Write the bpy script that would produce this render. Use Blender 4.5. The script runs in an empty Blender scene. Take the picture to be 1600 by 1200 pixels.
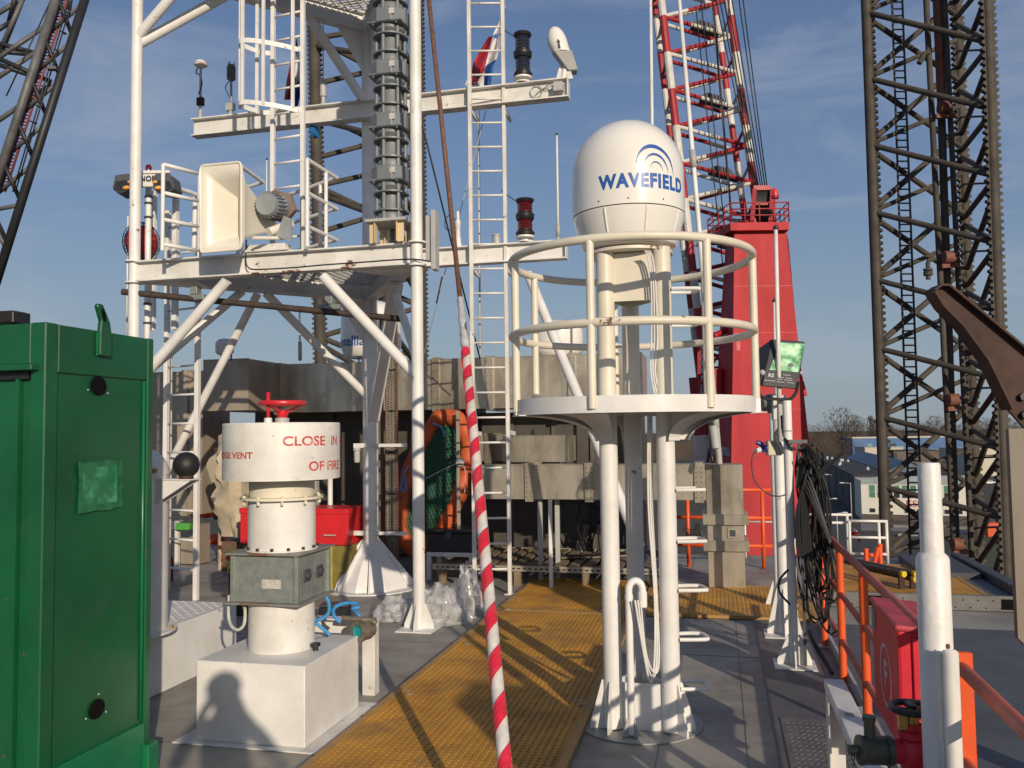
import bpy, bmesh, math, random
from mathutils import Vector, Matrix, noise as mnoise
random.seed(11)
R = math.radians
SC = bpy.context.scene
COL = SC.collection

# ---------------------------------------------------------------- camera
EYE, YAW, PITCH, ROLL, FPX = 2.0, 13.5, 3.2, -0.75, 1340.0
cd = bpy.data.cameras.new('camera')
cam = bpy.data.objects.new('camera', cd)
COL.objects.link(cam)
cd.sensor_width = 36.0
cd.lens = 36.0 * FPX / 1600.0
cd.clip_start, cd.clip_end = 0.05, 6000.0
CAM_ROT = Matrix.Rotation(R(YAW), 3, 'Z') @ Matrix.Rotation(R(90 + PITCH), 3, 'X') @ Matrix.Rotation(R(ROLL), 3, 'Z')
cam.matrix_world = Matrix.Translation((0, 0, EYE)) @ CAM_ROT.to_4x4()
SC.camera = cam
EYEV = Vector((0, 0, EYE))
FWD = Vector((-math.sin(R(YAW)), math.cos(R(YAW)), 0))
RGT = Vector((math.cos(R(YAW)), math.sin(R(YAW)), 0))

# ---------------------------------------------------------------- sky and sun
SUN_EL, SUN_HEAD = 16.5, 33.5          # light travels towards (-sin h, cos h)
L = Vector((-math.sin(R(SUN_HEAD)) * math.cos(R(SUN_EL)), math.cos(R(SUN_HEAD)) * math.cos(R(SUN_EL)), -math.sin(R(SUN_EL))))
sd = bpy.data.lights.new('sun', 'SUN')
sd.energy, sd.angle, sd.color = 3.9, R(0.53), (1.0, 0.85, 0.67)
sun = bpy.data.objects.new('sun', sd)
COL.objects.link(sun)
sun.rotation_euler = L.to_track_quat('-Z', 'Y').to_euler()
wd = bpy.data.worlds.new('World')
SC.world = wd
wd.use_nodes = True
wn, wl = wd.node_tree.nodes, wd.node_tree.links
bgn = wn['Background']
sky = wn.new('ShaderNodeTexSky')
sky.sky_type = 'NISHITA'
sky.sun_disc = False
sky.sun_elevation = R(SUN_EL)
sky.sun_rotation = math.atan2(-L.x, -L.y)
sky.altitude, sky.air_density, sky.dust_density, sky.ozone_density = 0, 1.0, 1.1, 1.5
bgn.inputs['Strength'].default_value = 0.095
# thin cirrus streaks mixed into the sky colour
tcw = wn.new('ShaderNodeTexCoord')
mpw = wn.new('ShaderNodeMapping'); mpw.inputs['Scale'].default_value = (2.2, 2.2, 7.5); mpw.inputs['Rotation'].default_value = (0.25, 0.35, 0.2)
nzw = wn.new('ShaderNodeTexNoise'); nzw.inputs['Scale'].default_value = 1.6; nzw.inputs['Detail'].default_value = 9; nzw.inputs['Roughness'].default_value = 0.62; nzw.inputs['Distortion'].default_value = 0.5
rmw = wn.new('ShaderNodeValToRGB'); rmw.color_ramp.elements[0].position = 0.48; rmw.color_ramp.elements[1].position = 0.80
mxw = wn.new('ShaderNodeMix'); mxw.data_type = 'RGBA'; mxw.blend_type = 'MIX'
mlw = wn.new('ShaderNodeMath'); mlw.operation = 'MULTIPLY'; mlw.inputs[1].default_value = 0.66
wl.new(tcw.outputs['Generated'], mpw.inputs['Vector']); wl.new(mpw.outputs['Vector'], nzw.inputs['Vector'])
wl.new(nzw.outputs['Fac'], rmw.inputs['Fac']); wl.new(rmw.outputs['Color'], mlw.inputs[0]); wl.new(mlw.outputs[0], mxw.inputs['Factor'])
mxw.inputs['B'].default_value = (4.0, 4.5, 5.4, 1)
# winter haze: the low sky greys out towards the horizon
sxw = wn.new('ShaderNodeSeparateXYZ'); wl.new(tcw.outputs['Generated'], sxw.inputs[0])
hrw = wn.new('ShaderNodeMapRange'); hrw.inputs['From Min'].default_value = 0.0; hrw.inputs['From Max'].default_value = 0.42; hrw.inputs['To Min'].default_value = 0.90; hrw.inputs['To Max'].default_value = 0.55
hrw.interpolation_type = 'SMOOTHSTEP'
wl.new(sxw.outputs['Z'], hrw.inputs['Value'])
crw = wn.new('ShaderNodeValToRGB'); crw.color_ramp.elements[0].position = 0.0; crw.color_ramp.elements[0].color = (0.300, 0.358, 0.402, 1)
crw.color_ramp.elements[1].position = 0.55; crw.color_ramp.elements[1].color = (0.085, 0.140, 0.330, 1)
e_ = crw.color_ramp.elements.new(0.10); e_.color = (0.255, 0.340, 0.430, 1)
e_ = crw.color_ramp.elements.new(0.28); e_.color = (0.148, 0.228, 0.410, 1)
wl.new(sxw.outputs['Z'], crw.inputs['Fac'])
scw = wn.new('ShaderNodeVectorMath'); scw.operation = 'SCALE'; scw.inputs['Scale'].default_value = 1 / 0.095; wl.new(crw.outputs['Color'], scw.inputs[0])
mx2 = wn.new('ShaderNodeMix'); mx2.data_type = 'RGBA'; wl.new(hrw.outputs['Result'], mx2.inputs['Factor']); wl.new(sky.outputs['Color'], mx2.inputs['A']); wl.new(scw.outputs[0], mx2.inputs['B'])
wl.new(mx2.outputs['Result'], mxw.inputs['A'])
wl.new(mxw.outputs['Result'], bgn.inputs['Color'])
SC.view_settings.view_transform = 'Standard'
SC.view_settings.look = 'None'
SC.view_settings.exposure = 0.0
SC.view_settings.gamma = 1.0
SC.render.resolution_x, SC.render.resolution_y = 1024, 768
try:
    SC.cycles.use_denoising = True
    SC.cycles.max_bounces = 6
except Exception:
    pass

# ---------------------------------------------------------------- placing helpers (survey of the place from the photograph)
def ray(px, py):
    return CAM_ROT @ Vector(((px - 800.0) / FPX, -(py - 600.0) / FPX, -1.0))
def Q(px, py, d):                       # point seen at a pixel, at a distance d straight ahead over the deck
    r = ray(px, py); return EYEV + r * (d / r.dot(FWD))
def G(px, py, z=0.0):                   # point seen at a pixel on a level plane
    r = ray(px, py); return EYEV + r * ((z - EYE) / r.z)
def PY(px, py, Y):                      # on a plane across the ship
    r = ray(px, py); return EYEV + r * (Y / r.y)
def PX(px, py, X):                      # on a plane along the ship
    r = ray(px, py); return EYEV + r * (X / r.x)
def V(*a): return Vector(a)

# ---------------------------------------------------------------- mesh builder
class MB:
    def __init__(s): s.v, s.f, s.m, s.s = [], [], [], []
    def add(s, vs, fs, mi=0, smooth=False):
        o = len(s.v); s.v += [Vector(v) for v in vs]
        for f in fs: s.f.append([i + o for i in f]); s.m.append(mi); s.s.append(smooth)
        return s
    def box(s, c, size, rz=0.0, mi=0, rot=None):
        c = Vector(c); hx, hy, hz = size[0] / 2, size[1] / 2, size[2] / 2
        M = rot if rot is not None else Matrix.Rotation(rz, 3, 'Z')
        vs = [c + M @ Vector((x * hx, y * hy, z * hz)) for z in (-1, 1) for y in (-1, 1) for x in (-1, 1)]
        return s.add(vs, [(0, 2, 3, 1), (4, 5, 7, 6), (0, 1, 5, 4), (2, 6, 7, 3), (0, 4, 6, 2), (1, 3, 7, 5)], mi)
    def bx(s, x0, x1, y0, y1, z0, z1, mi=0):
        return s.box(((x0 + x1) / 2, (y0 + y1) / 2, (z0 + z1) / 2), (abs(x1 - x0), abs(y1 - y0), abs(z1 - z0)), 0, mi)
    def hexa(s, a, b, mi=0):            # two matching quads, bottom a and top b (ccw from above)
        return s.add(list(a) + list(b), [(3, 2, 1, 0), (4, 5, 6, 7), (0, 1, 5, 4), (1, 2, 6, 5), (2, 3, 7, 6), (3, 0, 4, 7)], mi)
    def bar(s, p, q, w, h, mi=0, up=(0, 0, 1)):   # rectangular bar from p to q
        p, q = Vector(p), Vector(q); d = (q - p); ln = d.length; d.normalize()
        u = Vector(up)
        if abs(u.dot(d)) > 0.95: u = Vector((0, 1, 0))
        x = d.cross(u).normalized(); z = x.cross(d).normalized()
        M = Matrix((x, d, z)).transposed()
        return s.box((p + q) / 2, (w, ln, h), rot=M, mi=mi)
    def tube(s, p, q, r, n=12, r2=None, mi=0, caps=True, smooth=True):
        p, q = Vector(p), Vector(q); d = (q - p).normalized(); r2 = r if r2 is None else r2
        u = d.orthogonal().normalized(); w = d.cross(u)
        vs = []
        for c, rr in ((p, r), (q, r2)):
            for i in range(n):
                a = 2 * math.pi * i / n; vs.append(c + (u * math.cos(a) + w * math.sin(a)) * rr)
        s.add(vs, [(i, (i + 1) % n, n + (i + 1) % n, n + i) for i in range(n)], mi, smooth)
        if caps:
            s.add(vs[:n], [tuple(reversed(range(n)))], mi); s.add(vs[n:], [tuple(range(n))], mi)
        return s
    def path(s, pts, r, n=8, closed=False, mi=0, caps=True):
        pts = [Vector(p) for p in pts]; m = len(pts); vs = []
        prev = None
        for i, p in enumerate(pts):
            a = pts[(i - 1) % m] if (closed or i > 0) else p
            b = pts[(i + 1) % m] if (closed or i < m - 1) else p
            d = (b - a)
            d = d.normalized() if d.length > 1e-9 else Vector((0, 0, 1))
            if prev is None: u = d.orthogonal().normalized()
            else:
                u = prev - d * prev.dot(d)
                u = u.normalized() if u.length > 1e-6 else d.orthogonal().normalized()
            prev = u; w = d.cross(u)
            rr = r[i] if isinstance(r, (list, tuple)) else r
            for k in range(n):
                t = 2 * math.pi * k / n; vs.append(p + (u * math.cos(t) + w * math.sin(t)) * rr)
        fs = []
        for i in range(m if closed else m - 1):
            j = (i + 1) % m
            off = 0
            for k in range(n): fs.append((i * n + k, i * n + (k + 1) % n, j * n + (k + 1) % n, j * n + k))
        s.add(vs, fs, mi, True)
        if caps and not closed:
            s.add(vs[:n], [tuple(reversed(range(n)))], mi); s.add(vs[-n:], [tuple(range(n))], mi)
        return s
    def lathe(s, c, prof, n=32, mi=0, axis=None, sharp=25.0):   # prof: list of (radius, height)
        c = Vector(c)
        if axis is None: u, w, a = V(1, 0, 0), V(0, 1, 0), V(0, 0, 1)
        else:
            a = Vector(axis).normalized(); u = a.orthogonal().normalized(); w = a.cross(u)
        for (r0, h0), (r1, h1) in zip(prof[:-1], prof[1:]):
            vs = [c + (u * math.cos(2 * math.pi * i / n) + w * math.sin(2 * math.pi * i / n)) * r + a * h for r, h in ((max(r0, 1e-5), h0), (max(r1, 1e-5), h1)) for i in range(n)]
            s.add(vs, [(i, (i + 1) % n, n + (i + 1) % n, n + i) for i in range(n)], mi, True)
        return s
    def prism(s, poly, off, mi=0):      # polygon points swept along off
        off = Vector(off); n = len(poly); a = [Vector(p) for p in poly]; b = [p + off for p in a]
        s.add(a + b, [tuple(reversed(range(n))), tuple(range(n, 2 * n))] + [(i, (i + 1) % n, n + (i + 1) % n, n + i) for i in range(n)], mi)
        return s
    def ibeam(s, p, q, w, h, tf=0.016, tw=0.012, up=(0, 0, 1), mi=0):
        p, q = Vector(p), Vector(q); d = (q - p).normalized(); u = Vector(up)
        x = d.cross(u).normalized(); z = x.cross(d).normalized()
        s.bar(p + z * (h - tf) / 2, q + z * (h - tf) / 2, w, tf, mi, up); s.bar(p - z * (h - tf) / 2, q - z * (h - tf) / 2, w, tf, mi, up)
        s.bar(p + d * 0.002, q - d * 0.002, tw, h - 2 * tf, mi, up); return s
    def sphere(s, c, r, n=20, m=12, mi=0, sc=(1, 1, 1)):
        c = Vector(c); vs = []
        for j in range(m + 1):
            ph = math.pi * j / m
            for i in range(n):
                a = 2 * math.pi * i / n
                vs.append(c + Vector((math.sin(ph) * math.cos(a) * r * sc[0], math.sin(ph) * math.sin(a) * r * sc[1], math.cos(ph) * r * sc[2])))
        fs = [(j * n + i, (j + 1) * n + i, (j + 1) * n + (i + 1) % n, j * n + (i + 1) % n) for j in range(m) for i in range(n)]
        return s.add(vs, fs, mi, True)
    def build_each(s, name, mats, parent=None, bevel=0.0, seg=1):   # every loose piece becomes a part of its own
        root = list(range(len(s.v)))
        key = {}
        for i, v in enumerate(s.v):
            k = (round(v.x, 4), round(v.y, 4), round(v.z, 4)); 
            if k in key: root[i] = key[k]
            else: key[k] = i
        def find(i):
            while root[i] != i: root[i] = root[root[i]]; i = root[i]
            return i
        for f in s.f:
            a = find(f[0])
            for i in f[1:]: root[find(i)] = a
        parts = {}
        for fi, f in enumerate(s.f): parts.setdefault(find(f[0]), []).append(fi)
        out = []
        for fl in parts.values():
            m = MB(); mp = {}
            for fi in fl:
                for i in s.f[fi]:
                    if i not in mp: mp[i] = len(m.v); m.v.append(s.v[i].copy())
                m.f.append([mp[i] for i in s.f[fi]]); m.m.append(s.m[fi]); m.s.append(s.s[fi])
            out.append(m.build(name, mats, parent, bevel, seg))
        return out
    def build(s, name, mats, parent=None, bevel=0.0, seg=1):
        me = bpy.data.meshes.new(name)
        org = wloc(parent) if parent else V(0, 0, 0)
        me.from_pydata([tuple(v - org) for v in s.v], [], s.f)
        if not isinstance(mats, (list, tuple)): mats = [mats]
        for m in mats: me.materials.append(m)
        me.polygons.foreach_set('material_index', s.m)
        me.polygons.foreach_set('use_smooth', s.s)
        bm = bmesh.new(); bm.from_mesh(me)
        bmesh.ops.remove_doubles(bm, verts=bm.verts, dist=0.00005)
        bmesh.ops.dissolve_degenerate(bm, edges=bm.edges, dist=0.00001)
        bmesh.ops.recalc_face_normals(bm, faces=bm.faces)
        for e in bm.edges:
            if len(e.link_faces) == 2:
                try:
                    if e.calc_face_angle() > R(34): e.smooth = False
                except Exception: pass
        bm.to_mesh(me); bm.free(); me.update()
        o = bpy.data.objects.new(name, me); COL.objects.link(o)
        if parent: o.parent = parent
        if bevel > 0:
            b = o.modifiers.new('bevel', 'BEVEL'); b.width = bevel; b.segments = seg; b.limit_method = 'ANGLE'; b.angle_limit = R(40)
        return o

def wloc(o):
    v = V(0, 0, 0)
    while o is not None: v = v + Vector(o.location); o = o.parent
    return v
def tag(o, label=None, cat=None, group=None, kind=None):
    if label: o['label'] = label
    if cat: o['category'] = cat
    if group: o['group'] = group
    if kind: o['kind'] = kind
    return o
def thing(name, label, cat, loc=(0, 0, 0), group=None):
    o = bpy.data.objects.new(name, None); o.empty_display_size = 0.1; COL.objects.link(o)
    o.location = loc; return tag(o, label, cat, group)
def copy_tree(o, parent=None):
    c = o.copy(); COL.objects.link(c)
    if parent: c.parent = parent
    for ch in [x for x in list(COL.objects) if x.parent == o]: copy_tree(ch, c)
    return c
def arc(c, u, w, r, a0, a1, n):
    return [Vector(c) + (Vector(u) * math.cos(a0 + (a1 - a0) * i / n) + Vector(w) * math.sin(a0 + (a1 - a0) * i / n)) * r for i in range(n + 1)]
def bez(p0, p1, p2, p3, n=14):
    p0, p1, p2, p3 = map(Vector, (p0, p1, p2, p3)); out = []
    for i in range(n + 1):
        t = i / n; k = 1 - t; out.append(p0 * k ** 3 + p1 * 3 * k * k * t + p2 * 3 * k * t * t + p3 * t ** 3)
    return out
def smoothpath(pts, sub=6):
    pts = [Vector(p) for p in pts]; out = []
    for i in range(len(pts) - 1):
        p0 = pts[max(i - 1, 0)]; p1 = pts[i]; p2 = pts[i + 1]; p3 = pts[min(i + 2, len(pts) - 1)]
        for k in range(sub):
            t = k / sub
            out.append(0.5 * ((2 * p1) + (p2 - p0) * t + (2 * p0 - 5 * p1 + 4 * p2 - p3) * t * t + (3 * p1 - p0 - 3 * p2 + p3) * t ** 3))
    out.append(pts[-1]); return out
_deps = None
def text_mesh(body, size, bold=0.0, spacing=1.0, res=6, shear=0.0):
    cu = bpy.data.curves.new('t', 'FONT'); cu.body = body; cu.size = size; cu.offset = bold; cu.space_character = spacing
    cu.align_x = 'CENTER'; cu.align_y = 'CENTER'; cu.resolution_u = res; cu.shear = shear
    to = bpy.data.objects.new('t', cu); COL.objects.link(to)
    me = bpy.data.meshes.new_from_object(to.evaluated_get(bpy.context.evaluated_depsgraph_get()))
    vs = [Vector(v.co) for v in me.vertices]; fs = [tuple(p.vertices) for p in me.polygons]
    bpy.data.objects.remove(to); bpy.data.curves.remove(cu); bpy.data.meshes.remove(me)
    return vs, fs
def lettering(name, body, mat, parent, mapper, size, bold=0.0, spacing=1.0, sx=1.0, shear=0.0):
    vs, fs = text_mesh(body, size, bold, spacing, shear=shear)
    # split long faces so that the letters can follow a curved surface
    bm = bmesh.new(); bv = [bm.verts.new((v.x * sx, v.y, 0)) for v in vs]
    for f in fs:
        try: bm.faces.new([bv[i] for i in f])
        except Exception: pass
    bmesh.ops.triangulate(bm, faces=bm.faces)
    for _ in range(2):
        es = [e for e in bm.edges if e.calc_length() > size * 0.3]
        if es: bmesh.ops.subdivide_edges(bm, edges=es, cuts=1)
    bmesh.ops.triangulate(bm, faces=bm.faces)
    bm.verts.index_update()
    m = MB(); m.add([mapper(v.co.x, v.co.y) for v in bm.verts], [tuple(v.index for v in f.verts) for f in bm.faces])
    bm.free()
    return m.build(name, mat, parent)
def flat_map(c, u, w):
    c, u, w = Vector(c), Vector(u).normalized(), Vector(w).normalized()
    return lambda x, y: c + u * x + w * y
def on_cyl(c, r, a0, z0):               # letters around an upright cylinder, a0 = bearing of the middle
    c = Vector(c)
    return lambda x, y: V(c.x + r * math.cos(a0 + x / r), c.y + r * math.sin(a0 + x / r), z0 + y)
# ---------------------------------------------------------------- materials
def mat(name, col, rough=0.5, metal=0.0, var=0.12, scale=4.0, col2=None, patch=0.0, bump=0.0, bscale=60.0, rust=0.0, spec=0.5, coat=0.0, rustscale=3.0, streak=False, spots=None, grime=None):
    m = bpy.data.materials.new(name); m.use_nodes = True
    nt = m.node_tree; N, K = nt.nodes, nt.links
    b = N['Principled BSDF']
    b.inputs['Roughness'].default_value = rough; b.inputs['Metallic'].default_value = metal
    b.inputs['Specular IOR Level'].default_value = spec; b.inputs['Coat Weight'].default_value = coat
    tc = N.new('ShaderNodeNewGeometry'); vec = tc.outputs['Position']
    if streak:
        mp = N.new('ShaderNodeMapping'); mp.inputs['Scale'].default_value = (1, 1, 0.22); K.new(vec, mp.inputs['Vector']); vec = mp.outputs['Vector']
    n1 = N.new('ShaderNodeTexNoise'); n1.inputs['Scale'].default_value = scale; n1.inputs['Detail'].default_value = 6; n1.inputs['Roughness'].default_value = 0.6
    K.new(vec, n1.inputs['Vector'])
    mx = N.new('ShaderNodeMix'); mx.data_type = 'RGBA'
    c2 = col2 if col2 else tuple(c * (1 - var * 2) for c in col)
    c1 = col if col2 else tuple(min(1, c * (1 + var * 0.5)) for c in col)
    mx.inputs['A'].default_value = (*c1, 1); mx.inputs['B'].default_value = (*c2, 1)
    mr = N.new('ShaderNodeMapRange'); mr.inputs['From Min'].default_value = 0.35 + patch * 0.1; mr.inputs['From Max'].default_value = 0.75 - patch * 0.12
    K.new(n1.outputs['Fac'], mr.inputs['Value']); K.new(mr.outputs['Result'], mx.inputs['Factor'])
    out = mx.outputs['Result']
    if rust > 0:
        n2 = N.new('ShaderNodeTexNoise'); n2.inputs['Scale'].default_value = rustscale; n2.inputs['Detail'].default_value = 9; n2.inputs['Roughness'].default_value = 0.72
        K.new(tc.outputs['Position'], n2.inputs['Vector'])
        r2 = N.new('ShaderNodeMapRange'); r2.inputs['From Min'].default_value = 0.72 - rust * 0.16; r2.inputs['From Max'].default_value = 0.76 - rust * 0.14
        src = n2.outputs['Fac']
        for (c_, rad_) in (spots or []):
            vd = N.new('ShaderNodeVectorMath'); vd.operation = 'DISTANCE'; vd.inputs[1].default_value = tuple(c_); K.new(tc.outputs['Position'], vd.inputs[0])
            ms = N.new('ShaderNodeMapRange'); ms.inputs['From Min'].default_value = 0; ms.inputs['From Max'].default_value = rad_; ms.inputs['To Min'].default_value = 0.26; ms.inputs['To Max'].default_value = 0.0; K.new(vd.outputs['Value'], ms.inputs['Value'])
            ad = N.new('ShaderNodeMath'); ad.operation = 'ADD'; K.new(src, ad.inputs[0]); K.new(ms.outputs['Result'], ad.inputs[1]); src = ad.outputs[0]
        K.new(src, r2.inputs['Value'])
        m2 = N.new('ShaderNodeMix'); m2.data_type = 'RGBA'; m2.inputs['B'].default_value = (0.16, 0.06, 0.022, 1)
        K.new(r2.outputs['Result'], m2.inputs['Factor']); K.new(out, m2.inputs['A']); out = m2.outputs['Result']
    if grime:
        n4 = N.new('ShaderNodeTexNoise'); n4.inputs['Scale'].default_value = grime[0]; n4.inputs['Detail'].default_value = 10; n4.inputs['Roughness'].default_value = 0.7; n4.inputs['Distortion'].default_value = 0.6
        K.new(tc.outputs['Position'], n4.inputs['Vector'])
        r4 = N.new('ShaderNodeMapRange'); r4.inputs['From Min'].default_value = 0.50; r4.inputs['From Max'].default_value = 0.66; r4.inputs['To Max'].default_value = grime[1]; K.new(n4.outputs['Fac'], r4.inputs['Value'])
        m4 = N.new('ShaderNodeMix'); m4.data_type = 'RGBA'; m4.inputs['B'].default_value = (*grime[2], 1); K.new(r4.outputs['Result'], m4.inputs['Factor']); K.new(out, m4.inputs['A']); out = m4.outputs['Result']
    K.new(out, b.inputs['Base Color'])
    rr = N.new('ShaderNodeMapRange'); rr.inputs['To Min'].default_value = max(0.05, rough - 0.08); rr.inputs['To Max'].default_value = min(1, rough + 0.12)
    K.new(n1.outputs['Fac'], rr.inputs['Value']); K.new(rr.outputs['Result'], b.inputs['Roughness'])
    if bump > 0:
        n3 = N.new('ShaderNodeTexNoise'); n3.inputs['Scale'].default_value = bscale; n3.inputs['Detail'].default_value = 4
        K.new(tc.outputs['Position'], n3.inputs['Vector'])
        bp = N.new('ShaderNodeBump'); bp.inputs['Strength'].default_value = bump; bp.inputs['Distance'].default_value = 0.01
        K.new(n3.outputs['Fac'], bp.inputs['Height']); K.new(bp.outputs['Normal'], b.inputs['Normal'])
    return m
WHITE = mat('white_paint', (0.74, 0.73, 0.70), 0.42, var=0.09, scale=2.5, bump=0.10, bscale=18, rust=0.45, rustscale=6.0, grime=(3.0, .28, (0.50, 0.46, 0.38)))
WHITE2 = mat('worn_white_paint', (0.72, 0.71, 0.67), 0.45, var=0.12, scale=3.0, bump=0.12, bscale=22, rust=0.62, rustscale=9.0, grime=(4.0, .32, (0.46, 0.41, 0.33)), spots=[(PY(x, y, 8.33), r) for x, y, r in ((397, 424, .16), (455, 420, .18), (545, 415, .15), (660, 410, .12), (430, 186, .1), (640, 376, .1))])
CREAM = mat('yellowed_white_paint', (0.69, 0.64, 0.52), 0.42, var=0.08, scale=3.0, bump=0.10, bscale=20, rust=0.35, rustscale=14.0, spots=[(Q(947, 494, 5.16), .15), (Q(1018, 380, 5.72), .12), (Q(865, 598, 5.3), .11), (Q(1065, 495, 5.2), .05)])
GEL = mat('gelcoat', (0.78, 0.76, 0.70), 0.16, var=0.03, scale=2.0, coat=0.4)
GEL2 = mat('old_gelcoat', (0.62, 0.60, 0.55), 0.4, var=0.10, scale=8.0)
BLUE = mat('blue_lettering', (0.02, 0.10, 0.36), 0.4, var=0.02)
REDINK = mat('red_stencil_paint', (0.56, 0.06, 0.065), 0.55, var=0.15, scale=20, grime=(22, .75, (0.66, 0.46, 0.42)))
RED = mat('red_paint', (0.60, 0.02, 0.025), 0.35, var=0.10, scale=4)
REDDARK = mat('fire_red', (0.62, 0.018, 0.035), 0.4, var=0.10, scale=5, bump=0.06, bscale=40)
CRANE = mat('crane_red', (0.47, 0.036, 0.044), 0.6, var=0.14, scale=0.7, streak=True, spec=0.25, rust=0.3, rustscale=1.2)
BOOMRED = mat('boom_red', (0.36, 0.015, 0.022), 0.5, var=0.12, scale=1)
BOOMWHITE = mat('boom_white', (0.64, 0.62, 0.56), 0.5, var=0.15, scale=1.2)
ORANGE = mat('orange_paint', (0.74, 0.10, 0.02), 0.4, var=0.08, scale=5, rust=0.1)
ORPIPE = mat('faded_orange_rail', (0.48, 0.10, 0.06), 0.45, var=0.2, scale=6, rust=0.2)
GREEN = mat('green_container_paint', (0.005, 0.092, 0.032), 0.30, var=0.18, scale=2.2, bump=0.34, bscale=2.6, rust=0.42, rustscale=13, grime=(3.5, .55, (0.022, 0.085, 0.04)))
GREENLT = mat('green_touch_up', (0.008, 0.155, 0.062), 0.26, var=0.12, scale=4)
GREENWORN = mat('scuffed_green', (0.02, 0.15, 0.06), 0.5, col2=(0.006, 0.09, 0.03), scale=14, patch=1.0)
BLACK = mat('black_plastic', (0.018, 0.018, 0.02), 0.4, var=0.2, scale=12)
RUBBER = mat('black_rubber', (0.013, 0.013, 0.014), 0.55, var=0.2, scale=15)
DKGREY = mat('dark_grey_metal', (0.06, 0.065, 0.075), 0.45, var=0.15, scale=8)
GREYP = mat('grey_paint', (0.17, 0.19, 0.20), 0.45, var=0.08, scale=4)
GREYL = mat('light_grey_paint', (0.42, 0.42, 0.40), 0.5, var=0.10, scale=4, rust=0.2)
DECK = mat('grey_deck_paint', (0.34, 0.32, 0.275), 0.55, col2=(0.205, 0.192, 0.165), scale=1.5, patch=0.6, bump=0.12, bscale=25, rust=0.30, rustscale=4, grime=(1.1, .7, (0.11, 0.102, 0.088)))
DECKDK = mat('dark_deck_paint', (0.105, 0.107, 0.112), 0.5, var=0.16, scale=2.0, bump=0.2, bscale=50)
TREAD = mat('tread_plate', (0.13, 0.13, 0.135), 0.42, var=0.18, scale=5, bump=0.3, bscale=70)
GRATE = mat('yellow_grating', (0.58, 0.29, 0.034), 0.55, col2=(0.30, 0.14, 0.026), scale=1.9, patch=0.3, bump=0.15, bscale=90, grime=(2.4, .6, (0.20, 0.115, 0.05)))
GRATEDK = mat('grating_underlay', (0.05, 0.028, 0.010), 0.7, var=0.2, scale=6)
GRATESOLID = mat('yellow_grating_edge', (0.46, 0.25, 0.06), 0.55, col2=(0.30, 0.20, 0.09), scale=5)
GALV = mat('galvanised_steel', (0.30, 0.33, 0.31), 0.42, metal=0.35, col2=(0.20, 0.23, 0.22), scale=16, patch=0.4, bump=0.04)
GALV2 = mat('galvanised_plate', (0.36, 0.39, 0.40), 0.45, metal=0.4, var=0.10, scale=9)
STEEL = mat('stainless_duct', (0.60, 0.54, 0.43), 0.30, metal=0.62, col2=(0.27, 0.23, 0.175), scale=3.2, patch=0.6, streak=True, bump=0.12, bscale=2.2, grime=(2.0, .5, (0.24, 0.20, 0.15)))  # smudges, plus blotches that paint uneven reflections into the steel
STEELBR = mat('brown_duct', (0.42, 0.355, 0.275), 0.45, metal=0.25, col2=(0.25, 0.205, 0.15), scale=2.2, streak=True, bump=0.10, bscale=7)
FRAMEST = mat('duct_frame_steel', (0.42, 0.38, 0.31), 0.4, metal=0.4, var=0.15, scale=6)
TRAY = mat('cable_tray_steel', (0.25, 0.22, 0.18), 0.5, metal=0.3, var=0.15, scale=5)
HOLE = mat('tray_slot', (0.008, 0.008, 0.008), 0.9, var=0.1, spec=0.05)
LEG = mat('leg_steel', (0.072, 0.060, 0.046), 0.75, col2=(0.036, 0.031, 0.026), scale=1.1, patch=0.4, rust=0.35, rustscale=0.9)
LEGDK = mat('dark_leg_steel', (0.06, 0.055, 0.05), 0.7, var=0.2, scale=1.2, rust=0.2, rustscale=1.2)
LEGRED = mat('rust_red_pipe', (0.19, 0.07, 0.045), 0.7, var=0.2, scale=2)
JIB = mat('dark_jib_steel', (0.022, 0.023, 0.026), 0.5, var=0.2, scale=1.5)
JIBGREY = mat('grey_jib_steel', (0.12, 0.12, 0.12), 0.5, var=0.25, scale=1.5)
RUSTY = mat('rusty_steel', (0.060, 0.026, 0.018), 0.75, col2=(0.032, 0.017, 0.013), scale=7, patch=0.3, bump=0.2, bscale=40)
RUSTROD = mat('rusty_rod', (0.17, 0.085, 0.055), 0.7, var=0.25, scale=25)
WIRE = mat('black_wire', (0.02, 0.02, 0.022), 0.5, var=0.1)
TAPE_R = mat('red_warning_tape', (0.66, 0.022, 0.05), 0.45, var=0.16, scale=12, bump=.3, bscale=30, grime=(9, .35, (0.40, 0.10, 0.10)))
TAPE_W = mat('white_warning_tape', (0.66, 0.63, 0.58), 0.45, var=0.14, scale=14, bump=.3, bscale=30, grime=(9, .4, (0.44, 0.41, 0.36)))
RAFT = mat('orange_raft_fabric', (0.50, 0.092, 0.022), 0.6, var=0.22, scale=5, bump=0.5, bscale=14)
NET = mat('green_net', (0.014, 0.09, 0.055), 0.8, col2=(0.05, 0.04, 0.025), scale=7)
NETCORD = mat('green_net_cord', (0.02, 0.15, 0.09), 0.8, var=0.2, scale=20)
HOSE = mat('blue_hose', (0.05, 0.27, 0.58), 0.45, var=0.15, scale=15)
TARP = mat('beige_tarpaulin', (0.44, 0.37, 0.26), 0.75, var=0.14, scale=5, bump=0.35, bscale=12)
YELLOW = mat('yellow_paint', (0.62, 0.44, 0.02), 0.5, var=0.15, scale=7)
BRASS = mat('tarnished_brass', (0.10, 0.115, 0.085), 0.45, metal=0.5, var=0.2, scale=14)
BRASSY = mat('brass', (0.55, 0.36, 0.10), 0.35, metal=0.8, var=0.15, scale=14)
LENSRED = mat('red_lens', (0.10, 0.008, 0.012), 0.15, var=0.1, coat=0.5)
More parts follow.
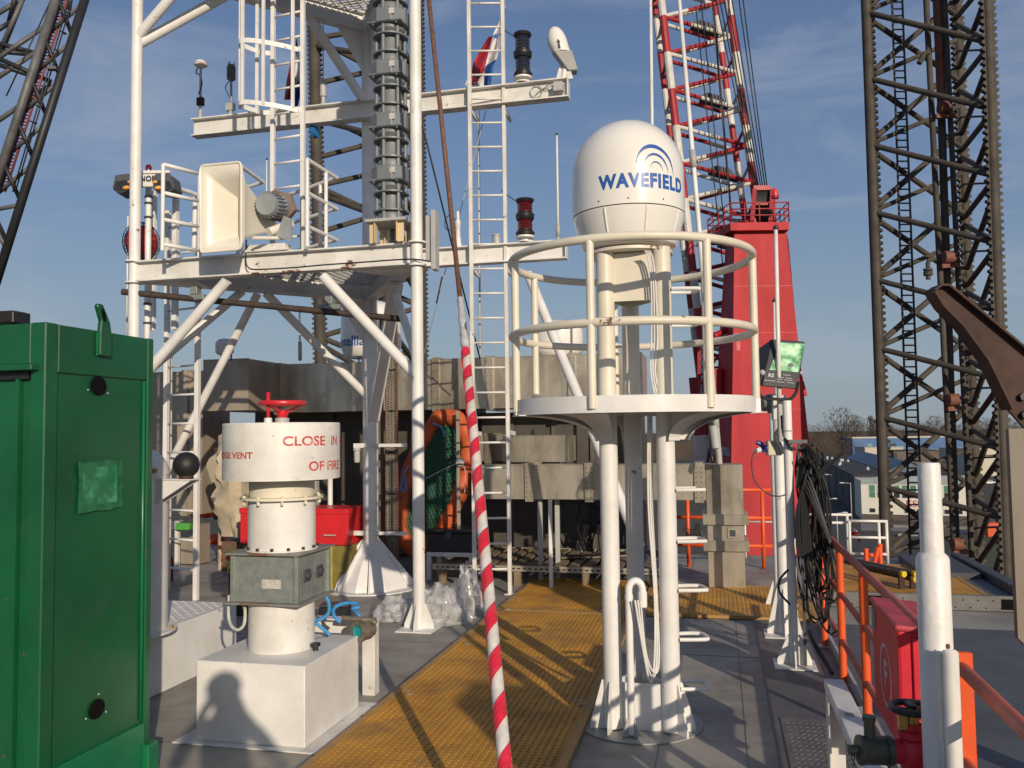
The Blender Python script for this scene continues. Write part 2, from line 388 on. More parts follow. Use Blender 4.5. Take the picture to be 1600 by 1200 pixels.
LENSDK = mat('dark_lens', (0.02, 0.025, 0.04), 0.12, var=0.1, coat=0.5)
WOOD = mat('pallet_wood', (0.22, 0.16, 0.10), 0.75, var=0.2, scale=6, streak=False)
PAPER = mat('label_paper', (0.58, 0.57, 0.52), 0.6, col2=(0.36, 0.35, 0.32), scale=40)
INK = mat('black_ink', (0.03, 0.03, 0.035), 0.6, var=0.1)
FLAGR = mat('flag_red', (0.42, 0.02, 0.03), 0.7, var=0.1)
FLAGW = mat('flag_white', (0.66, 0.65, 0.66), 0.7, var=0.06)
FLAGB = mat('flag_blue', (0.02, 0.10, 0.36), 0.7, var=0.1)
PALE = mat('pale_lettering', (0.62, 0.55, 0.56), 0.6, var=0.3, scale=3)
GLASS = mat('window_glass', (0.05, 0.09, 0.085), 0.08, var=0.2, scale=0.3)
GLASSG = mat('green_window_blind', (0.10, 0.24, 0.17), 0.2, var=0.15, scale=0.4)
def simple(name, col, rough=0.8, **k): return mat(name, col, rough, **k)
def plastic_film():
    m = bpy.data.materials.new('clear_plastic_film'); m.use_nodes = True
    N, K = m.node_tree.nodes, m.node_tree.links
    b = N['Principled BSDF']; b.inputs['Base Color'].default_value = (0.66, 0.66, 0.66, 1); b.inputs['Roughness'].default_value = 0.14
    b.inputs['Coat Weight'].default_value = 0.6; b.inputs['Coat Roughness'].default_value = 0.08
    tr = N.new('ShaderNodeBsdfTransparent'); ms = N.new('ShaderNodeMixShader')
    ge = N.new('ShaderNodeNewGeometry'); nz = N.new('ShaderNodeTexNoise'); nz.inputs['Scale'].default_value = 9; nz.inputs['Detail'].default_value = 5
    K.new(ge.outputs['Position'], nz.inputs['Vector'])
    mr = N.new('ShaderNodeMapRange'); mr.inputs['From Min'].default_value = 0.35; mr.inputs['From Max'].default_value = 0.7; mr.inputs['To Min'].default_value = 0.20; mr.inputs['To Max'].default_value = 0.68
    K.new(nz.outputs['Fac'], mr.inputs['Value']); K.new(mr.outputs['Result'], ms.inputs['Fac'])
    K.new(tr.outputs[0], ms.inputs[1]); K.new(b.outputs[0], ms.inputs[2])
    bp = N.new('ShaderNodeBump'); bp.inputs['Strength'].default_value = 0.6; n2 = N.new('ShaderNodeTexNoise'); n2.inputs['Scale'].default_value = 22; K.new(ge.outputs['Position'], n2.inputs['Vector'])
    K.new(n2.outputs['Fac'], bp.inputs['Height']); K.new(bp.outputs['Normal'], b.inputs['Normal'])
    K.new(ms.outputs[0], N['Material Output'].inputs['Surface'])
    return m
FILM = plastic_film()
# ================================================================= SETTING
GZ = -18.0
DX0, DX1, DY0, DY1 = -13.0, 3.45, -9.0, 14.2
m = MB(); m.bx(DX0, DX1, DY0, DY1, -0.25, 0.0)
for x in (-6.9, -4.6, -0.42, 0.12, 2.2):
    m.bx(x - 0.002, x + 0.002, DY0 + .1, DY1 - .1, 0.0, 0.0025, 1)
for y in (3.2, 5.05, 7.9, 12.0):
    m.bx(DX0 + .1, DX1 - .1, y - 0.002, y + 0.002, 0.0, 0.003, 1)
tag(m.build('deck', [DECK, DECKDK]), kind='structure')
m = MB(); m.bx(DX0 + .05, DX1 - .05, DY0 + .05, DY1 - .05, GZ - 3, -0.252)
tag(m.build('ship_hull', CRANE), kind='structure')
m = MB(); m.bx(0.30, DX1 - 0.12, -8.5, 9.38, 0.001, 0.005)
tag(m.build('dark_walkway_paint', DECKDK), kind='structure')
# tread plate path along the rail
m = MB(); m.bx(0.36, 0.88, 2.0, 6.3, 0.006, 0.012)
for i in range(84):
    for j in range(13):
        x = 0.385 + j * 0.038 + (.019 if i % 2 else 0); y = 3.2 + i * 0.036
        a = R(28) if i % 2 else R(-28)
        m.box((x, y, 0.0137), (0.028, 0.008, 0.0036), a)
tag(m.build('tread_plate_path', TREAD), kind='structure')
# circular doubler plate under the radome tower
def ground_sheet(name, x0, x1, y0, y1, z, mtl, n=1):
    m = MB(); m.add([(x0, y0, z), (x1, y0, z), (x1, y1, z), (x0, y1, z)], [(0, 1, 2, 3)]); return tag(m.build(name, mtl), kind='structure')
SOIL = mat('winter_ground', (0.085, 0.072, 0.048), 0.9, col2=(0.045, 0.045, 0.028), scale=0.03)
GRASS = mat('winter_grass', (0.055, 0.085, 0.022), 0.9, col2=(0.07, 0.07, 0.035), scale=0.12)
ASPH = mat('asphalt', (0.06, 0.057, 0.052), 0.85, var=0.15, scale=0.3)
PAVE = mat('pale_paving', (0.22, 0.21, 0.19), 0.8, var=0.15, scale=0.3)
ground_sheet('ground', -3500, 3500, -600, 5200, GZ, SOIL)
def gq(px, py): return G(px, py, GZ)
def road(name, pts, z, mtl):
    m = MB(); m.add([(p.x, p.y, z) for p in pts], [tuple(range(len(pts)))]); return tag(m.build(name, mtl), kind='structure')
road('quay_road', [gq(1240, 950), gq(1480, 950), gq(1520, 842), gq(1240, 842)], GZ + 0.01, ASPH)
road('side_street', [gq(1262, 842), gq(1352, 842), gq(1330, 800), gq(1262, 735)], GZ + 0.014, ASPH)
road('grass', [gq(1400, 960), gq(1660, 960), gq(1660, 842), gq(1500, 842)], GZ + 0.018, GRASS)
road('pavement', [gq(1345, 829), gq(1530, 834), gq(1530, 822), gq(1345, 818)], GZ + 0.022, PAVE)
# ================================================================= THE WHITE MAST TOWER
LPX, RPX, FY = -6.43, -3.03, 8.42       # the two front posts
CX, CY = -4.46, 10.56                   # the rear column
BT, BH = 3.99, 0.235                    # top and depth of the platform beams
tower = thing('mast_tower', 'tall white tubular mast tower with a triangular platform carrying a grey cable stack', 'mast tower', (RPX, FY, 0))
for x in (LPX, RPX):
    m = MB(); m.tube((x, FY, 0.0), (x, FY, 9.0), 0.0625, 24)
    for z in (BT + 0.004, BT - BH - 0.004):
        m.lathe((x, FY, z), [(0.06, -0.008), (0.105, -0.008), (0.105, 0.008), (0.06, 0.008)], 24)
    m.build('post', WHITE, tower)
# foot of the right-hand post
def foot(parent, x, y, r, w=0.16, h=0.26, mtl=None, name='foot'):
    m = MB(); m.bx(x - w - .03, x + w + .03, y - w - .03, y + w + .03, 0.001, 0.012)
    for k in range(4):
        a = k * math.pi / 2; u = V(math.cos(a), math.sin(a), 0); t = V(-u.y, u.x, 0) * 0.006
        c = V(x, y, 0)
        m.prism([c + u * (r * 0.9) - t + V(0, 0, 0.012), c + u * w - t + V(0, 0, 0.012), c + u * w - t + V(0, 0, 0.05), c + u * (r + 0.01) - t + V(0, 0, h), c + u * (r * .9) - t + V(0, 0, h)], t * 2)
    return m.build(name, mtl or WHITE, parent)
foot(tower, RPX, FY, 0.0625); foot(tower, LPX, FY, 0.0625)
# rear column: square-ish box section with a gusset pyramid
m = MB()
m.tube((CX, CY, 0.02), (CX, CY, 9.0), 0.10, 24)
m.build('rear_column', WHITE, tower)
m = MB()
for a in (R(20), R(110), R(200), R(290), R(65), R(245)):
    u = V(math.cos(a), math.sin(a), 0); t = V(-u.y, u.x, 0) * 0.008; c = V(CX, CY, 0)
    m.prism([c + u * .05 - t + V(0, 0, .015), c + u * .55 - t + V(0, 0, .015), c + u * .55 - t + V(0, 0, .08), c + u * .12 - t + V(0, 0, .62), c + u * .05 - t + V(0, 0, .62)], t * 2)
m.lathe((CX, CY, 0), [(0.62, 0.001), (0.62, 0.014), (0.0, 0.014)], 28)
m.lathe((CX, CY, 0), [(0.50, 0.015), (0.47, 0.10), (0.13, 0.56), (0.10, 0.60)], 8)
m.build('column_base', WHITE, tower)
# platform beams
def plat(zt, dz, w, first):
    zc = zt - dz / 2
    m = MB(); m.ibeam((LPX + .055, FY, zc), (RPX - .055, FY, zc), w, dz); m.build('front_beam', WHITE2 if first else WHITE, tower)
    for x in (LPX, RPX):
        a = V(x, FY, zc); b = V(CX, CY, zc); d = (b - a).normalized()
        m = MB(); m.ibeam(a + d * .11, b - d * .09, w, dz - 0.006); m.build('side_beam', WHITE, tower)
    m = MB()                             # corner plates on the underside, and triangular knee plates at the column
    z = zt - dz - 0.008
    m.prism([(RPX - .05, FY + .08, z), (RPX - .75, FY + .06, z), (RPX - .42, FY + .62, z)], (0, 0, .006))
    m.prism([(LPX + .05, FY + .08, z), (LPX + .75, FY + .06, z), (LPX + .60, FY + .62, z)], (0, 0, .006))
    for x in (LPX, RPX):
        a = V(x, FY, 0); b = V(CX, CY, 0); d = (a - b).normalized(); t = V(-d.y, d.x, 0) * .008
        m.prism([b + d * .09 - t + V(0, 0, z), b + d * .46 - t + V(0, 0, z), b + d * .09 - t + V(0, 0, z - .55)], t * 2)
    m.build_each('knee_plate', WHITE, tower)
plat(BT, BH, 0.15, True); plat(7.65, 0.25, 0.15, False)
# grating floors of the two platforms
def floorgrid(zt, name):
    m = MB(); z = zt - 0.03
    n = 30
    for i in range(1, n):
        t = i / n; y = FY + .1 + (CY - FY - .3) * t
        xa = LPX + (CX - LPX) * (y - FY) / (CY - FY) + .08; xb = RPX + (CX - RPX) * (y - FY) / (CY - FY) - .08
        if xb - xa > .05: m.bx(xa, xb, y - .004, y + .004, z - .02, z)
    for i in range(1, 34):
        x = LPX + .1 + i * .1
        if x > RPX - .1: break
        t = (x - LPX) / (CX - LPX) if x < CX else (RPX - x) / (RPX - CX)
        yb = FY + (CY - FY) * t - .12
        if yb > FY + .15: m.bx(x - .003, x + .003, FY + .1, yb, z - .021, z - .004)
    m.build(name, GREYL, tower)
floorgrid(BT - .002, 'platform_grating'); floorgrid(7.65, 'platform_grating')
# tubular braces
def brace(p, q, r=0.05, mtl=None):
    return MB().tube(p, q, r, 20).build('brace', mtl or WHITE, tower)
zb = BT - BH
brace(PY(355, 438, FY) * 1.0, PY(210, 604, FY), 0.058)
brace(PY(505, 432, FY), (RPX, FY, PY(648, 590, FY).z), 0.056)
def onside(x, t): return V(x + (CX - x) * t, FY + (CY - FY) * t, zb)
p1 = onside(LPX, .42); brace(p1, (LPX, FY, 2.60), 0.05)
p2 = onside(LPX, .52); brace(p2, (CX, CY, 2.45), 0.052)
p3 = onside(RPX, .46); brace(p3, (RPX, FY, 2.75), 0.045)
brace(onside(LPX, .30) + V(0.3, .5, 0), Q(261, 735, 11.2), 0.05)
lq = Q(262, 850, 11.35)
MB().tube((lq.x, lq.y, .002), (lq.x, lq.y, 3.25), .042, 16).build('rear_post', CREAM, tower)
# inclined box legs beside the column (seen below the right side beam)
m = MB(); m.bar(onside(RPX, .38) - V(0, 0, .02), V(CX + .06, CY - .05, 2.2), 0.15, 0.10); m.build('brace', WHITE, tower)
# upper braces
brace((LPX, FY, 6.62), (LPX + .85, FY, 7.42), 0.055)
brace(Q(462, -6, 10.75), (CX - .02, CY - .05, 6.40), 0.062)
brace((LPX, FY + .02, 6.55), onside(LPX, .36) + V(0, 0, 3.68), 0.06)
# junction box on the right post
m = MB(); m.bx(RPX + .09, RPX + .16, FY + .02, FY + .10, 3.80, 4.28); m.bx(RPX + .16, RPX + .21, FY - .02, FY + .12, 3.70, 4.33); m.build('cable_box', GREYL, tower, .006)
# thin cable along the front beam
pts = [PY(385, 375, FY - .09), PY(384, 405, FY - .09), PY(388, 418, FY - .09), PY(402, 421, FY - .09)] + [PY(x, y, FY - .09) for x, y in ((460, 418), (505, 414), (563, 410), (637, 405), (670, 408))]
MB().path(smoothpath(pts, 4), 0.008, 6).build('cable', WIRE, tower)

# ---- cable stack on the platform
sx, sy = PY(612, 380, FY + .02).x, FY + .02
stack = thing('cable_stack', 'stack of grey collars and finned drums on a bolted stand above the platform beam', 'cable stack', (sx, sy, BT))
m = MB(); zs = 4.225
for dx in (-.155, .155):
    for dy in (-.14, .14):
        m.bx(sx + dx - .035, sx + dx + .035, sy + dy - .004, sy + dy + .004, BT + .002, zs - .02); m.bx(sx + dx - .004 - .033 * (1 if dx > 0 else -1), sx + dx + .004 - .033 * (1 if dx > 0 else -1), sy + dy - .04, sy + dy + .04, BT + .002, zs - .02)
STAND = mat('cream_stand', (0.66, 0.52, 0.32), 0.5, var=0.1, rust=0.4, rustscale=8)
m.build_each('stand_leg', STAND, stack)
m = MB(); m.bx(sx - .225, sx + .225, sy - .2, sy + .2, zs - .02, zs + .012); m.build('bolted_plate', GREYL, stack, .004)
m = MB()
for k in range(3):
    for z in range(6): m.bx(sx - .055 + .045 * k, sx - .035 + .045 * k, sy + .1475, sy + .149, 4.02 + z * .032, 4.03 + z * .032, 1)
m.bx(sx - .08, sx + .07, sy + .15, sy + .17, 4.0, 4.2, 0); m.build('cable_tray', [TRAY, HOLE], stack)
drum = None
z = zs + .012; k = 0
while z < 7.25:
    m = MB()
    m.lathe((sx, sy, z), [(.0, 0), (.15, 0), (.15, .05), (.14, .09), (.118, .13), (.118, .32), (.155, .36), (.16, .40), (0, .40)], 28)
    for zz in (.09, .285): m.lathe((sx, sy, z + zz), [(.11, 0), (.188, 0), (.188, .016), (.11, .016)], 28)
    for i in range(6):
        a = R(20 + 60 * i); m.tube((sx + .15 * math.cos(a), sy + .15 * math.sin(a), z), (sx + .15 * math.cos(a), sy + .15 * math.sin(a), z + .41), .021, 12)
    d = m.build('finned_drum', GREYP, stack)
    m = MB()
    oct_ = [V(sx + .215 * math.cos(R(22.5 + 45 * i)), sy + .215 * math.sin(R(22.5 + 45 * i)), z + .405) for i in range(8)]
    m.prism(oct_, (0, 0, .155))
    m.bx(sx - .19, sx + .19, sy - .19, sy + .19, z + .400, z + .418)
    for a in (-.13, .13): m.tube((sx + a, sy - .17, z + .38), (sx + a, sy - .17, z + .43), .012, 6)
    c = m.build('collar', GREYP, stack, .006)
    m = MB(); m.bx(sx + .06, sx + .12, sy - .203, sy - .199, z + .47, z + .53); m.build('tag_plate', PAPER, c)
    z += .565; k += 1

# ---- fog horn
hz = BT
horn = thing('fog_horn', 'cream rectangular fog horn with flared mouth and finned electric motor behind', 'fog horn', (PY(345, 395, FY - .12).x, FY - .12, BT))
A = [Q(313, 259, 8.95), Q(377, 253, 8.85), Q(377, 389, 8.85), Q(313, 395, 8.95)]
ax = (Q(425, 352, 9.55) - (A[0] + A[2]) / 2)
cen = (A[0] + A[2]) / 2
B = [cen + ax * 1.0 + (p - cen) * 0.16 for p in A]
def lerpq(a, b, t): return [p + (q - p) * t for p, q in zip(a, b)]
ring0, N = [], 6
def flare(t): return t ** 0.62
m = MB(); loops = []
for i in range(N + 1):
    t = i / N; s = 1 - flare(t) * .84
    loops.append([cen + ax * t + (p - cen) * s for p in A])
def rnd(loop, r=.16):                    # rounded corners
    out = []
    for i in range(4):
        p0, p1, p2 = loop[i - 1], loop[i], loop[(i + 1) % 4]
        a = p1 + (p0 - p1) * r * .5; b = p1 + (p2 - p1) * r * .5
        for t in (0, .33, .67, 1): out.append(a * (1 - t) ** 2 + p1 * 2 * t * (1 - t) + b * t * t)
    return out
vs = []
for l in loops: vs += rnd(l)
n = 16
m.add(vs, [(i * n + k, i * n + (k + 1) % n, (i + 1) * n + (k + 1) % n, (i + 1) * n + k) for i in range(N) for k in range(n)], 0, True)
hb = m.build('flared_horn', mat('cream_gelcoat', (0.74, 0.70, 0.60), .35, var=.04), horn)
sol = hb.modifiers.new('thick', 'SOLIDIFY'); sol.thickness = .018; sol.offset = 0
m = MB(); m.path(rnd(A), .014, 8, closed=True); m.build('mouth_rim', hb.data.materials[0], horn)
mc = Q(432, 322, 9.35)
md = (Q(408, 318, 8.95) - mc).normalized()
m = MB(); m.lathe(mc, [(0, .30), (.11, .30), (.125, .27), (.125, .05), (.14, .03), (.14, -.05), (0, -.05)], 24, axis=md)
u = md.orthogonal().normalized(); w = md.cross(u)
for i in range(22):
    a = 2 * math.pi * i / 22; r = u * math.cos(a) + w * math.sin(a)
    m.bar(mc + r * .132 + md * .04, mc + r * .132 + md * .26, .006, .024, up=tuple(r))
m.build('motor', GALV2, horn)
m = MB(); m.lathe(mc, [(0, -.05), (.19, -.05), (.19, -.16), (0, -.16)], 6, axis=md); m.build('blower_case', mat('rusty_case', (0.20, 0.10, 0.07), .6, col2=(.24, .24, .23), scale=3, patch=.6), horn, .01)
m = MB(); b0 = V(mc.x, mc.y + .05, BT)
m.bx(b0.x - .33, b0.x + .22, FY - .10, FY + .10, BT + .002, BT + .03); m.bx(b0.x - .30, b0.x + .18, FY - .075, FY + .075, BT + .03, BT + .085)
m.build('mounting_base', WHITE2, horn, .004)
m = MB(); m.prism([PY(431, 369, FY - .08), PY(456, 378, FY - .08), PY(456, 342, FY - .08), PY(443, 337, FY - .08)], (0, .012, 0)); m.build('bracket_plate', GALV2, horn)
m = MB(); m.tube(Q(420, 363, 9.2), Q(455, 350, 9.4), .05, 16); m.tube(Q(395, 372, 9.0), Q(452, 372, 9.3), .02, 8); m.build('throat_pipe', hb.data.materials[0], horn)

# ---- platform railings
def railing(label, pts, zb, zrails, posts, r=.022, mtl=None, cat='railing', name='platform_railing', group=None, rr=None):
    mtl = mtl or WHITE
    t = thing(name, label, cat, (pts[0][0], pts[0][1], zb), group)
    for z in zrails:
        MB().path([(p[0], p[1], z) for p in pts], rr or r, 10).build('rail', mtl, t)
    for p in posts: MB().tube((p[0], p[1], zb), (p[0], p[1], zrails[0]), r, 12).build('post', mtl, t)
    return t
zr = [4.93, 4.57, 4.21]
a = Q(480, 243, 9.0); b = Q(526, 272, 9.66); c = Q(440, 306, 10.45); pm = a + (b - a) * .62
railing('white tubular platform railing right of the caged ladder', [a, b, c], BT, zr, [a, pm, b + (c - b) * .28, b + (c - b) * .5])
a2 = Q(255, 253, 9.1); b2 = Q(312, 267, 9.45); b3 = Q(411, 279, 9.8); c3 = Q(372, 292, 10.1); 
railing('white tubular platform railing left of the fog horn', [a2, b2], BT, [4.93, 4.62, 4.33, 4.06], [a2, b2])
railing('short white platform railing looping behind the fog horn', [Q(377, 256, 9.2), b3, c3], BT, [4.93, 4.5], [Q(377, 256, 9.2), c3], name='platform_railing')

# ---- ladders
def ladder(label, p, side, z0, z1, step, w=.022, rr=.014, mtl=None, cage=None, name='ladder', first=None, q=None):
    """p, q: feet of the two stringers"""
    mtl = mtl or WHITE
    t = thing(name, label, 'ladder', (p[0], p[1], z0))
    for s in (p, q): MB().bx(s[0] - w, s[0] + w, s[1] - w * 1.3, s[1] + w * 1.3, z0, z1).build('stringer', mtl, t, .004)
    z = z0 + (first or step)
    while z < z1 - .05:
        MB().tube((p[0], p[1], z), (q[0], q[1], z), rr, 8).build('rung', mtl, t); z += step
    return t
# tall free ladder in front of the antenna beams
lf = [Q(742, 925, 10.7), Q(797, 925, 10.7)]
tl = ladder('tall rust-speckled white ladder standing free from deck past both antenna beams', lf[0], 0, 0, 9.0, .312, mtl=WHITE2, q=lf[1])
for zz in (4.05, 6.1, 2.0):
    for s in lf: MB().bar((s.x, s.y, zz), (s.x, s.y + .35, zz - .02), .03, .05).build('bracket', WHITE2, tl)
for s in lf: MB().bx(s.x - .06, s.x + .06, s.y - .05, s.y + .05, .001, .012).build('foot', WHITE2, tl)
# access ladder below the platform
la = [Q(257, 938, 10.9), Q(306, 938, 10.6)]
ladder('white access ladder rising from deck to tower platform beside the float vent', la[0], 0, 0, 4.9, .36, q=la[1], w=.026)
# caged ladder above the platform
lc = [Q(426, 330, 9.9), Q(473, 330, 9.75)]
cl = ladder('caged white ladder climbing from the platform to the upper deck', lc[0], 0, BT, 8.4, .295, q=lc[1], w=.022)
mid = (lc[0] + lc[1]) / 2; u = (lc[1] - lc[0]).normalized(); w_ = V(-u.y, u.x, 0)
if w_.y > 0: w_ = -w_
w_ = (w_ - u * .75).normalized()
def hoop(z):
    m = MB(); pts = [V(lc[0].x, lc[0].y, z)] + [V(lc[0].x, lc[0].y, z) + u * .18 + (-u * math.cos(t) * .26 + w_ * math.sin(t) * .50) for t in [R(8 + 164 * i / 18) for i in range(19)]] + [V(lc[1].x, lc[1].y, z)]
    for i in range(len(pts) - 1): m.bar(pts[i], pts[i + 1], .008, .055)
    return m.build('cage_hoop', WHITE, cl)
for z in (5.78, 6.5, 7.2, 7.9): hoop(z)
for t in (15, 52, 90, 128, 165):
    p = lc[0] + u * .18 + (-u * math.cos(R(t)) * .26 + w_ * math.sin(R(t)) * .50)
    MB().bx(p.x - .018, p.x + .018, p.y - .012, p.y + .012, 5.76, 8.4).build('cage_bar', WHITE, cl)

# ---- the two antenna beams
UBY = CY - .11 - .05
p, q = PY(303, 201, UBY), PY(889, 139, UBY)
zc = (p.z + q.z) / 2
ub = thing('antenna_beam', 'upper white crossbeam of the mast carrying antennas and flags', 'antenna beam', (p.x, UBY, zc))
MB().ibeam((p.x, UBY, zc), (q.x, UBY, zc), .16, .245).build('girder', WHITE2, ub)
m = MB(); m.bx(q.x - .012, q.x, UBY - .075, UBY + .075, zc - .1, zc + .1); m.build('end_plate', WHITE, ub)
bxp = PY(872, 136, UBY - .1); m = MB(); m.bx(bxp.x - .06, bxp.x + .06, UBY - .14, UBY - .02, bxp.z - .06, bxp.z + .06); m.build('junction_box', GREYL, ub, .008)
lp = PY(838, 143, UBY - .03); m = MB(); m.path(arc(lp, (1, 0, 0), (0, 0, 1), .075, 0, 2 * math.pi, 24)[:-1], .007, 6, closed=True); m.path(bez(lp + V(.07, 0, 0), lp + V(.2, -.05, .12), lp + V(.2, -.05, 0), bxp, 10), .007, 6); m.path(bez(lp + V(-.03, 0, -.06), lp + V(.1, -.03, .06), lp + V(.15, -.03, .03), bxp, 10), .006, 6); m.build('cable_loop', GREYL, ub)
UTOP = zc + .1225
p, q2 = PY(660, 418, UBY), PY(886, 392, UBY)
zl = PY(886, 390, UBY).z
lb = thing('antenna_beam', 'lower white crossbeam of the mast behind the tall ladder', 'antenna beam', (CX, UBY, zl))
MB().ibeam((CX - 1.0, UBY, zl), (q2.x, UBY, zl), .16, .235).build('girder', WHITE, lb)
m = MB(); m.bx(q2.x - .012, q2.x, UBY - .075, UBY + .075, zl - .1, zl + .1); m.build('end_plate', WHITE, lb)
LTOP = zl + .1175
bx2 = PY(776, 385, UBY); m = MB(); m.lathe((bx2.x, UBY, LTOP), [(.05, 0), (.05, .11), (.058, .115), (.058, .13), (0, .13)], 16); m.build('cap_fitting', GREYL, lb)
# long inclined brace carrying the lower beam
br = thing('inclined_strut', 'long white tubular strut leaning from lower crossbeam end down behind the radome tower', 'strut', Q(985, 800, 9.4))
MB().tube(PY(825, 428, UBY), Q(1000, 855, 9.0), .058, 20).build('tube', WHITE, br)
# rusty pole clamped under the platform
bp = thing('pole', 'long dark rusty pole clamped under the tower platform', 'pole', Q(192, 456, 9.9))
MB().tube(Q(191, 456, 9.7), Q(632, 499, 9.6), .036, 14).build('bar', mat('dark_rusty_bar', (.055, .038, .030), .7, var=.3, scale=12), bp)
for x, y in ((305, 455), (515, 470)):
    c = Q(x, y + 6, 9.68); m = MB(); m.bx(c.x - .13, c.x + .13, c.y - .04, c.y + .04, c.z - .06, c.z + .0); m.bx(c.x - .04, c.x + .05, c.y - .05, c.y + .05, c.z, c.z + .10); m.build_each('clamp', GALV, bp, .006)
# perforated cable trays behind the column
def tray(label, px, y0, y1, d, w):
    a = Q(px, y0, d); b = Q(px, y1, d)
    t = thing('cable_tray', label, 'cable tray', (b.x, b.y, min(a.z, b.z)))
    m = MB(); m.bx(b.x - w / 2, b.x + w / 2, b.y, b.y + .03, b.z, a.z)
    for s in (-1, 1): m.bx(b.x + s * w / 2 - .004, b.x + s * w / 2 + .004, b.y - .03, b.y + .03, b.z, a.z, 1)
    m.build('tray', [TRAY, RUSTROD], t)
    m = MB(); n = int((a.z - b.z) / .034)
    for k in (-1, 0, 1):
        for i in range(n):
            m.box((b.x + k * w * .28, b.y - .001, b.z + .02 + i * .034 + (.012 if k else 0)), (w * .16, .003, .010), rot=Matrix.Rotation(R(14) * k, 3, 'Y'))
    m.build('slots', HOLE, t)
    m = MB()
    for i in range(5): z = b.z + .35 + i * .55; m.bx(b.x - w * .36, b.x + w * .36, b.y - .006, b.y, z, z + .02)
    m.build_each('cable_tie', BLACK, t)
    return t
tray('brown perforated cable tray standing right of the rear column', 613, 480, 880, 11.45, .155)
tray('narrow brown perforated cable tray tight against the rear column', 594, 500, 880, 11.75, .09)
# cross bars on the column that carry the trays
for i, py in enumerate((696, 833)):
    c = Q(590, py, 11.2); t = thing('cross_bar', ['white cross bar with hanging lamp on the rear column', 'plain white cross bar low on the rear column'][i], 'bracket', (c.x, c.y, c.z))
    m = MB(); m.bx(c.x - .30, c.x + .40, c.y - .02, c.y + .02, c.z - .022, c.z + .022); m.bx(c.x - .32, c.x - .18, c.y - .05, c.y + .0, c.z - .03, c.z + .03); m.build('bar', WHITE2, t, .004)
    if i == 0:
        m = MB(); m.lathe((c.x - .28, c.y - .02, c.z - .22), [(0, 0), (.03, 0), (.04, .03), (.04, .15), (.05, .16), (.05, .19), (0, .19)], 14); m.build('lamp', GREYL, t)
# ================================================================= RADOME TOWER
TC = C0 = EYEV + RGT * ((988 - 800) / FPX * 6.0) + FWD * 6.0; TC.z = 0
def tp(dx, dd): p = TC + RGT * dx + FWD * dd; return V(p.x, p.y, 0)
PL, PR, PB = tp(-.190, -.13), tp(.185, -.22), tp(.02, .17)
rt = thing('radome_tower', 'round white railed platform on three pillars carrying the lettered radome', 'platform tower', TC)
PZ = 2.235; PR_ = .835
for pnt, zt in ((PL, 3.24), (PR, 3.24), (PB, 3.24)):
    m = MB(); m.tube(pnt + V(0, 0, .02), pnt + V(0, 0, PZ - .11), .062, 28); m.build('pillar', WHITE, rt)
    m = MB(); m.tube(pnt + V(0, 0, PZ + .002), pnt + V(0, 0, zt), .062, 28); m.build('upper_pillar', CREAM, rt)
m = MB()
m.lathe((TC.x, TC.y, 0), [(0, PZ - .02), (PR_, PZ - .02), (PR_, PZ - .125), (PR_ - .012, PZ - .125), (PR_ - .012, PZ - .03), (0, PZ - .03)], 72)
m.build('platform_floor', WHITE, rt)
# curved brackets under the floor
def knee(pnt, ang, reach, drop=.36, parent=rt, x0=.078):
    u = RGT * math.cos(ang) + FWD * math.sin(ang); t = V(-u.y, u.x, 0) * .006
    pts = [pnt + u * .05 + V(0, 0, PZ - .032), pnt + u * reach + V(0, 0, PZ - .032), pnt + u * reach + V(0, 0, PZ - .124)]
    for i in range(1, 12):
        a = i / 12 * math.pi / 2
        pts.append(pnt + u * (x0 + (reach - x0) * (1 - math.sin(a))) + V(0, 0, PZ - .124 - (drop - .124) * (1 - math.cos(a))))
    pts += [pnt + u * x0 + V(0, 0, PZ - drop), pnt + u * .05 + V(0, 0, PZ - drop)]
    m = MB(); m.prism([p - t for p in pts], t * 2)
    for i in range(2, len(pts) - 2):                    # flange strip along the curved edge
        a, b = pts[i], pts[i + 1]; m.hexa([q + t.normalized() * s_ * (.055 + .13 * ((q - pnt).dot(u) - .075) / reach) - V(0, 0, .006) for q, s_ in ((a, -1), (a, 1), (b, 1), (b, -1))], [q + t.normalized() * s_ * (.055 + .13 * ((q - pnt).dot(u) - .075) / reach) for q, s_ in ((a, -1), (a, 1), (b, 1), (b, -1))])
    m.build('curved_bracket', WHITE, parent)
knee(PL, R(187), .635, .30); knee(PL, R(245), .50, .30); knee(PR, R(-2), .64, .30, x0=.15); knee(PR, R(-52), .5, .30); knee(PB, R(90), .55, .30)
# collar box at the top
m = MB()
for a, b in ((PL, PR), (PR, PB), (PB, PL)):
    d = (b - a).normalized(); m.bar(a + d * .05 + V(0, 0, 3.05), b - d * .05 + V(0, 0, 3.05), .012, .33)
m.build('collar_plate', CREAM, rt)
m = MB(); m.lathe((TC.x, TC.y, 0), [(0, 3.225), (.30, 3.225), (.30, 3.245), (0, 3.245)], 40); m.build('top_flange', CREAM, rt)
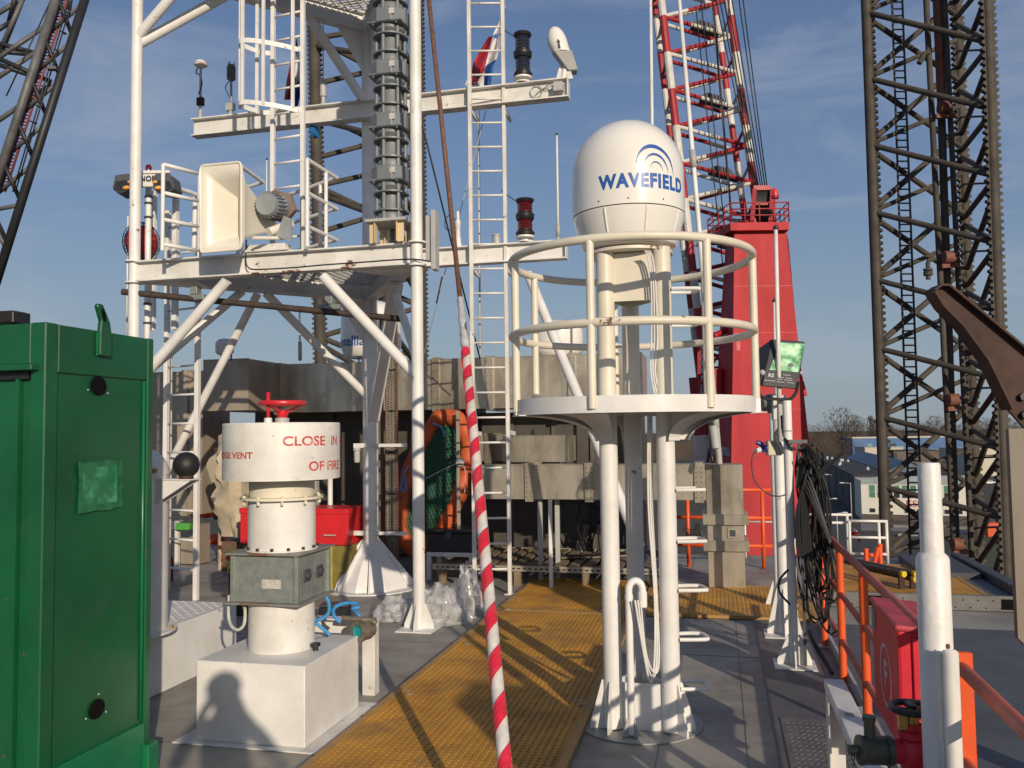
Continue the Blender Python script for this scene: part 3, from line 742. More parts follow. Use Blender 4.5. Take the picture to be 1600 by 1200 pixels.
# webs and feet
m = MB()
for a, b in ((PL, PR), (PB, PL), (PR, PB)):
    m.bar(a + V(0, 0, .16), b + V(0, 0, .16), .012, .31)
m.build('base_web', WHITE, rt)
for pnt, angs in ((PL, (180, 250)), (PR, (0, -60)), (PB, (90, 150))):
    for an in angs:
        u = RGT * math.cos(R(an)) + FWD * math.sin(R(an)); t = V(-u.y, u.x, 0) * .006
        MB().prism([pnt + u * .05 - t + V(0, 0, .012), pnt + u * .155 - t + V(0, 0, .012), pnt + u * .155 - t + V(0, 0, .05), pnt + u * .075 - t + V(0, 0, .33), pnt + u * .05 - t + V(0, 0, .33)], t * 2).build('foot_gusset', WHITE, rt)
m = MB(); m.lathe((TC.x, TC.y, 0), [(.43, 0.001), (.43, .010), (0, .010)], 48); m.build('base_plate', mat('grey_base_plate', (.30, .31, .29), .45, var=.1, scale=5), rt)
# railing
rail_t = rt
for z in (3.185, 2.665):
    MB().path([(TC.x + PR_ * math.cos(2 * math.pi * i / 72), TC.y + PR_ * math.sin(2 * math.pi * i / 72), z) for i in range(72)], .0275, 12, closed=True).build('ring_rail', CREAM, rt)
for i in range(7):
    a = R(-63.5 + 13.5) - i * 2 * math.pi / 7 * 1.0
    p = V(TC.x + PR_ * math.cos(a), TC.y + PR_ * math.sin(a), 0)
    MB().tube(p + V(0, 0, PZ - .1), p + V(0, 0, 3.185), .0265, 14).build('post', CREAM, rt)
# step rungs on the right-hand pillar
for z in (.30, .62, .94, 1.26, 1.60, 2.72, 2.95):
    o = PR + RGT * .055; e = .17
    MB().path(smoothpath([o + V(0, 0, z) - FWD * .05, o + RGT * e - FWD * .05 + V(0, 0, z), o + RGT * (e + .02) + V(0, 0, z), o + RGT * e + FWD * .12 + V(0, 0, z), o + FWD * .12 + V(0, 0, z)], 3), .013, 8).build('step', WHITE, rt)
# white cables up the pillar
m = MB()
for k in range(3):
    o = (k - 1) * .015
    pts = [tp(.075 + o, -.32) + V(0, 0, 3.20), tp(.10 + o, -.30) + V(0, 0, 3.14), tp(.118 + o, -.28) + V(0, 0, 2.95), tp(.118 + o * 1.3, -.27) + V(0, 0, 2.6), tp(.105 + o, -.26) + V(0, 0, 2.4), tp(.135 + o, -.24) + V(0, 0, 2.22)]
    m.path(smoothpath(pts, 5), .0055, 6)
    pts = [tp(.095 + o * .8, -.15) + V(0, 0, 2.1), tp(.085 + o, -.16) + V(0, 0, 1.5), tp(.10 + o * .6, -.2) + V(0, 0, .9), tp(.095 + o, -.22) + V(0, 0, .5), tp(.06 + o, -.25) + V(0, 0, .34 + k * .03), tp(-.0 + o * .5, -.33) + V(0, 0, .55), tp(-.045 + o * 1.2, -.37) + V(0, 0, .9)]
    m.path(smoothpath(pts, 6), .0065, 6)
m.build('cables', WHITE, rt)
# rust patches are real flakes on the ring
# ---- radome
rd = thing('radome', 'big glossy white radome with blue WAVEFIELD lettering and wave arcs', 'radome', V(TC.x, TC.y, 3.245))
rc = V(TC.x, TC.y, 0); RR = .392; zseam = 3.505; zc_ = 3.80
prof = [(0, 3.27), (.30, 3.27), (.325, 3.285), (.345, 3.33), (RR * .985, 3.47), (RR, zseam - .006)]
MB().lathe(rc, prof, 64).build('lower_shell', GEL, rd)
prof = [(RR, zseam + .001), (RR * 1.004, zseam + .012), (RR, zc_)] + [(RR * math.cos(R(a)), zc_ + RR * .985 * math.sin(R(a))) for a in range(4, 91, 4)] + [(0, zc_ + RR * .985)]
MB().lathe(rc, prof, 72).build('dome', GEL, rd)
m = MB()
for a in (-122, -80, -38, 5):                          # mould ribs on the lower shell
    a = R(a + 13.5); 
    m.path([V(rc.x + r * math.cos(a), rc.y + r * math.sin(a), z) for r, z in ((.335, 3.30), (.350, 3.34), (RR * .99, 3.47), (RR, zseam - .012))], .006, 6)
m.build('mould_ribs', GEL, rd)
m = MB(); m.lathe(rc, [(.2, 3.247), (.22, 3.247), (.22, 3.275), (.2, 3.275)], 24); m.build('mounting_ring', DKGREY, rd)
m = MB()
for a in (-128, -98, -62):
    a = R(a + 13.5); d = V(math.cos(a), math.sin(a), 0); m.tube(rc + d * (RR - .003) + V(0, 0, zseam + .035), rc + d * (RR + .004) + V(0, 0, zseam + .035), .006, 8)
m.build('drain_hole', DKGREY, rd)
view = math.atan2(-TC.y, -TC.x)                        # bearing from the dome to the camera
def bear(px): return view + math.asin(max(-1, min(1, (px - 982.5) / 87.5)))
ac = (bear(939) + bear(1063)) / 2
wid = RR * (bear(1063) - bear(939))
f = on_cyl(rc, RR + .0022, ac, 3.655)
import mathutils
FONTW = .128
vs_, _ = text_mesh('WAVEFIELD', FONTW, .006, 1.14)
wx = max(v.x for v in vs_) - min(v.x for v in vs_)
lettering('lettering', 'WAVEFIELD', BLUE, rd, f, FONTW, .006, 1.14, sx=wid / wx)
m = MB()
aa = bear(1028)
for r0, r1, th in ((.158, .116, .024), (.100, .072, .014), (.050, .038, .007)):
    n = 26; vs = []
    for i in range(n + 1):
        t = math.pi * i / n; s = max(0.0, math.sin(t))
        for rr in (r0, r0 - th * s ** 1.2 - .0008):
            x = rr * math.cos(t) * .92; y = (rr if rr == r0 else rr) * math.sin(t) * 1.06 + .0
            x += -.012; ang = aa + x / RR; z = 3.735 + y - .03 * (x / .15)
            rad = RR if z < zc_ else math.sqrt(max(.01, RR * RR - ((z - zc_) / .985) ** 2))
            vs.append(V(rc.x + (rad + .003) * math.cos(ang), rc.y + (rad + .003) * math.sin(ang), z + (.002 if z > zc_ else 0)))
    m.add(vs, [(2 * i, 2 * i + 1, 2 * i + 3, 2 * i + 2) for i in range(n)], 0, True)
m.build('wave_arcs', BLUE, rd)
# ---- gooseneck
gb = G(987, 1152); gz = 1.02
gn = thing('gooseneck_pipe', 'white gooseneck cable pipe standing on deck before the radome tower', 'pipe', gb)
m = MB(); u = RGT
top = [gb + V(0, 0, z) for z in (.02, .5, gz - .07)] + [gb + V(0, 0, gz - .07) + u * .045 + (-u * math.cos(t) * .045 + V(0, 0, math.sin(t) * .06)) for t in [R(15 * i) for i in range(1, 13)]] + [gb + u * .09 + V(0, 0, gz - .09)]
m.path(top, .024, 16); m.build('pipe', WHITE, gn)
m = MB(); e = gb + u * .09
m.tube(e + V(0, 0, gz - .18), e + V(0, 0, gz - .08), .030, 16); m.tube(gb + V(0, 0, gz - .13), gb + V(0, 0, gz - .10), .028, 16); m.build('collar', WHITE, gn)
m = MB()
for a in (200, 310, 80): 
    d = RGT * math.cos(R(a)) + FWD * math.sin(R(a)); t = V(-d.y, d.x, 0) * .004
    m.prism([gb + d * .02 - t + V(0, 0, .01), gb + d * .07 - t + V(0, 0, .01), gb + d * .03 - t + V(0, 0, .12), gb + d * .02 - t + V(0, 0, .12)], t * 2)
m.lathe(gb, [(.075, .001), (.075, .010), (0, .010)], 24); m.build('foot', GREYL, gn)
# ================================================================= GREEN CONTAINER
Nn = Q(63, 1000, 4.30); Nn.z = 0
Ff = Q(235, 1000, 5.13); Ff.z = 0
ux = (Ff - Nn).normalized(); uo = V(-ux.y, ux.x, 0)         # along the side face; outwards-left (away from view)
if uo.x > 0: uo = -uo
def ct(a, b, z): return Nn + ux * a + uo * b + V(0, 0, z)   # a along side face, b towards the left
LEN = (Ff - Nn).length; WID = 1.9; ZT = 2.585; ZB = .345
gc = thing('green_container', 'dark green steel container with lifting lug and scuffed square patch on its side', 'container', Nn)
def obox(m, a0, a1, b0, b1, z0, z1, mi=0):
    return m.hexa([ct(a0, b0, z0), ct(a1, b0, z0), ct(a1, b1, z0), ct(a0, b1, z0)], [ct(a0, b0, z1), ct(a1, b0, z1), ct(a1, b1, z1), ct(a0, b1, z1)], mi)
m = MB(); obox(m, .035, LEN - .035, .012, WID - .012, .05, ZT - .03); m.build('body', GREEN, gc)
m = MB()
obox(m, -.004, .085, -.004, .085, .02, ZT); obox(m, LEN - .055, LEN, -.004, .06, .02, ZT); obox(m, -.004, .07, WID - .09, WID, .02, ZT); obox(m, LEN - .06, LEN, WID - .06, WID, .02, ZT)
m.build_each('corner_post', GREEN, gc, .006)
m = MB(); obox(m, .088, LEN - .058, -.002, .07, ZT - .25, ZT - .003); m.build('top_beam', GREEN, gc, .004)
m = MB(); obox(m, -.002, .07, .088, WID - .095, ZT - .21, ZT - .003); m.build('top_beam', GREEN, gc, .004)
m = MB(); obox(m, -.06, .03, .03, WID - .095, ZT - .245, ZT - .214); m.build('rain_ledge', GREEN, gc, .004)
m = MB(); obox(m, .088, LEN - .058, -.010, .06, .03, ZB); m.build('skirt', GREENLT, gc, .004)
m = MB(); obox(m, LEN - .07, LEN + .03, -.045, .05, .012, .22); m.build('corner_casting', GREENLT, gc, .008)
m = MB(); obox(m, -.002, .06, .12, WID - .1, .03, .20); m.build('front_skirt', GREENLT, gc, .004)
m = MB(); obox(m, .005, .03, .16, .18, .25, ZT - .26); m.build('panel_fold', GREEN, gc)
m = MB(); m.tube(ct(LEN - .075, .006, ZB + .02), ct(LEN - .075, .006, ZT - .26), .009, 8); obox(m, .086, .09, .004, .02, ZB, ZT - .25); m.build('panel_bead', GREENLT, gc)
m = MB(); obox(m, .004, .02, .10, WID - .12, ZT - .285, ZT - .247); m.build('ledge_shade_strip', BLACK, gc)  # black strip painted in for the shade beneath the rain ledge
# lifting lug
c0 = ct(.40, -.004, ZT); m = MB()
prof = [(-.042, -.14), (.05, -.14), (.05, -.01), (.036, .05), (-.022, .142), (-.056, .142), (-.068, .128), (-.034, .05), (-.042, -.01)]
m.prism([c0 + ux * x + V(0, 0, z) for x, z in prof], -uo * .028); lug = m.build('lifting_lug', GREEN, gc, .006)
m = MB(); h = [c0 + ux * (-.020 + .014 * math.cos(t)) + V(0, 0, .082 + .036 * math.sin(t)) + ux * (-.010 * math.sin(t)) - uo * .029 for t in [2 * math.pi * i / 18 for i in range(18)]]
m.prism(h, -uo * .0015); m.build('lug_eye', HOLE, lug)
m = MB()
for i in range(9): m.sphere(c0 + ux * (-.045) + V(0, 0, -.135 + i * .014) - uo * .01, .008, 8, 5)
m.build('weld_bead', GREENLT, lug)
# black side holes with rivets
for px, py in ((155, 603), (152, 1108)):
    rr = ray(px, py); tt = (Nn - EYEV).dot(uo) / rr.dot(uo); c = EYEV + rr * tt; c = c - uo * .004 + uo * .012
    m = MB(); pts = [c - uo * .006 + ux * (.062 * math.cos(t)) + V(0, 0, .052 * math.sin(t)) for t in [2 * math.pi * i / 28 for i in range(28)]]
    m.prism(pts, uo * .004); m.build('vent_hole', HOLE, gc)
    m = MB()
    for t in (80, 200, 330): m.sphere(c - uo * .004 + ux * .085 * math.cos(R(t)) + V(0, 0, .075 * math.sin(R(t))), .006, 8, 5)
    m.build('rivet', GALV2, gc)
rr = ray(158, 757); c = EYEV + rr * ((Nn - EYEV).dot(uo) / rr.dot(uo))
m = MB(); random.seed(4)
def patch(x0, x1, z0, z1, e, mi):
    pts = []
    for (xa, za), (xb, zb_) in (((x0, z0), (x1, z0)), ((x1, z0), (x1, z1)), ((x1, z1), (x0, z1)), ((x0, z1), (x0, z0))):
        for i in range(8):
            t = i / 8; pts.append(c + ux * (xa + (xb - xa) * t + random.uniform(-e, e)) + V(0, 0, za + (zb_ - za) * t + random.uniform(-e, e)) - uo * .0)
    m.prism(pts, -uo * (.002 if mi == 0 else .003), mi)
patch(-.17, .17, -.14, .13, .006, 0)
patch(-.145, .125, -.105, .10, .004, 1)
m.build('scuffed_patch', [GREENWORN, mat('scuffed_green_inner', (0.018, .15, .06), .4, col2=(.06, .30, .16), scale=7, patch=1.2)], gc)
m = MB()
for k in range(4): pts = [c + ux * (.06 + .02 * k) - uo * .004 + V(0, 0, .10 - i * .035) + ux * .006 * math.sin(i * 2 + k) for i in range(4)]; m.path(pts, .0028, 5)
m.build('drip_marks', GREENLT, gc)
tb = thing('dark_block', 'black block lying on top of the green container', 'lamp', ct(.1, .3, ZT))  # plain black block on the container top, not a lamp
m = MB(); obox(m, .0, .11, .20, .8, ZT + .001, ZT + .070); m.build('housing', mat('black_rusty', (.018, .014, .012), .6, var=.3, scale=20), tb, .012)
m = MB(); obox(m, -.004, .115, .195, .215, ZT + .004, ZT + .066); m.build('end_cap', BLACK, tb, .005)

# ================================================================= FLOAT VENT TANK ON ITS PLINTH
pl = thing('tank_plinth', 'low white steel plinth with tread plate top behind the green container', 'plinth', (-4.9, 6.0, 0))
m = MB(); m.bx(-6.2, -4.28, 4.6, 7.05, .002, .485); m.build('body', WHITE, pl, .006)
m = MB(); m.bx(-6.19, -4.29, 4.61, 7.04, .486, .491)
for i in range(26):
    for j in range(20): m.box((-5.6 + i * .05, 6.06 + j * .05, .492), (.028, .007, .003), R(40 if (i + j) % 2 else -40))
m.build('tread_top', mat('white_tread', (.62, .61, .59), .4, var=.06), pl)
tkc = Q(258, 960, 6.75) - RGT * .30; tkc.z = 0
tk = thing('vent_tank', 'grey white domed tank with side bracket standing on the white plinth', 'tank', V(tkc.x, tkc.y, .49))
m = MB(); m.lathe(tkc, [(.37, .492), (.37, .506), (.30, .506), (.30, 1.70), (.305, 1.70), (.305, 1.72), (.30, 1.72)] + [(.30 * math.cos(R(a)), 1.72 + .22 * math.sin(R(a))) for a in range(10, 91, 10)], 40); m.build('shell', WHITE, tk)
bz = Q(292, 750, 6.6).z; e = Q(306, 750, 6.6)
bk = V(tkc.x, tkc.y, 0); d = (V(e.x, e.y, 0) - bk); dl = d.length; d.normalize(); t = V(-d.y, d.x, 0)
m = MB(); m.prism([bk + d * .28 - t * .06 + V(0, 0, bz), bk + d * dl - t * .06 + V(0, 0, bz), bk + d * (dl - .05) - t * .06 + V(0, 0, bz - .03), bk + d * .28 - t * .06 + V(0, 0, bz - .19)], t * .012)
m.prism([bk + d * .28 + t * .06 + V(0, 0, bz), bk + d * dl + t * .06 + V(0, 0, bz), bk + d * (dl - .05) + t * .06 + V(0, 0, bz - .03), bk + d * .28 + t * .06 + V(0, 0, bz - .19)], -t * .012)
m.bar(bk + d * .28 + V(0, 0, bz + .004), bk + d * dl + V(0, 0, bz + .004), .14, .008); m.build('side_bracket', WHITE, tk)
m = MB(); m.tube(tkc + d * .29 + V(0, 0, 1.74) + t * -.1, tkc + d * .33 + V(0, 0, 1.74) + t * -.1, .018, 10)
for a in (20, 80, 320): q_ = tkc + V(.34 * math.cos(R(a)), .34 * math.sin(R(a)), 0); m.lathe(q_, [(.014, .506), (.014, .53), (0, .53)], 8)
m.build('bolt', BRASSY, tk)
bl = thing('float_ball', 'black rubber ball resting on the bracket of the white vent tank', 'ball', V(bk.x, bk.y, bz) + d * (dl - .07))
cb = bk + d * (dl - .085) + V(0, 0, bz + .115)
MB().sphere(cb, .1, 28, 18).build('ball', RUBBER, bl)
MB().lathe(V(cb.x, cb.y, bz + .008), [(.055, 0), (.055, .028), (0, .028)], 18).build('rusty_seat', RUSTY, bl)

# ================================================================= MUSHROOM VENT
VX, VY = -3.0, 5.52
vt = thing('mushroom_vent', 'white mushroom vent with stencilled closing instructions and red handwheel on a square box', 'vent', (VX, VY, 0))
m = MB(); m.bx(-3.52, -2.50, 5.03, 6.05, .001, .012); m.build('base_flange', WHITE2, vt, .003)
m = MB(); m.bx(-3.385, -2.605, 5.09, 5.93, .0125, .525); m.build('base_box', WHITE, vt, .006)
m = MB(); m.lathe((VX, VY, 0), [(.225, .526), (.225, .86)], 40); m.build('lower_trunk', WHITE2, vt)
m = MB()
for z in (.862, 1.193): m.bx(VX - .275, VX + .275, VY - .275, VY + .275, z, z + .012)
m.build_each('damper_flange', mat('rusty_edge_galv', (.26, .27, .25), .5, metal=.2, col2=(.20, .09, .04), scale=6, patch=.8), vt)
m = MB(); m.bx(VX - .232, VX + .232, VY - .232, VY + .232, .8745, 1.1925)
for x in (-1, 1):
    for y in (-1, 1): m.bx(VX + x * .235 - .016, VX + x * .235 + .016, VY + y * .235 - .016, VY + y * .235 + .016, .8746, 1.1924)
db = m.build('damper_box', GALV, vt, .003)
m = MB(); m.bx(VX - .02, VX + .12, VY - .237, VY - .234, .97, 1.03); m.build('label_plate', PAPER, db)
m = MB()
for y in (VY - .09, VY + .10): m.tube((VX + .234, y, 1.04), (VX + .262, y, 1.04), .026, 12); m.bx(VX + .234, VX + .246, y - .04, y + .04, 1.0, 1.08)
m.build('shaft_knob', DKGREY, db)
m = MB(); m.lathe((VX, VY, 0), [(.25, 1.206), (.25, 1.216), (.232, 1.216), (.232, 1.555)], 44); m.build('upper_trunk', WHITE, vt)
m = MB()
for i in range(14): a = 2 * math.pi * i / 14; m.lathe((VX + .243 * math.cos(a), VY + .243 * math.sin(a), 1.216), [(.012, 0), (.012, .018), (0, .02)], 6)
m.build('flange_bolt', RUSTY, vt)
m = MB(); m.lathe((VX, VY, 0), [(.232, 1.555), (.285, 1.555), (.285, 1.572), (.232, 1.572)], 44)
for i in range(10): a = 2 * math.pi * (i + .3) / 10; m.lathe((VX + .265 * math.cos(a), VY + .265 * math.sin(a), 1.525), [(.011, 0), (.011, .06), (0, .06)], 6)
m.build('ring_flange', CREAM, vt)
m = MB(); m.lathe((VX, VY, 0), [(.225, 1.572), (.225, 1.69), (.21, 1.69), (.21, 1.9)], 40); m.build('neck', CREAM, vt)
m = MB(); m.lathe((VX, VY, 0), [(.39, 1.70), (.402, 1.695), (.402, 2.075), (.396, 2.083), (0, 2.090)], 56); m.lathe((VX, VY, 0), [(.39, 1.70), (.39, 2.06), (0, 2.06)], 56); cap = m.build('cap', WHITE2, vt)
vb = math.atan2(-VY, -VX)
cy = lambda deg, z: on_cyl((VX, VY, 0), .4035, vb + R(deg), z)
def fit(body, size, width, bold=.002):
    vs, _ = text_mesh(body, size, bold); return width / (max(v.x for v in vs) - min(v.x for v in vs))
for body, size, deg, z, wd_ in (('CLOSE', .088, 22.5, 1.955, .315), ('IN', .088, 60, 1.955, .085), ('CASE', .088, 98, 1.955, .26), ('OF FIRE', .088, 49, 1.785, .335), ('BRIDGE VENT', .058, -59, 1.865, .44)):
    lettering('stencil_lettering', body, REDINK, cap, cy(deg, z), size, .0018, 1.0, sx=fit(body, size, wd_, .003))
hw = MB(); wc = V(VX, VY, 2.225)
hw.path([wc + V(.155 * math.cos(2 * math.pi * i / 36), .155 * math.sin(2 * math.pi * i / 36), 0) for i in range(36)], .0155, 10, closed=True)
for i in range(3):
    a = 2 * math.pi * i / 3 + .5; dd = V(math.cos(a), math.sin(a), 0); hw.path(bez(wc + dd * .148, wc + dd * .10 - V(0, 0, .03), wc + dd * .05 - V(0, 0, .06), wc + dd * .02 - V(0, 0, .06), 6), .011, 8)
hw.lathe(wc, [(.0, -.045), (.035, -.05), (.045, -.075), (.03, -.11), (0, -.11)], 16); hw.build('handwheel', RED, vt)
m = MB(); m.tube((VX, VY, 2.09), (VX, VY, 2.14), .012, 10); m.lathe((VX, VY, 2.089), [(.05, 0), (.05, .03), (.03, .035), (0, .035)], 16); m.build('spindle', GREYL, vt)
q_ = PY(419, 640, VY - .1); m = MB(); m.tube((q_.x, q_.y, 2.12), (q_.x, q_.y, 2.30), .014, 10); m.build('locking_pin', RED, vt)
m = MB(); m.lathe((q_.x, q_.y, 2.08), [(.03, 0), (.026, .04), (0, .04)], 14); m.build('pin_socket', WHITE, vt)
k = PZ_ = G(493, 1016, .526); m = MB(); m.lathe(k, [(.02, 0), (.02, .025), (.034, .03), (.034, .048), (0, .05)], 16); m.build('plug', BLACK, vt)
lettering('ink_marking', 'VALVE NO', INK, vt, flat_map(V(-2.86, 5.80, .5265), (.45, .9, 0), (-.9, .45, 0)), .05)
# clear hose loop hanging from the damper
hl = thing('hose', 'clear plastic hose loop hanging below the damper box', 'hose', (VX - .3, VY - .1, .86))
m = MB(); p = [Q(358, 930, 5.95), Q(357, 960, 5.95), Q(361, 977, 5.92), Q(371, 984, 5.9), Q(381, 976, 5.9), Q(383, 955, 5.92), Q(381, 945, 5.95)]
m.path(smoothpath(p, 6), .011, 8); m.build('tube', mat('clear_hose', (.5, .52, .46), .25, var=.2, scale=20), hl)

# ---- small bracket post with pump and blue hose behind the vent
bp_ = G(577, 1087); by = bp_.y
fb = thing('hose_bracket', 'white angle bracket post with grey coupling beside the vent box', 'bracket', bp_)
m = MB(); m.bx(bp_.x - .055, bp_.x + .045, by - .01, by, .001, .555); m.bx(bp_.x + .035, bp_.x + .045, by, by + .09, .001, .555); m.build('upright', WHITE2, fb, .004)
tz = .56; m = MB(); m.bx(bp_.x - .62, bp_.x + .045, by - .02, by + .09, tz, tz + .012); m.bx(bp_.x - .62, bp_.x - .06, by + .08, by + .09, tz - .12, tz); m.bx(bp_.x - .62, bp_.x - .56, by + .0, by + .01, .002, tz); m.build('shelf', WHITE2, fb, .003)
c = Q(566, 985, 6.4); ax_ = (RGT * -.55 - FWD * .8).normalized()
m = MB(); m.lathe(c, [(.045, .05), (.075, .05), (.075, -.05), (.06, -.09), (0, -.09)], 26, axis=ax_); m.path([c + V(0, 0, .075), c + V(.07, .02, .075), c + V(.10, .02, .05)], .02, 8); m.tube(c + V(-.16, 0, .085), c + V(.10, .02, .075), .018, 10); m.build('coupling', mat('old_coupling', (.20, .17, .13), .5, metal=.3, var=.25, scale=20), fb)
m = MB(); m.lathe(c, [(0, .03), (.042, .03), (.046, .05), (.046, .052)], 20, axis=ax_); m.build('teal_core', mat('teal_plastic', (.02, .28, .30), .4), fb)
bh = thing('blue_hose', 'bright blue hose looping from the damper to the grey coupling', 'hose', Q(520, 980, 6.3))
m = MB(); p = [Q(508, 930, 6.2), Q(514, 943, 6.2), Q(513, 958, 6.2), Q(502, 967, 6.2), Q(488, 970, 6.2)]; m.path(smoothpath(p, 6), .0135, 10)
p = [Q(492, 972, 6.25), Q(505, 983, 6.25), Q(516, 992, 6.25)]; m.path(smoothpath(p, 4), .013, 10)
p = [Q(532, 972, 6.3), Q(523, 964, 6.3), Q(521, 953, 6.35), Q(530, 945, 6.4), Q(545, 942, 6.45), Q(558, 944, 6.5), Q(560, 949, 6.45), Q(551, 951, 6.45), Q(558, 958, 6.5), Q(568, 972, 6.5)]; m.path(smoothpath(p, 6), .0135, 10); m.build('hose_run', HOSE, bh)
bb = G(524, 976); b2 = thing('black_case', 'small black case lying on deck behind the blue hose', 'case', bb)
m = MB(); m.box((bb.x, bb.y, .105), (.30, .2, .2), R(12)); m.build('case_body', BLACK, b2, .015)
m = MB(); m.box((bb.x, bb.y, .211), (.31, .21, .02), R(12)); m.build('lid', DKGREY, b2, .006)
# ================================================================= YELLOW GRATINGS (real bars over a dark tray)
def grating(label, x0, x1, y0, y1, along='y', pitch=.046, plate=None):
    t = thing('deck_grating', label, 'deck grating', ((x0 + x1) / 2, (y0 + y1) / 2, 0), 'yellow gratings laid on the deck')
    m = MB(); m.bx(x0 + .01, x1 - .01, y0 + .01, y1 - .01, .005, .008); m.build('underlay', GRATEDK, t)
    m = MB(); b = .0135
    n = int((x1 - x0 - .1) / pitch)
    for i in range(n + 1):
        x = x0 + .05 + i * pitch; m.bx(x - b, x + b, y0 + .05, y1 - .05, .009, .040)
    n = int((y1 - y0 - .1) / pitch)
    for i in range(n + 1):
        y = y0 + .05 + i * pitch; m.bx(x0 + .05, x1 - .05, y - b * .95, y + b * .95, .010, .0385)
    m.build('grid', GRATE, t)
    m = MB()
    w = .06
    m.bx(x0, x0 + w, y0, y1, .0062, .043); m.bx(x1 - w, x1, y0, y1, .0062, .043); m.bx(x0 + w, x1 - w, y0, y0 + w, .0062, .043); m.bx(x0 + w, x1 - w, y1 - w, y1, .0062, .043)
    m.build_each('edge_strip', GRATESOLID, t, .004)
    m = MB()
    for x in (x0 + .12, x1 - .12):
        y = y0 + .5
        while y < y1: m.box((x + .03, y, .0445), (.045, .02, .003), .3); m.box((x - .02, y + .07, .0445), (.045, .02, .003), -.3); y += 1.55
    m.build_each('clip', GALV2, t)
    return t
grating('long yellow walkway grating running up the deck beside the vent', -2.46, -.92, 2.6, 9.32)
grating('yellow grating at the far end of the long walkway beside the stainless ducts', -2.46, -.92, 9.34, 11.42)
grating('yellow cross grating lying behind the radome tower', -.90, .98, 9.42, 11.25)
grating('yellow grating under the bollards beyond the orange rail', 1.2, 3.0, 10.5, 13.3)

# ================================================================= STAINLESS DUCTS
def duct_run(label, x0, x1, yf, yb, z0, z1, flanges, mtl=STEEL, cat='duct', seams=None):
    t = thing('stainless_duct', label, cat, ((x0 + x1) / 2, yf, z0))
    m = MB(); xs = sorted(set([x0] + [f for f in flanges] + [x1]))
    for a, b in zip(xs[:-1], xs[1:]):
        # each section slightly dented: split front face into a grid
        nx = max(2, int((b - a) / .18)); nz = 5
        jit = lambda i, j: 0 if i in (0, nx) or j in (0, nz) else random.uniform(-.007, .007)
        grid = [[V(a + (b - a) * i / nx, yf + jit(i, j), z0 + (z1 - z0) * j / nz) for i in range(nx + 1)] for j in range(nz + 1)]
        vs = [v for r in grid for v in r]; W = nx + 1
        m.add(vs, [(j * W + i, j * W + i + 1, (j + 1) * W + i + 1, (j + 1) * W + i) for j in range(nz) for i in range(nx)], 0, True)
        m.add([(a, yf, z0), (b, yf, z0), (b, yb, z0), (a, yb, z0)], [(0, 1, 2, 3)]); m.add([(a, yf, z1), (b, yf, z1), (b, yb, z1), (a, yb, z1)], [(3, 2, 1, 0)])
        m.add([(a, yb, z0), (b, yb, z0), (b, yb, z1), (a, yb, z1)], [(3, 2, 1, 0)])
    m.add([(x0, yf, z0), (x0, yb, z0), (x0, yb, z1), (x0, yf, z1)], [(0, 1, 2, 3)]); m.add([(x1, yf, z0), (x1, yb, z0), (x1, yb, z1), (x1, yf, z1)], [(3, 2, 1, 0)])
    m.build('casing', mtl, t)
    for f in flanges:
        m = MB(); w = .055
        m.bx(f - w, f + w, yf - .035, yf - .002, z0 - .03, z1 + .03); m.bx(f - w, f + w, yf - .002, yb, z1 + .002, z1 + .03); m.bx(f - w, f + w, yf - .002, yb, z0 - .03, z0 - .002)
        m.build('flange', mtl, t)
        m = MB()
        for i in range(7):
            for s_ in (-.032, .032): z_ = z0 + (z1 - z0) * (i + .5) / 7; m.tube((f + s_, yf - .043, z_), (f + s_, yf - .0355, z_), .007, 6)
        m.build_each('bolt', DKGREY, t)
    m = MB(); m.bx(x0, x1, yf - .008, yf + .02, z1 + .0, z1 + .008); m.build('top_lip', mtl, t)
    return t
YU = 12.3
def xa(px, Y): return PY(px, 660, Y).x
zu1, zu0 = PY(620, 564, YU).z, PY(620, 641, YU).z
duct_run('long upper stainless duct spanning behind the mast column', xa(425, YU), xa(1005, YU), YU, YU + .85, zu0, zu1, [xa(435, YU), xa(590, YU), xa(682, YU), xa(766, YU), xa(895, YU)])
duct_run('brown stained duct box at the left end of the upper duct', xa(317, 11.42), xa(388, 11.42), 11.42, 13.1, zu0 + .02, zu1 + .03, [], STEELBR)
duct_run('brown stained duct behind the white access ladder', xa(222, YU), xa(318, YU) - .02, YU, YU + .8, .75, zu1 - .06, [xa(290, YU)], STEELBR)
duct_run('low brown machinery casing below the ladder duct', -9.2, xa(312, 11.9), 11.9, 12.2, .02, .62, [], STEELBR)
YL = 11.1
zl1, zl0 = PY(840, 727, YL).z, PY(840, 780, YL).z
vx0, vx1 = xa(1101, YL), xa(1158, YL)
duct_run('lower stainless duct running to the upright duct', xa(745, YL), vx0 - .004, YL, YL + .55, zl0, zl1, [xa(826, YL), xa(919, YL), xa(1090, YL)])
YM = 11.9
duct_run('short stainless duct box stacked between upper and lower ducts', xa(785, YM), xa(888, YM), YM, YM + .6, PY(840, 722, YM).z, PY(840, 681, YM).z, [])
duct_run('stainless duct section left of the short stacked duct box', xa(738, 12.2), xa(784, YM) - .02, 12.2, 12.8, PY(770, 722, YM).z, PY(770, 680, YM).z, [xa(763, 12.2)])
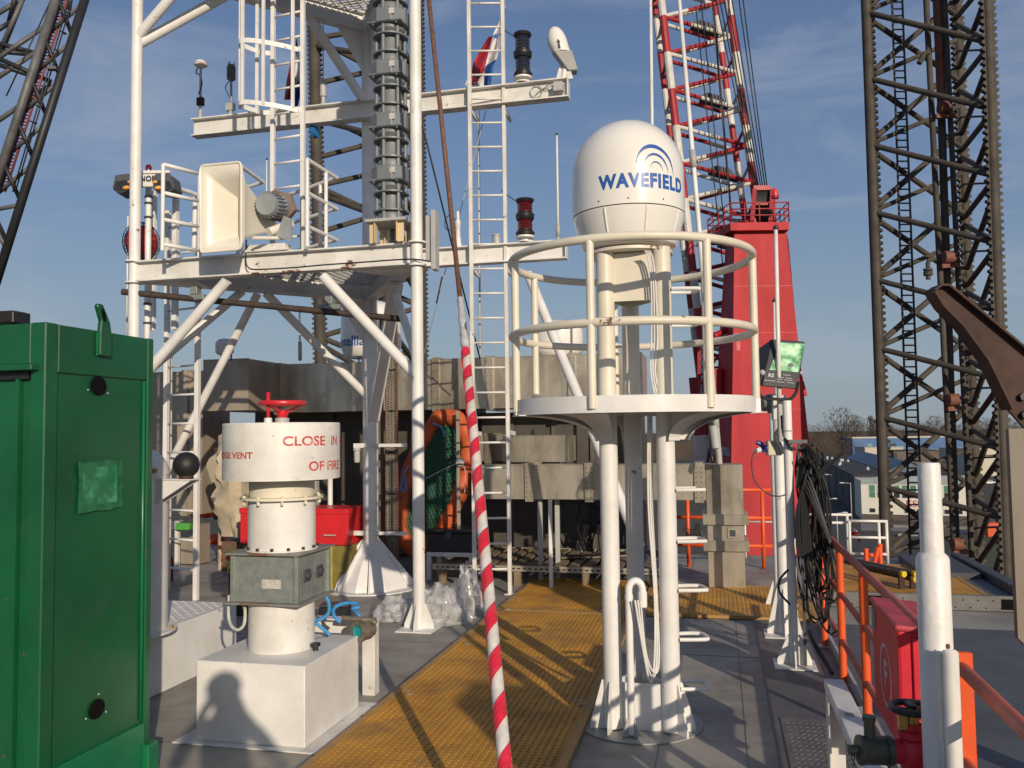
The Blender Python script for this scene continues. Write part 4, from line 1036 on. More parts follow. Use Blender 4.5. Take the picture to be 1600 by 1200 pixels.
# upright duct with two stiffening collars
ud = thing('upright_duct', 'upright stainless duct with two collars and inspection window beside the red crane', 'duct', ((vx0 + vx1) / 2, YL, 0))
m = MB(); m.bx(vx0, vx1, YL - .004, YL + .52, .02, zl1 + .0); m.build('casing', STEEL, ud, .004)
m = MB()
for y0_, y1_ in ((803, 820), (844, 861)):
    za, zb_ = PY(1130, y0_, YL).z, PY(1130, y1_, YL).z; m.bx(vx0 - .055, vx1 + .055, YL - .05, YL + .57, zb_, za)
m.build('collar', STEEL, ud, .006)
m = MB(); c = PY(1146, 833, YL); m.bx(c.x - .07, c.x + .05, YL - .016, YL - .005, c.z - .06, c.z + .06); w = m.build('inspection_frame', FRAMEST, ud, .003)
m = MB(); m.bx(c.x - .045, c.x + .025, YL - .019, YL - .0165, c.z - .04, c.z + .04); m.build('pane', DKGREY, w)
m = MB(); random.seed(3); c = PY(1094, 835, YL)
for i in range(9): m.path(smoothpath([c + V(random.uniform(-.05, .03), -.02, .12 - i * .02), c + V(random.uniform(-.22, -.08), -.05, random.uniform(-.1, .1)), c + V(random.uniform(-.1, .02), -.03, random.uniform(-.12, -.02)), c + V(.02, -.02, random.uniform(-.1, .05))], 5), .006, 5)
m.bx(c.x - .06, c.x - .005, YL - .03, YL + .1, c.z - .05, c.z + .13); m.build('cable_tangle', BLACK, ud)
# duct supports
for i, (px, d_, lab) in enumerate(((845, 11.5, 'left grey support post under the lower duct'), (872, 11.6, 'right grey support post under the lower duct'), (861, 10.95, 'slender white channel post in front of the lower duct'))):
    b = Q(px, 880, d_); t = thing('support_post', lab, 'post', (b.x, b.y, 0)); w = .03 if i < 2 else .022
    m = MB(); m.bx(b.x - w, b.x + w, b.y - w, b.y + w, .012, zl0 - .004 if i < 2 else zl0 + .02); m.build('upright', GREYL if i < 2 else WHITE, t, .003)
    m = MB(); m.bx(b.x - .07, b.x + .07, b.y - .06, b.y + .06, .001, .011); m.build('foot', GREYL, t)
b = Q(1047, 860, 11.6); t = thing('support_post', 'white channel post under the duct beside the radome tower steps', 'post', (b.x, b.y, 0)); m = MB(); m.bx(b.x - .045, b.x + .045, b.y - .02, b.y + .02, .001, zl0); m.build('upright', WHITE, t, .004)
# dark machinery behind the ducts
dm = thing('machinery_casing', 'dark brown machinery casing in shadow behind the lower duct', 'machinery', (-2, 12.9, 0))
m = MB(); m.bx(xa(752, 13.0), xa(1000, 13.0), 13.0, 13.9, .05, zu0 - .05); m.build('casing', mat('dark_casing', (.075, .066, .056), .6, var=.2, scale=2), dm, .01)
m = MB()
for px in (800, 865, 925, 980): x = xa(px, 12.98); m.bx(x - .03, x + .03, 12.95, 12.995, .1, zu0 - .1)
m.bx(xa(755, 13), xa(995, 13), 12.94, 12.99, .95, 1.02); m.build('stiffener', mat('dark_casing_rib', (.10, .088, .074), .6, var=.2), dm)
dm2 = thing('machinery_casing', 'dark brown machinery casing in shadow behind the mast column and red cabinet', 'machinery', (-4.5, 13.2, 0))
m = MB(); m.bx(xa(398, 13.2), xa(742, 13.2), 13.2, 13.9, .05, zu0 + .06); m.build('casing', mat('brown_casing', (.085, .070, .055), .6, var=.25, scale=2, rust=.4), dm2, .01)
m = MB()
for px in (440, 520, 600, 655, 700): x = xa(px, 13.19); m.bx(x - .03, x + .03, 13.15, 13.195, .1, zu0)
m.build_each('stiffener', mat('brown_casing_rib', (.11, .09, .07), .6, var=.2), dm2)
m = MB(); random.seed(8); c = PY(930, 830, 12.5)
for i in range(14): m.path(smoothpath([c + V(random.uniform(-.25, .1), 0, .55), c + V(random.uniform(-.3, .2), -.1, .2), c + V(random.uniform(-.3, .2), 0, -.2), c + V(random.uniform(-.3, .2), 0, -.6)], 4), .014, 5)
m.build('hanging_hoses', BLACK, dm)
# dark lattice seen through the gap below the upper duct
tr = thing('pipe_rack', 'dark steel pipe rack in the gap beneath the upper duct', 'rack', (-3, 13.6, 0))
m = MB(); Yk = 13.6
for px in (742, 752, 785, 820): m.tube(PY(px, 650, Yk), PY(px, 672, Yk), .018, 6)
for a, b in (((745, 648), (770, 676)), ((768, 648), (786, 672)), ((800, 672), (815, 648))): m.tube(PY(*a, Yk), PY(*b, Yk), .022, 6)
m.bar(PY(738, 672, Yk), PY(830, 672, Yk), .05, .05); m.bar(PY(738, 648, Yk), PY(830, 648, Yk), .05, .05); x = PY(735, 660, Yk)
for px in (741, 828): p_ = PY(px, 660, Yk); m.bx(p_.x - .02, p_.x + .02, Yk, Yk + .05, .01, p_.z + .1)
m.build('rack_frame', DKGREY, tr)
# pallet grid with perforated edge strips
pg = thing('pallet_walkway', 'long low pallet walkway with perforated steel edges beneath the ducts', 'walkway', (-2, 11.7, 0))
def gx(px, py, z): return G(px, py, z)
zf = .26
a, b = gx(668, 884, zf), gx(935, 884, zf)
ya = G(800, 884, zf).y; yb_ = 12.7; xl, xr = -3.75, -.75
m = MB()
for i in range(16): x = xl + .1 + i * .19; m.bx(x, x + .12, ya + .02, yb_, zf - .03, zf - .004)
m.build('planks', WOOD, pg)
m = MB()
for y in (ya, yb_): m.bx(xl, xr, y - .012, y + .012, zf - .07, zf + .004)
m.build_each('edge_strip', FRAMEST, pg)
m = MB()
for i in range(40): m.bx(xl + .05 + i * .074, xl + .09 + i * .074, ya - .0145, ya - .0125, zf - .042, zf - .026)
m.build('slots', HOLE, pg)
m = MB()
for x in (xl + .12, -2.6, -1.7, xr - .1):
    for y in (ya + .03, yb_ - .05): m.bx(x - .045, x + .045, y - .02, y + .06, .001, zf - .031)
m.build_each('block', WOOD, pg)
pl2 = thing('wood_pallet', 'weathered wooden pallet lying askew beneath the ducts', 'pallet', (-1.5, 12, .27))
m = MB(); c = V(-1.55, 11.95, .285)
for i in range(6): o = (i - 2.5) * .17; m.box(c + V(o * .8, o * .2, 0), (.10, 1.0, .02), R(-52))
m.build('slats', mat('grey_wood', (.20, .165, .125), .8, var=.25, scale=6), pl2)

# ================================================================= CARGO BEHIND THE MAST
c = Q(470, 850, 11.2); fx, fy = c.x, c.y
rb = thing('red_cabinet', 'bright red steel cabinet with small handle on a yellow crate behind the vent', 'cabinet', (fx, fy, .5))
x0, x1 = PY(375, 800, fy).x, PY(543, 800, fy).x; z1 = PY(470, 796, fy).z; z0 = PY(470, 851, fy).z
m = MB(); m.bx(x0, x1, fy, fy + .55, z0, z1); m.build('body', RED, rb, .01)
m = MB(); m.bx(x0 - .01, x1 + .01, fy - .012, fy + .56, z1 - .06, z1 + .012); m.build('lid', RED, rb, .008)
h = PY(516, 836, fy); m = MB(); m.path([h + V(-.07, 0, 0), h + V(-.07, -.035, 0), h + V(.07, -.035, 0), h + V(.07, 0, 0)], .009, 8); m.build('handle', GREYL, rb)
yc = thing('yellow_crate', 'yellow steel crate under the red cabinet', 'crate', (fx, fy, 0))
m = MB(); m.bx(x0 + .1, x1 + .02, fy + .03, fy + .58, .002, z0 - .003); m.build('body', mat('dull_yellow', (.19, .155, .035), .6, var=.2, scale=5), yc, .012)
m = MB()
for x in (x0 + .3, x0 + .8, x1 - .25): m.bx(x - .03, x + .03, fy + .015, fy + .029, .02, z0 - .02)
m.build('rib', mat('dull_yellow_rib', (.42, .34, .06), .6, var=.2, scale=5), yc)
st = thing('stanchion', 'white stanchion standing behind the red cabinet', 'post', (PY(516, 780, fy + .7).x, fy + .7, 0)); p_ = PY(516, 780, fy + .7)
m = MB(); m.tube((p_.x, fy + .7, .002), (p_.x, fy + .7, p_.z + .55), .035, 10); m.build('upright', WHITE, st)
m = MB(); m.bx(p_.x - .25, p_.x - .19, fy + .65, fy + .75, .002, p_.z + .25); m.build('stay', GREYL, st)
# rescue raft ring with green net
rf = thing('rescue_float', 'large orange ring float with green net leaning against the duct frames', 'rescue float', Q(640, 868, 11.9))
pts = [(716, 656), (693, 651), (668, 676), (646, 722), (630, 780), (628, 830), (643, 856), (668, 852), (694, 822), (716, 776), (729, 728), (731, 685)]
P3 = [Q(x, y, 12.1 - .0018 * (x - 680)) for x, y in pts]
lp_ = smoothpath(P3 + [P3[0]], 7)[:-1]
random.seed(5)
rad = [.115 + .012 * math.sin(i * .9) + random.uniform(-.006, .006) for i in range(len(lp_))]
MB().path(lp_, rad, 14, closed=True).build('orange_ring', RAFT, rf)
cn = sum(P3, V(0, 0, 0)) / len(P3) + V(0, -.02, 0)
m = MB(); inn = [cn + (p - cn) * .86 for p in lp_]
m.add([cn + V(.02, -.05, 0)] + inn, [(0, i + 1, (i + 1) % len(inn) + 1) for i in range(len(inn))], 0, True); m.build('net_bag', NET, rf)
m = MB()
import itertools
nrm = V(0, -1, 0)
U = (P3[0] - P3[6]).normalized(); W_ = U.cross(nrm).normalized()
def inside(p):
    q = [( (v - cn).dot(U), (v - cn).dot(W_)) for v in inn]; x, y = (p - cn).dot(U), (p - cn).dot(W_); c_ = False
    for i in range(len(q)):
        (x1_, y1_), (x2_, y2_) = q[i], q[i - 1]
        if (y1_ > y) != (y2_ > y) and x < (x2_ - x1_) * (y - y1_) / (y2_ - y1_) + x1_: c_ = not c_
    return c_
for k in range(-30, 31):
    for (da, dbv) in ((U + W_, U - W_), (U - W_, U + W_)):
        da = da.normalized(); dbv = dbv.normalized(); run = []
        for s in range(-60, 61):
            p = cn + dbv * k * .05 + da * s * .03 + V(0, -.06, 0)
            if inside(p): run.append(p)
            else:
                if len(run) > 1: m.path([run[0], run[len(run) // 2] + V(0, -.01, 0), run[-1]], .0045, 4)
                run = []
m.build('net_cords', NETCORD, rf)
m = MB(); a_ = lp_[12]; m.path(smoothpath([Q(676, 662, 11.9), Q(690, 668, 11.85), Q(694, 682, 11.9)], 5), .014, 6); m.path(smoothpath([Q(637, 728, 11.9), Q(630, 745, 11.85), Q(627, 765, 11.85), Q(633, 766, 11.85), Q(634, 745, 11.85)], 5), .016, 6); m.build('grab_line', HOSE, rf)
ap = Q(717, 815, 11.75); at = thing('alloy_post', 'slim alloy channel post roped to the orange float', 'post', (ap.x, ap.y, .66))
zt_ = Q(717, 642, 11.75).z
m = MB(); m.bx(ap.x - .022, ap.x + .022, ap.y - .02, ap.y + .02, .665, zt_); m.build('channel', FRAMEST, at, .003)
m = MB(); c = Q(719, 722, 11.7)
for i in range(7): m.path([c + V(.045 * math.cos(t) + random.uniform(-.01, .01), .04 * math.sin(t), (i - 3) * .016) for t in [2 * math.pi * j / 10 for j in range(10)]], .008, 5, closed=True)
m.path(smoothpath([c, Q(700, 730, 11.6), Q(665, 748, 11.6)], 4), .006, 5); m.path(smoothpath([c, Q(727, 735, 11.6), Q(726, 770, 11.6)], 4), .006, 5); m.build('rope', GREYL, at)
# black case on a white stand
c = Q(703, 862, 11.7); cy_ = c.y; x0, x1 = PY(666, 850, cy_).x, PY(739, 850, cy_).x; z0, z1 = PY(700, 863, cy_).z, PY(700, 829, cy_).z
bs = thing('equipment_stand', 'low white steel stand under the black equipment box', 'stand', ((x0 + x1) / 2, cy_, 0))
m = MB()
for x in (x0 + .03, x1 - .03):
    for y in (cy_ + .03, cy_ + .47): m.bx(x - .03, x + .03, y - .03, y + .03, .001, z0 - .062)
m.build('leg', WHITE2, bs, .003)
m = MB(); m.bx(x0, x1, cy_, cy_ + .5, z0 - .06, z0 - .003); m.build('top_frame', WHITE2, bs, .004)
bc = thing('equipment_box', 'black equipment box with latched lid on the white stand', 'box', ((x0 + x1) / 2, cy_, z0))
m = MB(); m.bx(x0 + .01, x1 - .01, cy_ + .01, cy_ + .49, z0, z1 - .04); m.build('body', BLACK, bc, .012)
m = MB(); m.bx(x0 + .0, x1 - .0, cy_ + .0, cy_ + .5, z1 - .038, z1 + .01); m.build('lid', BLACK, bc, .012)
m = MB(); m.bx(x0 + .28, x0 + .36, cy_ - .01, cy_ - .001, z1 - .10, z1 - .02); m.build('latch', DKGREY, bc)
# clear plastic sheet bundle
random.seed(21)
pb = thing('plastic_sheet', 'crumpled clear plastic sheeting heaped round the right mast post', 'plastic sheet', G(665, 985))
def crumple(c, rx, ry, rz_, seed, tilt=0.0):
    m = MB(); n, k = 44, 24; vs = []
    for j in range(k + 1):
        ph = math.pi * .52 * j / k
        for i in range(n):
            a = 2 * math.pi * i / n
            d0 = V(math.sin(ph) * math.cos(a), math.sin(ph) * math.sin(a), math.cos(ph))
            nn = mnoise.noise(d0 * 2.3 + V(seed, 0, 0)) * .34 + abs(mnoise.noise(d0 * 4.0 + V(0, seed, 0))) * .16 + abs(mnoise.noise(d0 * 9.0 + V(0, 0, seed))) * .035
            r = .82 + nn
            z = max(.01, d0.z * rz_ * r)
            vs.append(V(c.x + d0.x * rx * r + tilt * z, c.y + d0.y * ry * r, c.z + z))
    m.add(vs, [(j * n + i, (j + 1) * n + i, (j + 1) * n + (i + 1) % n, j * n + (i + 1) % n) for j in range(k) for i in range(n)], 0, True)
    return m.build('film', FILM, pb)
crumple(G(640, 968), .40, .32, .31, 1.3); crumple(G(690, 972), .34, .27, .40, 4.7, -.15); crumple(G(716, 968), .21, .19, .50, 8.2, .12); crumple(G(735, 950), .16, .16, .52, 3.1, -.1)
crumple(G(612, 968), .22, .2, .17, 6.4)

# ================================================================= FAR LEFT GAP
lg = thing('red_bottle', 'dark red cylinder standing at the foot of the white access ladder', 'cylinder', Q(264, 905, 10.6))
q_ = G(264, 908); m = MB(); m.lathe(q_, [(0, .002), (.055, .002), (.055, .30), (.03, .35), (0, .35)], 18); m.build('bottle', mat('dull_red', (.16, .03, .03), .5), lg)
sp = Q(345, 863, 12.9); zt_ = Q(345, 680, 12.9).z
ss = thing('rusty_stanchion', 'peeling white stanchion with rusty clips at the far deck edge', 'post', (sp.x, sp.y, 0))
MB().tube((sp.x, sp.y, .002), (sp.x, sp.y, zt_), .045, 12).build('upright', mat('peeling_paint', (.44, .36, .27), .6, col2=(.28, .12, .07), scale=9, patch=.5), ss)
m = MB()
for z in (.35, .78, 1.15, 1.5, 1.8): m.box((sp.x + .06, sp.y - .03, z), (.26, .10, .045), R(10)); m.tube((sp.x - .10, sp.y, z + .02), (sp.x + .2, sp.y - .05, z - .03), .022, 6)
m.build('clip', RUSTY, ss)
tp_ = thing('tarpaulin', 'beige tarpaulin bundle tied beside the rusty stanchion', 'tarpaulin', Q(372, 850, 12.6))
m = MB(); c = Q(376, 770, 12.5); n, k = 26, 22; vs = []
for j in range(k + 1):
    t = j / k; z = 2.1 - 1.55 * t
    for i in range(n):
        a = 2 * math.pi * i / n; d0 = V(math.cos(a), math.sin(a), z)
        r = (.15 + .12 * math.sin(t * 3.0)) * (1 + .6 * mnoise.noise(d0 * 2.6) + .5 * abs(mnoise.noise(d0 * 6)) + .2 * abs(mnoise.noise(d0 * 13)))
        vs.append(V(c.x + r * math.cos(a) * 1.2, c.y + r * math.sin(a) * .7, z))
m.add(vs + [V(c.x, c.y, 2.14)], [(j * n + i, (j + 1) * n + i, (j + 1) * n + (i + 1) % n, j * n + (i + 1) % n) for j in range(k) for i in range(n)] + [(n * (k + 1), i, (i + 1) % n) for i in range(n)], 0, True)
m.build('cloth', TARP, tp_)
bx_ = thing('brown_crate', 'brown wooden crate on the far deck edge beside the red cabinet', 'crate', Q(358, 866, 12.7)); c = Q(360, 866, 12.6)
m = MB(); m.bx(c.x - .13, c.x + .25, c.y, c.y + .4, .03, .46)
for i in range(3): m.bx(c.x - .135, c.x + .255, c.y - .012, c.y - .002, .06 + i * .14, .16 + i * .14)
m.build('planks', mat('brown_wood', (.17, .10, .065), .75, var=.2, scale=5), bx_)
pu = thing('yellow_pump', 'small yellow and black pump behind the galvanised damper', 'pump', Q(362, 900, 9.6)); c = Q(361, 880, 9.6)
m = MB(); m.bx(c.x - .05, c.x + .1, c.y, c.y + .2, c.z - .12, c.z + .1); m.bx(c.x - .08, c.x + .12, c.y - .02, c.y + .2, c.z + .10, c.z + .13); m.build('body', YELLOW, pu, .01)
m = MB(); m.tube(c + V(.07, -.04, -.08), c + V(.07, .1, -.08), .07, 18); m.bx(c.x - .06, c.x + .1, c.y + .05, c.y + .25, .001, c.z - .121); m.build('wheel', BLACK, pu)
m = MB(); m.tube(c + V(-.02, -.03, .06), c + V(-.02, .0, .06), .03, 12); m.build('red_cap', RED, pu)
# small radomes and antenna on the ducts
def mini_radome(label, px, py_top, py_bot, d, rpx, mtl=GEL2, text=None):
    b = Q(px, py_bot, d); zt = Q(px, py_top, d).z; r = rpx / FPX * d; h = zt - b.z
    t = thing('small_radome', label, 'radome', b)
    prof = [(0, .03), (r * .82, .03), (r * .9, .06), (r, h * .22), (r, h * .66)] + [(r * math.cos(R(a)) ** .8 if a < 90 else 0, h * .66 + h * .34 * math.sin(R(a))) for a in range(10, 91, 10)]
    m = MB(); m.lathe(b, prof, 40); m.build('dome', mtl, t)
    m = MB(); m.lathe(b, [(.0, -.06), (.05, -.06), (.05, .03), (0, .03)], 12)
    for a in (.5, 2.6, 4.7): q = b + V(math.cos(a), math.sin(a), 0) * r * .7; m.tube(q - V(0, 0, .06), q + V(0, 0, .04), .012, 6)
    m.build('mount', DKGREY, t)
    return t, b, r, h
mini_radome('small grey weathered radome on the brown duct corner', 351, 529, 557, 12.4, 14)
t, b, r, h = mini_radome('pale radome with blue lettering half hidden behind the mast column', 580, 470, 562, 13.6, 47, GEL)
vs_, _ = text_mesh('intellian', .21, .004); lettering('lettering', 'intellian', BLUE, t, on_cyl(b, r + .003, math.atan2(-b.y, -b.x) - .68, b.z + h * .27), .21, .004, sx=.66 / (max(v.x for v in vs_) - min(v.x for v in vs_)))
mini_radome('plain white radome behind the left of the railed platform', 872, 500, 560, 13.6, 40, GEL)
# ================================================================= GEAR ON THE MAST
def at_beam(px, py, zt): p = PY(px, py, UBY); return V(p.x, UBY, zt)
# satellite positioning antenna
b = at_beam(313, 190, UTOP); g = thing('positioning_antenna', 'white mushroom positioning antenna with red band at the beam left end', 'antenna', b)
zt = PY(313, 104, UBY).z
m = MB(); m.tube(b + V(0, 0, .001), b + V(0, 0, .14), .035, 12, .022); m.tube(b + V(0, 0, .14), V(b.x, b.y, zt), .017, 10); m.build('pole', GREYL, g)
m = MB(); m.lathe(V(b.x, b.y, zt), [(0, -.03), (.03, -.02), (.085, .01), (.095, .03)], 24); m.lathe(V(b.x, b.y, zt), [(.093, .037), (.075, .065), (.04, .09), (0, .095)], 24); m.build('dome', GEL, g)
m = MB(); m.lathe(V(b.x, b.y, zt), [(.095, .030), (.097, .034), (.093, .037)], 24); m.build('red_band', ORANGE, g)
m = MB(); m.path(smoothpath([V(b.x - .04, b.y, zt), V(b.x - .075, b.y, zt - .08), V(b.x - .02, b.y, zt - .12), V(b.x + .03, b.y - .01, zt - .25), V(b.x - .02, b.y - .02, zt - .40)], 5), .008, 6); m.bx(b.x - .045, b.x + .045, b.y - .03, b.y + .03, b.z + .20, b.z + .31); m.build('cable', RUSTY, g)
# weather sensor
b = at_beam(361, 180, UTOP); g = thing('weather_sensor', 'ribbed grey weather sensor on a short pole above the mast beam', 'weather sensor', b); zt = PY(362, 124, UBY).z
m = MB(); m.tube(b + V(0, 0, .14), V(b.x, b.y, zt), .017, 10); m.bx(b.x - .02, b.x + .02, b.y - .02, b.y + .02, b.z + .001, b.z + .16); m.bx(b.x - .07, b.x + .05, b.y - .03, b.y + .03, b.z + .08, b.z + .18); m.build('pole', GREYL, g)
m = MB(); prof = [(0, -.02), (.03, -.02)]
for i in range(7): prof += [(.058, i * .028), (.062, i * .028 + .006), (.045, i * .028 + .018)]
prof += [(.05, .20), (.0, .205)]
m.lathe(V(b.x, b.y, zt), prof, 20)
for a in range(4): q_ = V(b.x + .045 * math.cos(a * 1.57), b.y + .045 * math.sin(a * 1.57), zt); m.tube(q_ + V(0, 0, .19), q_ + V(0, 0, .235), .007, 6)
m.build('sensor_head', mat('sensor_grey', (.16, .16, .17), .5, var=.1), g)
m = MB(); m.path(smoothpath([V(b.x - .03, b.y, zt - .02), V(b.x - .09, b.y, zt - .1), V(b.x - .05, b.y, zt - .2), V(b.x, b.y, zt - .3)], 5), .006, 6); m.build('cable', BLACK, g)
# double signal lanterns
def lantern(label, px, zt, ztop_px, lens):
    b = at_beam(px, 390, zt); h = PY(px, ztop_px, UBY).z - zt
    g = thing('signal_lantern', label, 'lantern', b)
    m = MB(); m.lathe(b, [(.11, .001), (.11, .02), (.05, .02), (.05, .055), (.115, .06), (.115, .085), (0, .085)], 26); m.build('base', WHITE2, g)
    m = MB()
    for i in range(8): a = 2 * math.pi * i / 8; m.tube(b + V(.09 * math.cos(a), .09 * math.sin(a), .086), b + V(.09 * math.cos(a), .09 * math.sin(a), .11), .008, 6)
    m.build('bolt', RUSTY, g)
    hh = (h - .12) / 2; z = .10
    for k in range(2):
        m = MB(); prof = [(.0, z), (.115, z), (.12, z + .03), (.095, z + .055), (.095, z + .06)]; m.lathe(b, prof, 28)
        m.lathe(b, [(.095, z + hh - .045), (.105, z + hh - .04), (.118, z + hh - .015), (.112, z + hh), (0, z + hh)], 28); m.build_each('housing_ring', BLACK, g)
        m = MB(); z0 = z + .058; z1 = z + hh - .044; prof = []
        for i in range(9): t = i / 8; prof.append((.086 + .010 * abs(math.sin(t * math.pi * 4)), z0 + (z1 - z0) * t))
        m.lathe(b, prof, 28); m.build('lens', lens, g)
        z += hh
    m = MB(); m.path(smoothpath([b + V(-.09, 0, h - .05), b + V(-.2, 0, h + .03), b + V(-.3, 0, h + .12)], 4), .006, 5); m.build('wire', WIRE, g)
    return g
lantern('black double signal lantern standing on the upper crossbeam', 821, UTOP, 50, LENSDK)
lantern('dark red double signal lantern standing on the lower crossbeam', 821, LTOP, 309, LENSRED)
# satcom head at beam end
b = at_beam(876, 126, UTOP); g = thing('satellite_terminal', 'white egg shaped satellite terminal with black arrow at the right beam end', 'satellite terminal', b)
hc = PY(872, 72, UBY - .05); upv = (RGT * -.16 + V(0, 0, 1)).normalized(); fr = (-FWD).normalized()
m = MB(); m.tube(b + V(.03, 0, .001), hc + upv * -.15 + V(.07, .05, -.05), .035, 12); m.prism([b + V(-.06, -.01, 0), b + V(.02, -.01, 0), b + V(.02, -.01, .28)], (0, .012, 0)); m.prism([b + V(.16, -.01, 0), b + V(.08, -.01, 0), b + V(.08, -.01, .30)], (0, .012, 0)); m.build('mount', WHITE, g)
m = MB(); u = RGT; w = upv
vs = []; n = 26; k = 14
# egg: elongated body standing up, flat bottom tilted toward the viewer
cc = hc + upv * .02
for j in range(k + 1):
    ph = math.pi * .5 * j / k
    for i in range(n):
        a = 2 * math.pi * i / n; vs.append(cc + u * (.128 * math.sin(ph) * math.cos(a)) + FWD * (.128 * math.sin(ph) * math.sin(a)) + w * (.23 * math.cos(ph)))
m.add(vs, [(j * n + i, (j + 1) * n + i, (j + 1) * n + (i + 1) % n, j * n + (i + 1) % n) for j in range(k) for i in range(n)], 0, True)
vs = [cc + u * (.128 * math.cos(2 * math.pi * i / n)) + FWD * (.128 * math.sin(2 * math.pi * i / n)) for i in range(n)]
dv = w * -.12 + u * .03
vs2 = [cc + dv + u * (.118 * math.cos(2 * math.pi * i / n)) + FWD * (.118 * math.sin(2 * math.pi * i / n)) for i in range(n)]
m.add(vs + vs2, [(i, n + i, n + (i + 1) % n, (i + 1) % n) for i in range(n)], 0, True)
m.build('dome', GEL, g)
m = MB(); c2 = cc + dv
m.prism([c2 + u * -.115 - FWD * .118, c2 + u * .12 - FWD * .10, c2 + u * .16 - w * .22 - FWD * .02, c2 + u * .04 - w * .22 - FWD * .02], FWD * .16); m.build('bracket', GREYL, g, .008)
m = MB(); ar = cc + w * -.04 - FWD * .127
m.prism([ar + u * -.004 + w * .055, ar + u * .024 + w * .012, ar + u * .008 + w * .012, ar + u * .010 - w * .06, ar + u * -.016 - w * .06, ar + u * -.014 + w * .012, ar + u * -.030 + w * .012], -FWD * .004); m.build('arrow_mark', INK, g)
# flags
def flag(label, pole_p, pole_q, cells, sag, cat='flag'):
    """cells: list of (uv quad function) built as a wavy cloth between rows"""
    g = thing('flag', label, cat, pole_q)
    return g
# red-white-blue flag (left, hanging limp)
g = thing('flag', 'limp red white and blue flag behind the caged ladder', 'flag', PY(455, 170, UBY + .5))
def cloth(px_rows, cols_mats, d, name):
    """px_rows: list of rows, each a list of pixel points (left..right); one material per column"""
    for ci, mt in enumerate(cols_mats):
        m = MB(); vs = []; nr = len(px_rows); ss = 5
        for r in range((nr - 1) * 4 + 1):
            t = r / 4; i = min(int(t), nr - 2); f = t - i
            for s in range(ss + 1):
                q = ci + s / ss
                def pt(row): k = min(int(q), len(row) - 2); ff = q - k; return row[k][0] + (row[k + 1][0] - row[k][0]) * ff, row[k][1] + (row[k + 1][1] - row[k][1]) * ff
                a, b_ = pt(px_rows[i]), pt(px_rows[i + 1]); x, y = a[0] + (b_[0] - a[0]) * f, a[1] + (b_[1] - a[1]) * f
                vs.append(Q(x, y, d + .10 * math.sin(q * 4.2 + r * .25) + .05 * math.sin(r * .7)))
        W = ss + 1; R_ = (nr - 1) * 4
        m.add(vs, [(r * W + s, r * W + s + 1, (r + 1) * W + s + 1, (r + 1) * W + s) for r in range(R_) for s in range(ss)], 0, True)
        yield m.build(name[ci], mt, None)
for o in cloth([[(459, 62), (461, 62), (463, 60), (464, 60)], [(454, 95), (460, 95), (466, 95), (468, 95)], [(448, 125), (457, 122), (467, 122), (468, 120)], [(444, 155), (453, 155), (456, 150), (469, 150)], [(444, 156), (454, 156), (456, 168), (465, 168)]], [FLAGR, FLAGW, FLAGB], 12.2, ['red_stripe', 'white_stripe', 'blue_stripe']):
    for v in o.data.vertices: v.co = v.co - wloc(g)
    o.parent = g
fp = thing('flag', 'red white and blue quartered flag with star flying right of the tall ladder', 'flag', Q(765, 140, 11.8))
parts = list(cloth([[(789, 12), (790, 12)], [(770, 55), (788, 50)]], [FLAGW], 11.8, ['white_quarter'])) + list(cloth([[(770, 56), (788, 51)], [(758, 104), (776, 92)]], [FLAGW], 11.8, ['white_quarter']))
parts += list(cloth([[(763, 58), (770, 56)], [(741, 95), (758, 100)], [(728, 136), (757, 112)]], [FLAGR], 11.83, ['red_quarter']))
parts += list(cloth([[(776, 78), (782, 72)], [(757, 100), (772, 102)], [(756, 134), (766, 134)]], [FLAGB], 11.82, ['blue_quarter']))
parts += list(cloth([[(737, 108), (757, 104)], [(727, 132), (756, 134)], [(732, 138), (745, 138)]], [FLAGW], 11.81, ['white_quarter']))
for o in parts:
    for v in o.data.vertices: v.co = v.co - wloc(fp)
    o.parent = fp
def star(c, r, mtl):
    m = MB(); pts = [c + RGT * (r * (1 if i % 2 == 0 else .4) * math.sin(math.pi * i / 5)) + V(0, 0, r * (1 if i % 2 == 0 else .4) * math.cos(math.pi * i / 5)) for i in range(10)]
    m.prism(pts, -FWD * .004); return m.build('star', mtl, fp)
star(Q(744, 127, 11.66), .045, FLAGR); star(Q(774, 57, 11.66), .05, FLAGB)
m = MB(); m.tube(Q(790, 8, 11.8), Q(763, 138, 11.8), .006, 6); m.build('halyard', GREYL, fp)
# blue lamp under the left part of upper beam
b = PY(490, 205, UBY + .1); g = thing('blue_lamp', 'blue lamp hanging under the upper crossbeam beside the caged ladder', 'lamp', b)
m = MB(); m.lathe(b, [(0, -.03), (.06, -.03), (.10, 0), (.10, .05), (0, .07)], 20, axis=(1, 0, .1)); m.tube(b + V(.02, 0, .0), b + V(.02, 0, .14), .02, 8); m.build('lamp_body', mat('lamp_blue', (.02, .16, .42), .35), g)
# small antenna with canister on the upper beam near the column
b = at_beam(505, 163, UTOP); g = thing('whip_antenna', 'thin white whip with silver canister on the upper crossbeam', 'antenna', b)
zt = PY(504, 132, UBY).z
m = MB(); m.lathe(b, [(.06, .001), (.03, .04), (.03, .12), (.045, .13), (.045, zt - b.z + .06), (0, zt - b.z + .07)], 14); m.tube(V(b.x, b.y, zt + .06), V(b.x, b.y, zt + 1.0), .008, 6); m.build('whip', GREYL, g)
